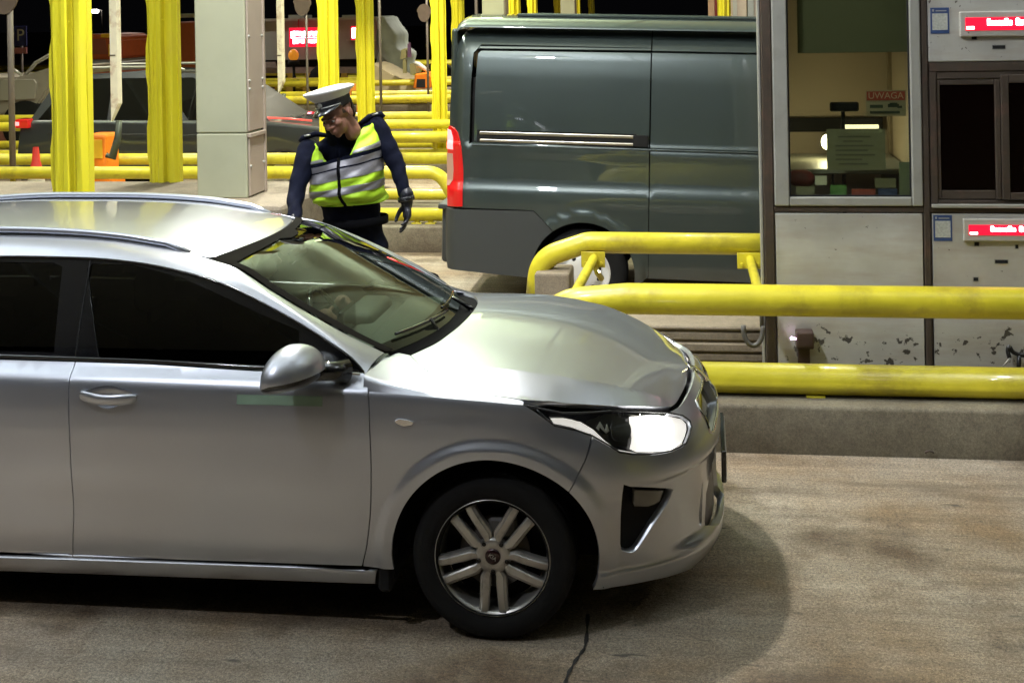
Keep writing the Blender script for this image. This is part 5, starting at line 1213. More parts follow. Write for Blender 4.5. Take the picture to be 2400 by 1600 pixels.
# far barrier arm (pink-white) and red post left of those booths
e = empty('road_barrier', at(1668, 60, Y=16), 'raised pale pink barrier arm in the gap above the van roof', 'barrier'); p = at(1668, 60, Y=16)
bm = bmesh.new(); bx(bm, p[0]-.05, p[0]+.05, 15.95, 16.0, .9, 4.6, .01); link('arm_board', bm, mat('pink_white', (.70, .45, .36), .5), e); bm = bmesh.new(); bx(bm, p[0]-.12, p[0]+.12, 15.9, 16.15, KH, .9, .02); link('arm_housing', bm, orange, e)
e = empty('red_post', at(1682, 60, Y=18.5), 'dark red square post beside the pale barrier arm', 'post'); p = at(1683, 60, Y=18.5)
bm = bmesh.new(); bx(bm, p[0]-.055, p[0]+.055, 18.4, 18.52, 0, 4.4, .01); link('post_body', bm, mat('dark_red_post', (.14, .006, .01), .5), e); bm = bmesh.new(); bx(bm, p[0]-.1, p[0]+.1, 18.35, 18.57, 0, .02, .004); link('base_plate', bm, MATS['caliper'], e)
o = copy_tree(p0); px_ = at(1698, 60, Y=14.4); o.location = (px_[0], 14.4, KH); o.scale = (.62, .8, 1); o['label'] = 'yellow corrugated post next to the red post, left of the booth'

# =====================================================================================================
#                                             THE GREEN-GREY VAN
# =====================================================================================================
VY = 5.36; VT = radians(1.9)
vo = at(1362, 643, Y=VY)                      # rear wheel centre
van = empty('panel_van', (vo[0], VY, vo[2]-.345), 'dark green-grey panel van in the lane behind, its red tail lamp lit', 'van')
van.rotation_euler = (0, VT, 0)
van.matrix_world = Matrix.Translation((vo[0], VY, vo[2]-.345)) @ Matrix.Rotation(VT, 4, 'Y')
Rv = np.array(Matrix.Rotation(-VT, 3, 'Y'))
def vl(px, py, Y=0.):
    """local (x,z) on the van's side plane"""
    p = at(px, py, Y=VY+Y)-np.array((vo[0], VY, vo[2]-.345)); q = Rv @ p; return (q[0], q[2])
VL = lambda l: [np.array(vl(*p)) for p in l]
vyin = pch([.20, .30, .40, .55, .70, .82, .90, .955, 1.00, 1.04, 1.20, 1.318, 1.330, 1.342, 1.6, 1.85, 1.98, 2.05, 2.12, 2.18, 2.22], [.07, .045, .03, .022, .018, .012, .008, .010, .030, .044, .040, .030, .036, .046, .052, .068, .092, .112, .150, .215, .30])
def FV(x, z): 
    r = np.hypot(x, z-.345); t = np.clip((.50-r)/.045, 0, 1); y = vyin(z)-.020*t*t*(3-2*t)*np.clip((.95-z)/.1, 0, 1)
    xr = VXR; u = np.clip((xr+.16-x)/.16, 0, 1); y = y+.10*u**2.6
    return np.stack([x, y, z], 1)
rear = spl(VL([(1044, 489), (1043, 440), (1045, 300), (1050, 190), (1056, 150), (1063, 112), (1070, 92), (1078, 76)]), 4); VXR = min(p[0] for p in rear)
topz = vl(1500, 76)[1]; seamx = vl(1521, 400)[0]; XE = 3.7
z_bmp = vl(1100, 489)[1]; z_sill = vl(1500, 655)[1]
zg1 = vl(1300, 101)[1]; zg2 = vl(1300, 120)[1]; zcr = vl(1300, 343)[1]
archv = [(.40*cos(a), .345+.40*sin(a)) for a in np.linspace(radians(-14), radians(150), 34)]
qx = vl(1250, 489)[0]; arcd = [np.array(p) for p in archv]
rec_out = VL([(1107, 333), (1110, 200), (1114, 126), (1122, 119)])
top_strip_y = zg1
# quarter and side as panels: lower side band, recessed middle panel, upper band, sliding door
mid_r = [rec_out[0], rec_out[1], rec_out[2], rec_out[3], np.array((seamx, zg2)), np.array((seamx, zcr))]
arcd = [np.array((.40*cos(a), .345+.40*sin(a))) for a in np.linspace(radians(-14), radians(126), 32)]
lowq = [np.array((rear[0][0], z_bmp)), np.array((qx, z_bmp))]+arcd[::-1]+[np.array((.52, z_sill+.02)), np.array((seamx, z_sill)), np.array((seamx, zcr)), rec_out[0], np.array((rec_out[0][0]-.03, zcr)), np.array((rec_out[1][0]-.03, rec_out[1][1])), np.array((rec_out[2][0]-.03, rec_out[2][1])), np.array((rec_out[3][0], zg2+.035)), np.array((seamx, zg2+.03)), np.array((seamx, topz+.01)), np.array((vl(1100, 78)[0], topz+.01))]+rear[::-1][0:-1]
for mir in (None, 1.025):
    panel('side_panel', FV, lowq, vanpaint, van, h=.05, gap=.003, world=False, mirror=mir, flange=.03)
    panel('recessed_panel', FV, mid_r, vanpaint, van, h=.06, gap=.004, world=False, mirror=mir, flange=.02, off=-.004)
    panel('upper_band', FV, [rec_out[3]+np.array((-.02, .012)), np.array((seamx, zg2+.012)), np.array((seamx, zg2+.03)), rec_out[3]+np.array((-.01, .032))], vanpaint, van, h=.05, gap=.002, world=False, mirror=mir, flange=.02, off=.002)
    panel('front_side_panel', FV, [(seamx+.004, z_sill), (XE-.9, z_sill), (XE-.9, zcr), (seamx+.004, zcr)], vanpaint, van, h=.08, gap=.003, world=False, mirror=mir, flange=.03)
    panel('front_side_panel', FV, [(seamx+.004, zcr+.002), (XE-.9, zcr+.002), (XE-1.3, zg2), (seamx+.004, zg2)], vanpaint, van, h=.08, gap=.003, world=False, mirror=mir, flange=.02, off=-.003)
    panel('front_side_panel', FV, [(seamx+.004, zg2+.01), (XE-1.3, zg2+.01), (XE-1.5, topz+.01), (seamx+.004, topz+.01)], vanpaint, van, h=.08, gap=.003, world=False, mirror=mir, flange=.02)
    panel('corner_panel', FV, [(VXR+.0, zcr+.1), (VXR+.02, zcr+.1), (VXR+.04, zcr+.12)], vanpaint, van, h=.05, gap=0, world=False, mirror=mir)
    rb = VL([(1034, 490)])+[np.array((qx, z_bmp))]+[np.array((.40*cos(a), .345+.40*sin(a))) for a in np.linspace(radians(126), radians(186), 12)]+VL([(1237, 652), (1045, 632), (1038, 600)])
    def FVB(x, z): P = FV(x, z); P[:, 1] = .012+.16*np.clip((rb[0][0]+.12-x)/.12, 0, 1)**2.5; return P
    panel('rear_bumper_side', FVB, rb, mat('bumper_grey', (.045, .050, .050), .55, bump=.05, bscale=120) if 'bumper_grey' not in MATS else MATS['bumper_grey'], van, h=.05, gap=.003, world=False, mirror=mir, flange=.05)
    tl = VL([(1045, 439), (1044, 300), (1049, 298), (1060, 302), (1070, 312), (1080, 345), (1084, 400), (1084, 484), (1047, 486)])
    panel('tail_light', FV, tl, redtail, van, h=.02, gap=.001, world=False, mirror=mir, flange=.03, off=.012)
    def my2(y): return y if mir is None else 2*mir-y
    for nm, q, m_ in (('brake_lamp', [(1045, 306), (1054, 308), (1060, 325), (1061, 352), (1045, 352)], redhot), ('indicator_lens', [(1044, 362), (1060, 362), (1062, 400), (1060, 425), (1052, 438), (1045, 440)], orglens)):
        panel(nm, FV, VL(q), m_, van, h=.02, gap=.0, world=False, mirror=mir, flange=.004, off=.016)
    # sliding rail
    a = vl(1122, 308); b_ = vl(1497, 322); c_ = vl(1122, 334); d_ = vl(1484, 346)
    bm = bmesh.new()
    zt1 = a[1]; ym = float(vyin(np.array(1.42)))
    bx(bm, a[0], b_[0], my2(ym)-.012, my2(ym)+.012, a[1]-.028, a[1]-.003, .005, seg=2); bx(bm, a[0], d_[0], my2(ym)-.012, my2(ym)+.012, c_[1]+.002, c_[1]+.024, .005, seg=2); link('slide_rail', bm, mat('rail_metal', (.55, .50, .40), .3, metal=.9) if 'rail_metal' not in MATS else MATS['rail_metal'], van, world=False)
    bm = bmesh.new(); bx(bm, a[0]-.02, b_[0]-.02, my2(ym)-.003, my2(ym)+.01, c_[1]-.012, a[1]+.008); bx(bm, b_[0]-.045, seamx-.01, my2(ym)-.016, my2(ym)+.01, d_[1]+.0, b_[1]+.012, .004); link('rail_slot', bm, inner, van, world=False)
    # bright crease line
    bm = bmesh.new(); ym = float(vyin(np.array(zcr-.01)))
    bx(bm, rec_out[0][0]-.01, XE-.9, my2(ym)-.007, my2(ym)+.004, zcr-.016, zcr-.003, .004, seg=2); link('waist_line', bm, vanpaint, van, world=False)
# roof with rounded edge, rear doors, front
def FVR(x, y):
    u = np.abs(1.025-y)/(1.025-.135); z = topz+.005+.115*np.sqrt(np.clip(1-u**3.2, 0, 1))+.012*np.sin(x*9)*0; z = z-.10*np.clip((VXR+.13-x)/.13, 0, 1)**2; return np.stack([x, y, z], 1)
panel('roof', FVR, [(VXR+.05, .137), (XE-1.5, .137), (XE-1.5, 1.913), (VXR+.05, 1.913)], vanpaint, van, h=.05, gap=0, world=False, flange=.01)
bm = bmesh.new()
for k in range(5): y = .45+k*.29; bx(bm, VXR+.5, 2.1, y-.04, y+.04, topz+.10, topz+.128, .008)
link('roof_rib', bm, vanpaint, van, world=False)
bm = bmesh.new(); bx(bm, VXR+.01, VXR+.06, .13, 1.02, z_bmp, topz, .02, seg=2); bx(bm, VXR+.01, VXR+.06, 1.03, 1.92, z_bmp, topz, .02, seg=2); link('rear_door', bm, vanpaint, van, world=False)
bm = bmesh.new(); bx(bm, rb[0][0]-.03, rb[0][0]+.12, .18, 1.87, rb[-2][1]+.02, z_bmp+.0, .03, seg=2); bx(bm, rb[0][0]-.05, rb[0][0]+.1, .12, 1.93, z_bmp-.03, z_bmp+.012, .008); link('rear_bumper', bm, MATS['bumper_grey'], van, world=False, smooth=True, autosmooth=40)
prof = [(XE-.9, z_sill), (XE+.15, .35), (XE+.35, .55), (XE+.32, .95), (XE+.05, 1.15), (XE-.55, 1.95), (XE-1.0, 2.15), (XE-1.55, topz+.09), (XE-1.55, .4)]
bm = bmesh.new(); prism(bm, prof, .06, 1.99); fixn(bm); link('cab', bm, vanpaint, van, world=False, smooth=False)
bm = bmesh.new(); bx(bm, VXR+.12, -.40, .14, 1.9, .36, 1.85); bx(bm, -.42, .44, .36, 1.69, .5, 1.86); bx(bm, .42, XE-1, .14, 1.9, .36, 1.85); bx(bm, VXR+.2, XE-1.6, .36, 1.7, 1.84, topz+.03); link('inner_structure', bm, inner, van, world=False)
bm = bmesh.new()
for a0, a1 in zip(np.linspace(radians(-20), radians(200), 26)[:-1], np.linspace(radians(-20), radians(200), 26)[1:]):
    for y0, y1 in ((.05, .35), (1.70, 2.0)): bm.faces.new([bm.verts.new((.415*cos(q[0]), q[1], .345+.415*sin(q[0]))) for q in ((a0, y0), (a1, y0), (a1, y1), (a0, y1))])
link('wheel_housing', bm, inner, van, world=False)
bpy.context.view_layer.update()
def van_wheel(x, y, sg):
    we = empty('wheel', (0, 0, 0)); we.parent = van; we.location = (x, y, .345); we.rotation_euler = (0, 0, 0 if sg < 0 else pi)
    bm = bmesh.new(); lathe(bm, [(.215, .0), (.25, -.02), (.30, -.02), (.330, .0), (.345, .02), (.345, .19), (.32, .21), (.2, .2)], 'Y', n=56); fixn(bm); link('tyre', bm, rubber, we, world=False)
    bm = bmesh.new(); lathe(bm, [(.214, .0), (.208, -.006), (.200, .01), (.185, .04), (.15, .045), (.14, .012), (.11, .0), (.07, -.008), (.0005, -.010)], 'Y', n=48); fixn(bm)
    rm = link('rim', bm, white, we, world=False)
    bm = bmesh.new()
    for k in range(10): a = 2*pi*k/10+.3; lathe(bm, [(.0005, .0), (.016, .0), (.018, .03)], 'Y', (.128*cos(a), .002, .128*sin(a)), 12)
    fixn(bm); link('vent_holes', bm, inner, rm, world=False)
for x in (0, 3.45):
    van_wheel(x, .055, -1); van_wheel(x, 1.995, 1)

# =====================================================================================================
#                                     DARK CAR IN THE THIRD LANE, OTHER VEHICLES
# =====================================================================================================
def simple_car(name, loc, label, L, W, prof_body, prof_glass, paint, wheels, Rw=.34, tail=None, headl=None, rails=True, flip=1):
    """car from a side outline: body (with wheel arches), tumblehome greenhouse, glass, lamps, wheels"""
    e = empty(name, loc, label, 'car')
    def sect(poly, ybase, ytop, z0, z1):
        pass
    bm = bmesh.new()
    body = densify([np.array(p) for p in prof_body], .12); n = len(body); rows = []
    for yy, ins in ((0., .0), (.03, -.03), (.12, -.055)):
        pass
    def ring(y, shr):
        Q = shrink(body, shr) if shr else [np.array(p) for p in body]; return Q
    base = shrink(body, .0001); zm = lambda z: np.interp(z, [.2, .5, .75, .95, 1.1], [.05, .01, 0, .02, .07])
    lv = [(0, .012), (.0, .0), (.06, -.0)]
    a = [bm.verts.new((p[0], float(zm(p[1])), p[1])) for p in base]; b = [bm.verts.new((p[0], W-float(zm(p[1])), p[1])) for p in base]
    k = len(base); bm.faces.new(a); bm.faces.new(b[::-1])
    for i in range(k): bm.faces.new((a[i], b[i], b[(i+1) % k], a[(i+1) % k]))
    fixn(bm); bmesh.ops.bevel(bm, geom=[ed for ed in bm.edges if len(ed.link_faces) == 2 and (len(ed.link_faces[0].verts) > 6 or len(ed.link_faces[1].verts) > 6)], offset=.05, segments=3, affect='EDGES', profile=.6)
    body_o = link('body', bm, paint, e, world=False, smooth=True, autosmooth=45)
    gl = [np.array(p) for p in prof_glass]
    def gy(z): return .06+.20*(z-.95)/.6
    bm = bmesh.new(); a = [bm.verts.new((p[0], gy(p[1]), p[1])) for p in gl]; b = [bm.verts.new((p[0], W-gy(p[1]), p[1])) for p in gl]; k = len(gl)
    bm.faces.new(a); bm.faces.new(b[::-1]); [bm.faces.new((a[i], b[i], b[(i+1) % k], a[(i+1) % k])) for i in range(k)]; fixn(bm)
    bmesh.ops.bevel(bm, geom=list(bm.edges), offset=.03, segments=2, affect='EDGES'); link('cabin', bm, paint, e, world=False, smooth=True, autosmooth=40)
    # side glass panes
    zlo = 1.07; zhi = max(p[1] for p in gl)-.09
    def xat(z, side):
        xs = []
        for i in range(k):
            p, q = gl[i], gl[(i+1) % k]
            if (p[1]-z)*(q[1]-z) < 0: xs.append(p[0]+(q[0]-p[0])*(z-p[1])/(q[1]-p[1]))
        return min(xs) if side == 0 else max(xs)
    x00, x01 = xat(zlo, 0)+.12, xat(zhi, 0)+.12; x10, x11 = xat(zlo, 1)-.16, xat(zhi, 1)-.10
    cut = [0, .36, .70, 1.]
    for s_ in (0, 1):
        for i in range(3):
            u0, u1 = cut[i], cut[i+1]-.035
            q = [(x00+(x10-x00)*u0, zlo), (x00+(x10-x00)*u1, zlo), (x01+(x11-x01)*u1, zhi), (x01+(x11-x01)*u0, zhi)]
            bm = bmesh.new(); y_ = lambda z: gy(z)-.004 if s_ == 0 else W-gy(z)+.004
            bm.faces.new([bm.verts.new((p[0], y_(p[1]), p[1])) for p in q]); fixn(bm); link('side_window', bm, darkglass, e, world=False)
        if rails:
            zt = max(p[1] for p in gl); yy = gy(zt)+.03 if s_ == 0 else W-gy(zt)-.03
            bm = bmesh.new(); tube(bm, [(x01-.1, yy, zt+.005), (x01, yy, zt+.045), (x11-.35, yy, zt+.05), (x11-.2, yy, zt+.005)], .018, 8); link('roof_rail', bm, alu, e, world=False)
        bm = bmesh.new(); yy = -.01 if s_ == 0 else W+.01
        for xd in (x00+(x10-x00)*.36, x00+(x10-x00)*.72): pass
        tube(bm, [(x00+.2, yy, .93), (x10+.1, yy, .90)], .006, 6); link('waist_trim', bm, blk, e, world=False)
        if tail: 
            bm = bmesh.new(); y0 = -.012 if s_ == 0 else W-.2; bx(bm, tail[0], tail[1], y0, y0+.21, tail[2], tail[3], .02, seg=2); tl_ = link('tail_light', bm, redtail, e, world=False)
            bm = bmesh.new(); bx(bm, tail[0]-.004, tail[1]-.12, y0-.004, y0+.2, tail[2]+.03, tail[3]-.03, .01); link('lit_lens', bm, redhot, tl_, world=False)
        if headl:
            bm = bmesh.new(); y0 = -.01 if s_ == 0 else W-.3; bx(bm, headl[0], headl[1], y0, y0+.31, headl[2], headl[3], .02, seg=2); link('headlight', bm, chrome, e, world=False)
        for xw in wheels:
            we = empty('wheel', (0, 0, 0)); we.parent = e; we.location = (xw, .02 if s_ == 0 else W-.02, Rw); we.rotation_euler = (0, 0, 0 if s_ == 0 else pi)
            bm = bmesh.new(); lathe(bm, [(.2, .01), (Rw-.05, -.005), (Rw, .03), (Rw, .19), (Rw-.04, .21), (.15, .2)], 'Y', n=32); lathe(bm, [(Rw+.02, -.012), (Rw+.055, -.012), (Rw+.055, .2)], 'Y', n=32, mi=1) if False else None; fixn(bm); link('tyre', bm, rubber, we, world=False)
            bm = bmesh.new(); lathe(bm, [(.21, .0), (.2, .01), (.19, .05), (.06, .02), (.0005, .01)], 'Y', n=32)
            for q in range(5):
                a_ = 2*pi*q/5; bx(bm, .03, .2, .0, .03, -.02, .02, 0, rot=Matrix.Rotation(a_, 3, 'Y'))
            fixn(bm); link('rim', bm, alloy, we, world=False)
    return e
def archpts(xc, r, z0, n=10): return [(xc+r*cos(a), .34+r*sin(a)) for a in np.linspace(pi-.35, .35, n)] if False else [(xc-r*cos(a), .30+r*sin(a)) for a in np.linspace(.15, pi-.15, n)]
SY = 11.0; sl = at(33, 285, Y=SY); 
sb = [(.05, .32), (.02, .60), (.05, 1.0), (.16, 1.10), (3.10, 1.08), (3.42, 1.06), (4.15, .98), (4.40, .84), (4.48, .60), (4.42, .30)]+archpts(3.55, .39, .3)[::-1]+archpts(.82, .39, .3)[::-1]
sg = [(.10, 1.02), (.40, 1.52), (.62, 1.66), (1.6, 1.705), (2.35, 1.66), (2.75, 1.50), (3.42, 1.02)]
suv = simple_car('dark_car', (sl[0], SY, 0), 'dark grey estate car with lit red tail lamp, behind the left yellow posts', 4.48, 1.85, sb, sg, darkpaint, (.82, 3.55), tail=(.015, .20, 1.0, 1.12), headl=(4.1, 4.42, .74, .86))
# red reflection at the windscreen foot, imitated by a glowing tube
bm = bmesh.new(); tube(bm, [(3.30, .20, 1.10), (3.55, .24, 1.085), (3.85, .30, 1.05)], .012, 6); link('red_reflection_line', bm, mat('red_reflection_glow', (.6, .05, .04), .3, emit=(1, .08, .06), es=1.2), suv, world=False)
# orange barrier housing and boom on island two, cone, poles
Y2m = KY+PITCH+.95
def boxat(bm, x0, y0, x1, y1, Y, dep, bev=.01):
    a = at(x0, y0, Y=Y); b = at(x1, y1, Y=Y); bx(bm, min(a[0], b[0]), max(a[0], b[0]), Y, Y+dep, min(a[2], b[2]), max(a[2], b[2]), bev)
p = at(225, 380, Y=Y2m)
e = empty('barrier_housing', (p[0], Y2m, KH), 'orange barrier housing between the two yellow posts at the left', 'barrier')
bm = bmesh.new(); a = at(196, 316, Y=Y2m); b = at(256, 450, Y=Y2m); bx(bm, a[0], b[0]-.03, Y2m, Y2m+.35, KH, a[2], .03, seg=2); c_ = at(262, 445, Y=Y2m); bx(bm, a[0], c_[0], Y2m-.02, Y2m+.37, KH, at(250, 412, Y=Y2m)[2], .02); link('housing', bm, orange, e)
bm = bmesh.new(); boxat(bm, 204, 328, 240, 372, Y2m-.012, .01, .004); link('housing_door', bm, amber, e)
def boom(name, xc, ytop, ybot, wpx, Y, label, brk=True):
    p = at(xc, ybot, Y=Y); q = at(xc-2, ytop, Y=Y); wd = wpx/3100*(Y+5.1)
    e = empty(name, (p[0], Y, p[2]), label, 'barrier', 'raised white barrier booms')
    bm = bmesh.new(); sec = [(-wd/2, 0), (wd*.28, 0), (wd/2, .03), (wd/2, .06), (-wd/2, .06)]
    zt = 5.2; z0 = p[2]
    lo = [bm.verts.new((p[0]+s_[0], Y+s_[1], z0+(.0 if s_[0] < .1*wd else wd*1.9))) for s_ in sec]; hi = [bm.verts.new((p[0]+s_[0], Y+s_[1], zt)) for s_ in sec]
    bm.faces.new(lo); bm.faces.new(hi[::-1]); [bm.faces.new((lo[i], hi[i], hi[(i+1) % 5], lo[(i+1) % 5])) for i in range(5)]; fixn(bm); link('boom_board', bm, cream, e)
    bm = bmesh.new(); zs = at(xc, 130, Y=Y)[2]; bx(bm, p[0]-wd*.52, p[0]+wd*.1, Y-.006, Y-.001, zs-.006, zs+.006); link('boom_joint', bm, brownal, e)
    if brk:
        bm = bmesh.new(); u = wpx/24.
        pts = [at(x, y, Y=Y+.03) for x, y in ((xc+9*u, ybot-2), (xc+5*u, ybot+40*u), (xc-8*u, ybot+88*u), (xc-22*u, ybot+82*u))]
        tube(bm, pts, [.035*wd/.1, .038*wd/.1, .045*wd/.1, .030*wd/.1], 8); link('boom_bracket', bm, mat('bracket_green'+name, (.07, .08, .06), .5, metal=.4), e)
    return e
boom('barrier_boom', 271, 0, 285, 23, Y2m-.35, 'raised white barrier boom with rusty edge, left of the second yellow post')
boom('barrier_boom', 659, 0, 222, 16, Y2m+PITCH-.3, 'raised pale barrier boom just right of the grey column')
# traffic cone standing between the rails
p = at(86, 460, Y=Y2m-.4)
e = empty('traffic_cone', (p[0], Y2m-.4, KH), 'red and white traffic cone between the yellow rails at the far left', 'traffic cone')
zt = at(86, 345, Y=Y2m-.4)[2]; hh_ = zt-KH
bm = bmesh.new(); lathe(bm, [(.030, KH+hh_), (.045, KH+hh_*.80), (.062, KH+hh_*.72)], 'Z', (p[0], Y2m-.4, 0), 24); fixn(bm); link('cone_top', bm, redp, e)
bm = bmesh.new(); lathe(bm, [(.063, KH+hh_*.72), (.115, KH+hh_*.3)], 'Z', (p[0], Y2m-.4, 0), 24); fixn(bm); link('cone_band', bm, mat('cone_white', (.55, .52, .44), .6), e)
bm = bmesh.new(); lathe(bm, [(.116, KH+hh_*.3), (.15, KH+.03)], 'Z', (p[0], Y2m-.4, 0), 24); bx(bm, p[0]-.2, p[0]+.2, Y2m-.6, Y2m-.2, KH, KH+.03, .01); fixn(bm); link('cone_base', bm, redp, e)
# small white bolts lamps by the pole
# sign poles seen from behind (round and drop-shaped backs)
def signpole(xp, ybot, ydisc, wp, wd_, Y, label, group='sign poles on the islands'):
    p = at(xp, 60, Y=Y); s_ = (Y+5.3)/3100; r = wp*s_/2
    e = empty('sign_pole', (p[0], Y, KH), label, 'sign pole', group); zb = at(xp, ydisc, Y=Y)[2]
    bm = bmesh.new(); tube(bm, [(p[0], Y, KH), (p[0], Y, zb+.9)], r, 12); link('pole', bm, mat('pole_grey'+str(xp), (.20, .17, .155), .5, metal=.4), e)
    bm = bmesh.new(); R = wd_*s_/2; pts = [(R*sin(a)*(1. if cos(a) > 0 else .85), R*1.25*-cos(a)*-1) for a in np.linspace(0, 2*pi, 29)[:-1]]
    vs0 = [bm.verts.new((p[0]-.05+x, Y-.045, zb+R*1.25+z)) for x, z in pts]; vs1 = [bm.verts.new((p[0]-.05+x, Y-.02-.0, zb+R*1.25+z)) for x, z in pts]
    bm.faces.new(vs0); bm.faces.new(vs1[::-1]); [bm.faces.new((vs0[i], vs1[i], vs1[(i+1) % 28], vs0[(i+1) % 28])) for i in range(28)]; fixn(bm); link('sign_back', bm, mat('sign_back'+str(xp), (.10, .07, .055), .6, var=.2), e)
signpole(24, 395, 34, 15, 90, Y2m-.2, 'grey sign pole with the dark back of a round sign, far left')
signpole(718, 200, 38, 6, 44, Y2m+PITCH-.1, 'thin pole with a drop-shaped sign back, left of the officer\'s cap')
signpole(890, 180, -40, 7, 60, Y2m+PITCH+.3, 'thin pole right of the fourth yellow post')
signpole(1001, 170, 52, 6, 34, Y2m+2*PITCH, 'thin pole with a narrow sign back, left of the van roof')
signpole(1117, 60, -60, 8, 40, Y2m+2*PITCH+.5, 'thin pole above the rear of the van roof, left of the far grey column')
# parking sign
PY = 30.; p = at(48, 90, Y=PY)
e = empty('parking_sign', (p[0], PY, 0), 'dark blue parking sign with a white P and a red-white plate below', 'sign')
bm = bmesh.new(); boxat(bm, 33, 62, 63, 108, PY, .03); link('sign_board', bm, mat('parking_blue', (.04, .045, .16), .5), e)
bm = bmesh.new(); boxat(bm, 33, 112, 63, 126, PY, .03); link('lower_plate', bm, mat('plate_pink', (.5, .2, .2), .5), e)
text_mesh('P', 36/3100*35.5*1.15, (at(48, 84, Y=PY)[0], PY-.012, at(48, 84, Y=PY)[2]), FRONT, paperw, 'sign_letter', e, .002)
bm = bmesh.new(); tube(bm, [(p[0], PY+.06, 0), (p[0], PY+.06, p[2])], .04, 8); link('post', bm, MATS['pole_grey24'], e)
# far street lamp
p = at(223, 27, Y=62.)
e = empty('street_lamp', (p[0], 62, 0), 'tiny far street lamp shining in the black sky between the yellow posts', 'street lamp')
bm = bmesh.new(); bx(bm, p[0]-.16, p[0]+.16, 61.85, 62.15, p[2]-.10, p[2]+.10, .05); link('lamp_head', bm, whitelamp, e)
bm = bmesh.new(); tube(bm, [(p[0]+.35, 62.1, 0), (p[0]+.35, 62.1, p[2]+.05), (p[0], 62.1, p[2]+.12)], .06, 8); link('lamp_post', bm, MATS['pole_grey24'], e)
# light van lying left behind the dark car: pale pick-up with red lower panel
LY = 17.6
def poly3(bm, pts, Y, dep, mi=0):
    q = [at(x, y, Y=Y) for x, y in pts]; a = [bm.verts.new((v[0], Y, v[2])) for v in q]; b = [bm.verts.new((v[0], Y+dep, v[2])) for v in q]; n = len(q)
    for f in (bm.faces.new(a), bm.faces.new(b[::-1])): f.material_index = mi
    for i in range(n): bm.faces.new((a[i], b[i], b[(i+1) % n], a[(i+1) % n])).material_index = mi
e = empty('white_lorry', (at(60, 200, Y=LY)[0], LY, 0), 'dirty white lorry with a slanted windscreen arm, at the far left behind the dark car', 'lorry')
bm = bmesh.new(); poly3(bm, [(-220, 270), (70, 268), (96, 236), (120, 196), (150, 160), (118, 158), (60, 176), (36, 182), (-220, 186)], LY, 2.2); fixn(bm); bmesh.ops.bevel(bm, geom=list(bm.edges), offset=.03, segments=2, affect='EDGES'); lr = link('lorry_body', bm, mat('lorry_white', (.34, .31, .27), .5, var=.1, vscale=3), e)
bm = bmesh.new(); poly3(bm, [(-220, 372), (100, 372), (108, 276), (-220, 276)], LY+.05, 2.0); fixn(bm); link('lower_body', bm, mat('lorry_red', (.26, .10, .08), .5, var=.25, vscale=3), e)
bm = bmesh.new(); poly3(bm, [(0, 236), (2, 192), (8, 187), (78, 187), (84, 196), (80, 232)], LY-.06, .055); fixn(bm); link('side_box', bm, mat('lorry_box', (.38, .36, .32), .5), e)
bm = bmesh.new(); tube(bm, [at(58, 178, Y=LY+.2), at(84, 148, Y=LY+.2), at(116, 130, Y=LY+.2), at(200, 118, Y=LY+.2)], .035, 8); tube(bm, [at(30, 162, Y=LY+.2), at(50, 176, Y=LY+.2)], .03, 8); link('windscreen_arm', bm, alu, e)
bm = bmesh.new()
for xx in (-180, 60): bm = bmesh.new(); c = at(xx, 300, Y=LY); lathe(bm, [(.0005, .0), (.2, .0), (.45, -.01), (.48, .05), (.48, .25)], 'Y', (c[0], LY-.0, .48), 28); fixn(bm); link('wheel', bm, rubber, e)
# red cab with white bonnet between the yellow posts
OY = 24.
e = empty('orange_truck', (at(230, 100, Y=OY)[0], OY, 0), 'orange-red truck cab over a pale grey bonnet, between the two left posts', 'truck')
bm = bmesh.new(); poly3(bm, [(196, 140), (196, 84), (206, 80), (252, 82), (262, 92), (264, 140)], OY, 2.2); fixn(bm); bmesh.ops.bevel(bm, geom=list(bm.edges), offset=.05, segments=2, affect='EDGES'); link('cab', bm, orangered, e)
bm = bmesh.new(); poly3(bm, [(212, 92), (246, 92), (252, 128), (212, 128)], OY-.02, .015); fixn(bm); link('cab_window', bm, mat('cab_glass_warm', (.30, .09, .06), .3), e)
bm = bmesh.new(); poly3(bm, [(236, 88), (236, 80), (268, 78), (268, 90)], OY-.05, .3); poly3(bm, [(254, 132), (254, 104), (266, 104), (268, 132)], OY-.05, .3); fixn(bm); link('amber_panel', bm, amber, e)
bm = bmesh.new(); poly3(bm, [(190, 182), (196, 142), (256, 142), (276, 150), (276, 182)], OY-.3, 2.6); fixn(bm); bmesh.ops.bevel(bm, geom=list(bm.edges), offset=.06, segments=2, affect='EDGES'); link('bonnet', bm, mat('bonnet_grey', (.26, .27, .29), .45), e)
bm = bmesh.new(); a = at(192, 182, Y=OY); b = at(276, 182, Y=OY); bx(bm, a[0], b[0], OY-.1, OY+2.2, .5, a[2]-.002); link('chassis', bm, inner, e)
bm = bmesh.new(); lathe(bm, [(.0005, .0), (.2, .0), (.45, -.01), (.5, .05), (.5, .25)], 'Y', ((a[0]+b[0])/2, OY-.12, .5), 28); fixn(bm); link('wheel', bm, rubber, e)
OY2 = 27.
e = empty('orange_container', (at(440, 100, Y=OY2)[0], OY2, 0), 'tall dark orange container between the second post and the grey column', 'container')
bm = bmesh.new(); a = at(398, 52, Y=OY2); b = at(452, 166, Y=OY2); bx(bm, a[0], b[0]+.4, OY2, OY2+2.4, b[2], a[2], .03); link('container_body', bm, mat('container_orange', (.36, .085, .02), .55, var=.1), e)
bm = bmesh.new(); bx(bm, a[0], b[0]+.4, OY2-.05, OY2-.002, a[2]+.10, a[2]+.20, .01); bx(bm, a[0], b[0]+.4, OY2-.05, OY2+2.4, b[2]-.16, b[2]-.01, .01); link('edge_beam', bm, alu, e)
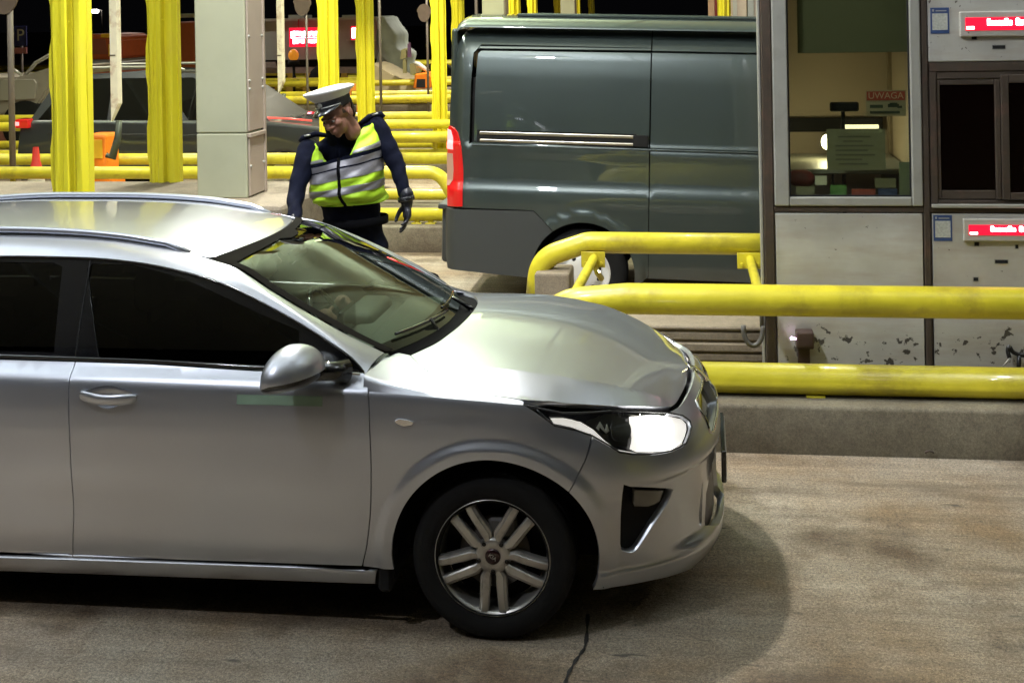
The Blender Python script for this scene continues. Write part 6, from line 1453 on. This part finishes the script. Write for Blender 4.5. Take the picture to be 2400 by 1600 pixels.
bm = bmesh.new(); bx(bm, a[0]+.1, b[0]+.3, OY2+.1, OY2+2.3, 0, b[2]-.17); link('underframe', bm, inner, e)
# grey truck with lit LED board, slanted tarpaulin and a beige bed
TY = 31.
e = empty('grey_truck', (at(740, 100, Y=TY)[0], TY, 0), 'big pale grey truck body behind the yellow posts right of the grey column', 'truck')
bm = bmesh.new(); poly3(bm, [(560, 142), (560, 46), (885, 40), (885, 138)], TY, 2.4); fixn(bm); link('box_body', bm, truckgrey, e)
bm = bmesh.new(); poly3(bm, [(560, 52), (560, 46), (885, 40), (885, 46)], TY-.08, .07); poly3(bm, [(676, 44), (676, 36), (712, 36), (712, 43)], TY+.2, .8); poly3(bm, [(802, 42), (802, 36), (838, 36), (838, 42)], TY+.2, .8); poly3(bm, [(812, 97), (812, 92), (885, 92), (885, 97)], TY-.05, .04); fixn(bm); link('top_edge', bm, alu, e)
bm = bmesh.new(); poly3(bm, [(560, 158), (560, 143), (890, 140), (890, 156)], TY+.2, 2.); fixn(bm); link('dark_gap', bm, inner, e)
bm = bmesh.new(); poly3(bm, [(560, 172), (560, 160), (890, 157), (890, 172)], TY-.02, 2.2); poly3(bm, [(616, 158), (616, 146), (644, 146), (650, 160)], TY-.1, .08); fixn(bm); link('side_frame', bm, mat('frame_pinkish', (.27, .22, .20), .55, var=.2), e)
bm = bmesh.new(); poly3(bm, [(560, 205), (560, 185), (644, 185), (644, 212)], TY+.1, 2.); fixn(bm); link('red_underbody', bm, mat('underbody_red', (.09, .014, .01), .6), e)
bm = bmesh.new()
for xx in (680, 720, 805): poly3(bm, [(xx-14, 236), (xx-5, 172), (xx+8, 172), (xx+11, 236)], TY-.05, .1)
fixn(bm); link('stay', bm, mat('stay_amber', (.45, .30, .04), .5), e)
bm = bmesh.new(); c = at(762, 190, Y=TY); lathe(bm, [(.0005, .0), (.2, .0), (.47, -.01), (.52, .05), (.52, .25)], 'Y', (c[0], TY-.05, .52), 28); fixn(bm); link('wheel', bm, rubber, e); bm = bmesh.new(); lathe(bm, [(.0005, .0), (.2, .0), (.47, -.01), (.52, .05), (.52, .25)], 'Y', (c[0]+3.2, TY-.05, .52), 28); fixn(bm); link('wheel', bm, rubber, e)
p = at(700, 85, Y=TY-.5)
e = empty('led_board', (p[0], TY-.5, p[2]), 'red lit LED text board on the grey truck, left of the cap', 'display')
bm = bmesh.new(); boxat(bm, 677, 66, 752, 110, TY-.5, .08, .01); link('board_field', bm, redled, e)
bm = bmesh.new(); rnd = random.Random(8)
for (y0, y1, x0, x1) in ((73, 87, 681, 716), (73, 87, 722, 746), (92, 104, 686, 714), (92, 104, 722, 743)):
    x = x0
    while x < x1:
        w_ = 4.2+rnd.random()*2.4; a = at(x, y0+rnd.random()*1.5, Y=TY-.52); b = at(min(x+w_, x1), y1-rnd.random()*4, Y=TY-.52); bx(bm, a[0], b[0], TY-.52, TY-.51, b[2], a[2]); x += w_+.7
boxat(bm, 681, 88.2, 746, 89.6, TY-.515, .01, .001); link('board_letters', bm, mat('led_letters_far', (1, .8, .8), .4, emit=(1, .50, .62), es=5), e)
bm = bmesh.new(); boxat(bm, 698, 46, 701, 67, TY-.48, .03); boxat(bm, 718, 50, 721, 67, TY-.48, .03); link('hanger', bm, mat('hanger_red', (.3, .02, .03), .5), e)
p = at(832, 80, Y=TY-.5)
e = empty('led_board', (p[0], TY-.5, p[2]), 'narrow end of a second lit board, at the left edge of the fourth post', 'display')
bm = bmesh.new(); boxat(bm, 822, 62, 850, 94, TY-.5, .08, .01); link('board_field', bm, redled, e); bm = bmesh.new(); boxat(bm, 824, 66, 846, 90, TY-.52, .015); link('board_letters', bm, MATS['led_letters_far'], e)
p = at(688, 130, Y=TY-1)
e = empty('amber_beacon', (p[0], TY-1, p[2]), 'round amber beacon on a stalk below the red LED board', 'beacon')
bm = bmesh.new(); r = bmesh.ops.create_uvsphere(bm, u_segments=16, v_segments=10, radius=.145); bmesh.ops.scale(bm, vec=(1, 1, 1.15), verts=bm.verts); bmesh.ops.translate(bm, vec=(p[0], TY-1, p[2]), verts=bm.verts); link('beacon_lens', bm, mat('beacon_amber', (.8, .30, .02), .3, emit=(1, .35, .03), es=.35), e, smooth=True)
bm = bmesh.new(); lathe(bm, [(.0005, p[2]-.25), (.16, p[2]-.24), (.15, p[2]-.14), (.05, p[2]-.12)], 'Z', (p[0], TY-1, 0), 20); tube(bm, [(p[0], TY-1, .3), (p[0], TY-1, p[2]-.24)], .04, 8); fixn(bm); link('beacon_foot', bm, inner, e)
# slanted tarpaulin heap and concrete ramp
e = empty('tarpaulin_hood', (at(910, 100, Y=30)[0], 30, 0), 'slanted grey-green tarpaulin hood at the right end of the grey truck', 'tarpaulin')
bm = bmesh.new(); pts = [(884, 38), (898, 42), (910, 56), (920, 84), (928, 116), (938, 126), (944, 158), (938, 180), (892, 158), (884, 150)]
poly3(bm, pts, 30., 1.8); fixn(bm); bmesh.ops.subdivide_edges(bm, edges=list(bm.edges), cuts=3, use_grid_fill=True)
for v in bm.verts: v.co.y += .08*sin(v.co.x*9+v.co.z*7); v.co.x += .04*sin(v.co.z*11)
link('hood_cloth', bm, tarp, e, smooth=True)
bm = bmesh.new(); a = at(884, 160, Y=30.2); b = at(940, 160, Y=30.2); bx(bm, a[0], b[0], 30.2, 31.6, 0, a[2]-.05); link('hood_base', bm, inner, e)
e = empty('concrete_ramp', (at(950, 190, Y=26)[0], 26, 0), 'pale sloping concrete ramp behind the yellow rails, left of the van', 'ramp')
bm = bmesh.new(); poly3(bm, [(866, 215), (866, 150), (884, 156), (934, 184), (972, 186), (972, 215)], 26., 1.6); poly3(bm, [(866, 260), (866, 216), (1040, 214), (1040, 260)], 26.1, 1.8); fixn(bm); link('ramp_body', bm, mat('ramp_beige', (.52, .44, .28), .7, var=.12), e)
e = empty('orange_machine', (at(985, 190, Y=25)[0], 25, 0), 'small orange machine with a white arm behind the rails, left of the van', 'machine')
bm = bmesh.new(); poly3(bm, [(968, 208), (972, 174), (1004, 170), (1012, 180), (1008, 208)], 25., .8); fixn(bm); bmesh.ops.bevel(bm, geom=list(bm.edges), offset=.03, segments=1, affect='EDGES'); link('machine_body', bm, orange, e)
bm = bmesh.new(); poly3(bm, [(976, 206), (977, 186), (996, 186), (996, 206)], 24.95, .04); fixn(bm); link('machine_opening', bm, inner, e)
bm = bmesh.new(); tube(bm, [at(972, 148, Y=25.2), at(980, 150, Y=25.2), at(1004, 168, Y=25.2)], [.05, .06, .05], 8); link('machine_arm', bm, white, e)
bm = bmesh.new(); poly3(bm, [(962, 176), (960, 150), (974, 148), (976, 172)], 25.4, .5); poly3(bm, [(938, 140), (940, 118), (948, 114), (954, 124), (952, 136)], 25.5, .3); poly3(bm, [(944, 172), (944, 140), (952, 140), (952, 172)], 25.5, .1); fixn(bm); link('machine_seat', bm, mat('machine_olive', (.26, .24, .11), .6), e)
bm = bmesh.new(); poly3(bm, [(955, 135), (955, 104), (960, 100), (963, 135)], 25.45, .1); fixn(bm); link('lever', bm, mat('lever_violet', (.12, .06, .12), .5), e)
# second orange thing just right of the cap
e = empty('steel_trestle', (at(822, 220, Y=20.6)[0], 20.6, 0), 'orange steel frame directly right of the officer\'s cap', 'frame')
bm = bmesh.new(); poly3(bm, [(812, 212), (812, 196), (842, 198), (842, 214)], 20.6, .1); poly3(bm, [(812, 262), (814, 213), (822, 213), (822, 262)], 20.6, .08); poly3(bm, [(836, 262), (836, 213), (842, 213), (842, 262)], 20.6, .08); fixn(bm); link('frame_body', bm, mat('frame_orange', (.75, .26, .04), .5), e)
bm = bmesh.new(); a = at(812, 262, Y=20.6); b = at(842, 262, Y=20.6); bx(bm, a[0], b[0], 20.62, 20.68, 0, a[2]); link('frame_foot', bm, inner, e)

# =====================================================================================================
#                                             THE OFFICER
# =====================================================================================================
def P3(px, py, Y): return np.array(at(px, py, Y=Y))
def build_officer():
    hipC = P3(832, 560, 2.72); chest = P3(812, 415, 2.62); waist = P3(830, 480, 2.68)
    shR = P3(722, 352, 2.58); shL = P3(882, 296, 2.66); neck = P3(806, 322, 2.56); headc = P3(786, 262, 2.44)
    elR = P3(694, 452, 2.42); wrR = P3(688, 528, 2.16)
    elL = P3(931, 388, 2.62); wrL = P3(952, 470, 2.56)
    e = empty('person', (hipC[0], 2.72, KH), 'traffic officer in yellow-green vest and white cap leaning to the silver car', 'person')
    fR = np.array((hipC[0]-.12, 2.70, KH)); fL = np.array((hipC[0]+.11, 2.86, KH))
    hR = hipC+np.array((-.10, 0, -.04)); hL = hipC+np.array((.10, 0, -.04)); kR = (hR+fR)/2+np.array((0, -.04, .03)); kL = (hL+fL)/2+np.array((.01, -.03, .03))
    prim = [('c', hR, kR, .098, .068), ('c', kR, fR+np.array((0, .02, .09)), .064, .050), ('c', hL, kL, .098, .068), ('c', kL, fL+np.array((0, .02, .09)), .064, .050),
            ('e', hipC+np.array((0, 0, .0)), (.180, .125, .14)), ('c', hipC+np.array((-.05, 0, .05)), chest+np.array((-.07, 0, -.02)), .115, .118), ('c', hipC+np.array((.05, 0, .05)), chest+np.array((.07, 0, -.02)), .115, .118),
            ('c', chest+np.array((0, 0, .02)), neck+np.array((0, .02, -.06)), .12, .08), ('c', shR+np.array((.04, .01, -.03)), shL+np.array((-.04, .01, -.03)), .070, .070),
            ('c', shR, elR, .066, .052), ('c', elR, wrR, .052, .038), ('c', shL, elL, .066, .050), ('c', elL, wrL, .050, .038),
            ('c', neck+np.array((0, .02, -.05)), headc+np.array((0, .02, -.05)), .062, .056)]
    me = blob(prim, .014, 3)
    # rumpled cloth
    for v in me.vertices:
        c = v.co; k = .0022*sin(c.z*62+9*sin(c.x*11))+.0028*sin(c.z*30+c.x*47+c.y*30); v.co = c+v.normal*k
    body = link('body', me, navy, e)
    # collar
    bm = bmesh.new(); rings = []
    for (h_, r1, r2, dy) in ((-.05, .112, .10, .018), (.02, .098, .094, .012), (.080, .094, .090, .010), (.100, .088, .084, .010), (.07, .070, .068, .008)):
        c = neck+(headc-neck)/np.linalg.norm(headc-neck)*h_; rings.append([bm.verts.new((c[0]+r1*cos(a), c[1]+dy+r2*sin(a), c[2]+.012*cos(a)*0+.012*sin(a))) for a in np.linspace(0, 2*pi, 25)[:-1]])
    for i in range(4):
        for j in range(24): f = bm.faces.new((rings[i][j], rings[i][(j+1) % 24], rings[i+1][(j+1) % 24], rings[i+1][j])); f.smooth = True
    fixn(bm); link('collar', bm, blackcloth, e)
    # shoes
    bm = bmesh.new()
    for f_ in (fR, fL):
        p = [('e', f_+np.array((-.02, -.06, .045)), (.048, .13, .048)), ('c', f_+np.array((0, .02, .06)), f_+np.array((0, .02, .14)), .05, .055)]
        m2 = blob(p, .012, 2); link('shoe', m2, glossblk, e)
    bm.free()
    # vest: an open-sided shell over the torso; hem at the waist, V neck
    up = np.array(shL)-np.array(shR)
    cx = [pch([0, .35, .7, 1.0], [v0, v1, v2, v3]) for v0, v1, v2, v3 in zip(waist+np.array((0, -.0, .02)), chest+np.array((.005, 0, -.08)), chest+np.array((.0, 0, .10)), (shR+shL)/2+np.array((0, 0, .02)))]
    def VF(th, h):
        """th -1..1 across the front (0 = zip), beyond +-1 to the back; h 0 hem .. 1 shoulder"""
        c = np.stack([f(h) for f in cx], 1); rx = np.interp(h, [0, .3, .6, .8, 1.0], [.205, .208, .212, .214, .19]); ry = np.interp(h, [0, .3, .6, .8, .93, 1.0], [.175, .172, .170, .158, .125, .07])
        a = th*pi/2; ex = np.sign(np.sin(a))*np.abs(np.sin(a))**.82; ey = np.sign(np.cos(a))*np.abs(np.cos(a))**.82
        tilt = np.interp(h, [0, .4, 1], [.06, .16, .33])  # the shoulders lean down to the car
        X = c[:, 0]+rx*ex; Y = c[:, 1]-ry*ey; Z = c[:, 2]+rx*ex*tilt
        wr = .0055*np.sin(h*23+th*4.5+2*np.sin(th*5))+.004*np.sin(h*41-th*9+1.3*np.sin(h*13)); Y = Y-wr; X = X+wr*.4*ex
        return np.stack([X, Y, Z], 1)
    # boundaries of the colour bands (constant-h curves with a slight sag), every band its own panel so the stripes are sewn-on pieces
    def band(name, h0, h1, mt, off, t0=-1.0, t1=1.0, nz=.035):
        for a, b in ((t0, -nz*.45), (nz*.45, t1)):
            n = 14; lo = [(t, h0(t)) for t in np.linspace(a, b, n)]; hi = [(t, h1(t)) for t in np.linspace(b, a, n)]
            panel(name, VF, lo+hi, mt, vest, h=.035, gap=0, flange=.006, off=off, flip=False)
    vest = empty('hivis_vest', tuple(chest)); vest.parent = e; vest.matrix_parent_inverse = e.matrix_world.inverted(); bpy.context.view_layer.update()
    S = lambda base, am=.0: (lambda t: base+am*(1-t*t))
    band('vest_cloth', lambda t: .02-.05*(1-abs(t)) if abs(t) > .1 else .02-.02*abs(t)/.1*2, S(.345), hivis, .004, -1.55, 1.55)
    band('tape_stripe', S(.345), S(.445), reflective, .008, -1.5, 1.5); band('vest_cloth', S(.445), S(.53), hivis, .004, -1.5, 1.5); band('tape_stripe', S(.53), S(.635), reflective, .008, -1.4, 1.4)
    band('navy_stripe', S(.635), S(.65), navy, .009, -1.3, 1.3); band('tape_stripe', S(.65), S(.715), reflective, .007, -1.25, 1.25); band('navy_stripe', S(.715), S(.755), navy, .005, -1.15, 1.15)
    # shoulder pieces either side of the collar
    for sg in (-1, 1):
        q = [(sg*1.06, .755), (sg*.16, .755), (sg*.30, .88), (sg*.48, 1.0), (sg*.95, 1.03), (sg*1.08, .9)]; panel('vest_cloth', VF, q, hivis, vest, h=.03, gap=0, flange=.006, off=.005)
        q = [(sg*1.05, .76), (sg*.20, .76), (sg*.23, .785), (sg*1.07, .815)]; panel('tape_stripe', VF, q, reflective, vest, h=.03, gap=0, flange=.004, off=.009)
        # epaulette
        s0 = shR if sg < 0 else shL; pa = neck+(s0-neck)*.42+np.array((0, 0, .040)); pb_ = s0+np.array((sg*.03, 0, .072 if sg > 0 else .070)); bm = bmesh.new(); tube(bm, [pa, (pa+pb_)/2+np.array((0, 0, .018)), pb_, pb_+np.array((sg*.018, 0, -.02))], [.012, .017, .017, .012], 8); bmesh.ops.scale(bm, vec=(1, 1, 1), verts=bm.verts); link('epaulette', bm, navy, e)
        bm = bmesh.new(); mq = (pa+pb_*2)/3+np.array((0, -.022, .016)); tube(bm, [mq, mq+np.array((sg*.035, 0, .004+.010*sg))], .005, 6); link('rank_mark', bm, alu, e)
    bm = bmesh.new(); hz = np.linspace(.0, .76, 24); Z = VF(np.zeros(24), hz); tube(bm, list(Z+np.array((0, -.008, 0))), .0085, 8); link('zip', bm, blackcloth, vest)
    # belt and jacket hem
    bm = bmesh.new(); rings = []
    for dz, r_ in ((-.045, .185), (-.04, .192), (.0, .192), (.005, .185)):
        c = waist+np.array((0.004, .01, -.075+dz)); rings.append([bm.verts.new((c[0]+r_*1.02*cos(a), c[1]+r_*.80*sin(a), c[2]+.012*cos(a))) for a in np.linspace(0, 2*pi, 33)[:-1]])
    for i in range(3):
        for j in range(32): bm.faces.new((rings[i][j], rings[i][(j+1) % 32], rings[i+1][(j+1) % 32], rings[i+1][j])).smooth = True
    fixn(bm); link('belt', bm, blackcloth, e)
    # head, looking down and to the left of the picture
    hd = [('e', (0, .012, .035), (.076, .094, .082)), ('e', (0, -.035, -.045), (.056, .058, .062)), ('c', (0, -.05, -.085), (0, -.062, -.093), .026, .020), ('e', (0, -.078, .012), (.052, .022, .018)),
          ('c', (0, -.088, .004), (0, -.112, -.028), .010, .014), ('e', (-.014, -.098, -.034), (.010, .010, .008)), ('e', (.014, -.098, -.034), (.010, .010, .008)),
          ('e', (-.040, -.066, -.022), (.024, .022, .022)), ('e', (.040, -.066, -.022), (.024, .022, .022)), ('e', (0, -.090, -.060), (.023, .011, .0065)), ('e', (0, -.088, -.072), (.019, .011, .0075)),
          ('e', (-.079, .012, -.008), (.010, .020, .030)), ('e', (.079, .012, -.008), (.010, .020, .030)), ('c', (0, .02, -.05), (0, .035, -.13), .055, .056)]
    me = blob(hd, .0055, 2)
    Rh = Matrix.Rotation(radians(-26), 4, 'Z') @ Matrix.Rotation(radians(-9), 4, 'Y') @ Matrix.Rotation(radians(26), 4, 'X')
    Mh = Matrix.Translation(tuple(headc+np.array((.012, 0, -.01)))) @ Rh @ Matrix.Scale(1.06, 4)
    me.transform(Mh); head_o = link('head', me, skin, e)
    bm = bmesh.new()
    for sx_ in (-1, 1):
        r = bmesh.ops.create_uvsphere(bm, u_segments=12, v_segments=8, radius=.0115); bmesh.ops.translate(bm, vec=(sx_*.029, -.083, .0), verts=r['verts'])
    bm.transform(Mh); link('eyes', bm, mat('eye_white', (.5, .48, .45), .2), head_o, smooth=True)
    bm = bmesh.new()
    for sx_ in (-1, 1):
        r = bmesh.ops.create_uvsphere(bm, u_segments=10, v_segments=6, radius=.006); bmesh.ops.translate(bm, vec=(sx_*.029, -.0915, -.001), verts=r['verts'])
    bm.transform(Mh); link('irises', bm, inner, head_o, smooth=True)
    bm = bmesh.new()
    for sx_ in (-1, 1): tube(bm, [(sx_*.012, -.099, .016), (sx_*.03, -.096, .020), (sx_*.045, -.083, .016)], .0035, 6)
    bm.transform(Mh); link('eyebrows', bm, mat('hair_brown', (.04, .022, .012), .8), head_o)
    # short hair at the back and sides under the cap
    me = blob([('e', (0, .022, .030), (.081, .094, .082)), ('e', (0, .05, -.02), (.070, .066, .062))], .008, 2); me.transform(Mh)
    bmh = bmesh.new(); bmh.from_mesh(me); inv = Mh.inverted()
    kill = [v for v in bmh.verts if (inv @ v.co).y < -.028 or ((inv @ v.co).z < -.0 and (inv @ v.co).y < .045) or (abs((inv @ v.co).x) > .074 and (inv @ v.co).z < .03)]; bmesh.ops.delete(bmh, geom=kill, context='VERTS'); bmh.to_mesh(me); bmh.free(); link('hair', me, MATS['hair_brown'], head_o)
    # peaked cap: white crown tilted, black band with badge, glossy peak
    Mc = Mh @ Matrix.Translation((0, .004, .052)) @ Matrix.Rotation(radians(-14), 4, 'X')
    cap = empty('peaked_cap', tuple(Mc.translation)); cap.parent = e; cap.matrix_parent_inverse = e.matrix_world.inverted(); bpy.context.view_layer.update()
    def ring_(r1, r2, z, yo=0, tilt=0): return [(r1*cos(a), yo+r2*sin(a), z+tilt*sin(a)) for a in np.linspace(0, 2*pi, 41)[:-1]]
    def shell(rs, nm, m_, par, cap_top=False):
        bm = bmesh.new(); R = [[bm.verts.new(p) for p in q] for q in rs]
        for i in range(len(R)-1):
            for j in range(40): bm.faces.new((R[i][j], R[i][(j+1) % 40], R[i+1][(j+1) % 40], R[i+1][j])).smooth = True
        if cap_top: bm.faces.new(R[-1])
        fixn(bm); bm.transform(Mc); return link(nm, bm, m_, par)
    shell([ring_(.084, .104, -.006), ring_(.086, .106, .0), ring_(.088, .108, .040)], 'cap_band', mat('cap_band_black', (.008, .008, .012), .5, bump=.2, bscale=200), cap)
    shell([ring_(.089, .109, .040), ring_(.104, .122, .056, -.004), ring_(.128, .143, .074, -.008, -.012), ring_(.134, .149, .082, -.008, -.014), ring_(.130, .145, .089, -.008, -.014), ring_(.11, .125, .094, -.006, -.010), ring_(.06, .07, .100, 0, -.004), ring_(.004, .004, .102)], 'cap_crown', capwhite, cap, True)
    bm = bmesh.new(); R0 = []; R1 = []
    for a in np.linspace(radians(200), radians(340), 22):
        k = sin((a-radians(200))/radians(140)*pi); R0.append((.087*cos(a), .107*sin(a), .004)); R1.append(((.087+.012*k)*cos(a), (.107+.055*k)*sin(a), .004-.030*k))
    v0 = [bm.verts.new(p) for p in R0]; v1 = [bm.verts.new(p) for p in R1]; v2 = [bm.verts.new((p[0], p[1], p[2]-.004)) for p in R1]; v3 = [bm.verts.new((p[0], p[1], p[2]-.004)) for p in R0]
    for i in range(21): [bm.faces.new(q) for q in ((v0[i], v0[i+1], v1[i+1], v1[i]), (v1[i], v1[i+1], v2[i+1], v2[i]), (v2[i], v2[i+1], v3[i+1], v3[i]))]
    fixn(bm); bm.transform(Mc); link('cap_peak', bm, mat('patent_black', (.006, .006, .008), .06, coat=1), cap, smooth=True)
    bm = bmesh.new(); tube(bm, [(.0895*cos(a), .1095*sin(a), .008) for a in np.linspace(radians(200), radians(340), 16)], .003, 6); lathe(bm, [(.0005, -.004), (.014, -.003), (.016, .002)], 'Y', (0, -.110, .022), 14); bx(bm, -.020, .020, -.1115, -.108, .050, .058, .002); fixn(bm); bm.transform(Mc); link('cap_badge', bm, alu, cap)
    # left hand (right in the picture): hanging, half open, black glove
    def hand(wr, dirv, pal, side, m_, curl=(.5, .55, .6, .65), nm='glove', parent=None):
        d = np.array(dirv, float); d /= np.linalg.norm(d); n = np.array(pal, float); n -= d*np.dot(n, d); n /= np.linalg.norm(n); s_ = np.cross(d, n)*side
        pr = [('c', wr-d*.05, wr+d*.01, .040, .033), ('c', wr+d*.015, wr+d*.075+s_*.018, .026, .022), ('c', wr+d*.015, wr+d*.080, .026, .022), ('c', wr+d*.015, wr+d*.072-s_*.020, .026, .021)]
        for k, (of, L_, r_) in enumerate(((.034, .073, .0112), (.012, .082, .0116), (-.011, .076, .0110), (-.032, .060, .0098))):
            p = wr+d*(.092-.006*abs(k-1))+s_*of; pr.append(('c', wr+d*.05+s_*of*.8, p, .014, .0125)); dd = d.copy(); a = curl[k]*.55
            for j, f_ in enumerate((.45, .32, .25)):
                dd = dd*cos(a)+n*sin(a); dd /= np.linalg.norm(dd); q = p+dd*L_*f_; pr.append(('c', p, q, r_*(1-.07*j), r_*(1-.07*(j+1)))); p = q; a = curl[k]*.8
        t0 = wr+d*.022+s_*.030+n*.006; t1 = t0+(d*.55+s_*.62+n*.45)*.050; t2 = t1+(d*.85+s_*.15+n*.42)*.034; t3 = t2+(d*.9+n*.35-s_*.1)*.028
        pr += [('c', t0, t1, .019, .0140), ('c', t1, t2, .0138, .0122), ('c', t2, t3, .0120, .0105)]
        me = blob(pr, .0052, 1); return link(nm, me, m_, parent)
    hand(wrL+np.array((.004, 0, -.012)), (.03, -.10, -1), (-.9, -.45, 0), 1, glove, (.35, .45, .6, .8), parent=e)
    hand(wrR, (.15, -.8, -.35), (.2, 0, -1), -1, glove, (.3, .35, .4, .45), parent=e)
    # watch strap
    bm = bmesh.new(); lathe(bm, [(.046, -.014), (.050, -.010), (.050, .010), (.046, .014)], 'Z', (0, 0, 0), 20); fixn(bm); bm.transform(Matrix.Translation(tuple(wrL+np.array((0, 0, .01)))) @ Matrix.Rotation(radians(-10), 4, 'Y')); link('cuff_strap', bm, glossblk, e)
    return e
build_officer()
# driver seen dimly through the windscreen
def build_driver(y=1.27, x=-1.38):
    e = empty('person', (x, y, .45), 'driver in a dark jacket at the wheel, dimly seen through the windscreen', 'person')
    sh = np.array((x, y, 1.02)); pr = [('c', (x, y-.08, .58), (x, y-.09, .95), .13, .13), ('c', (x, y+.08, .58), (x, y+.09, .95), .13, .13), ('c', (x, y-.16, 1.0), (x, y+.16, 1.0), .075, .075), ('c', (x+.02, y, 1.0), (x+.04, y, 1.12), .06, .055)]
    for s_ in (-1, 1):
        pr += [('c', (x, y+s_*.19, 1.0), (x+.17, y+s_*.25, .80), .062, .048), ('c', (x+.17, y+s_*.25, .80), (x+.40, y+s_*.15, .94), .048, .036), ('c', (x+.05, y+s_*.1, .56), (x+.50, y+s_*.12, .60), .085, .07)]
    me = blob(pr, .018, 3); link('body', me, mat('driver_jacket', (.03, .035, .03), .8), e)
    hd = [('e', (0, .012, .035), (.076, .094, .086)), ('e', (0, -.035, -.045), (.056, .058, .062)), ('c', (0, -.088, .004), (0, -.110, -.028), .010, .013), ('e', (0, -.078, .012), (.052, .022, .018)), ('e', (-.079, .012, -.008), (.010, .020, .030)), ('e', (.079, .012, -.008), (.010, .020, .030)), ('e', (0, -.088, -.066), (.022, .010, .010))]
    me = blob(hd, .008, 2); Mh = Matrix.Translation((x+.05, y, 1.21)) @ Matrix.Rotation(radians(112), 4, 'Z'); me.transform(Mh); h = link('head', me, skin2, e)
    me = blob([('e', (0, .022, .045), (.082, .094, .082))], .012, 1); me.transform(Mh); bmh = bmesh.new(); bmh.from_mesh(me); inv = Mh.inverted(); bmesh.ops.delete(bmh, geom=[v for v in bmh.verts if (inv @ v.co).y < -.05 or (inv @ v.co).z < .0], context='VERTS'); bmh.to_mesh(me); bmh.free(); link('hair', me, MATS['hair_brown'], h)
    for s_ in (-1, 1):
        w0 = np.array((x+.40, y+s_*.15, .95)); q = [('e', w0+np.array((.03, 0, .01)), (.042, .03, .04))]
        for k in range(4): q.append(('c', w0+np.array((.04, -.02+.014*k, .03)), w0+np.array((.075, -.02+.014*k-s_*.004, .0)), .011, .009))
        q.append(('c', w0+np.array((.03, -s_*.02, .02)), w0+np.array((.05, -s_*.045, .045)), .012, .010)); link('hand', blob(q, .007, 1), skin2, e)
    bm = bmesh.new(); tube(bm, [(x+.02, y+.2, 1.09), (x+.14, y+.05, .9), (x+.10, y-.15, .65)], .012, 6); bmesh.ops.scale(bm, vec=(1, 1, 1), verts=bm.verts); link('seat_belt', bm, trim, e)
build_driver()
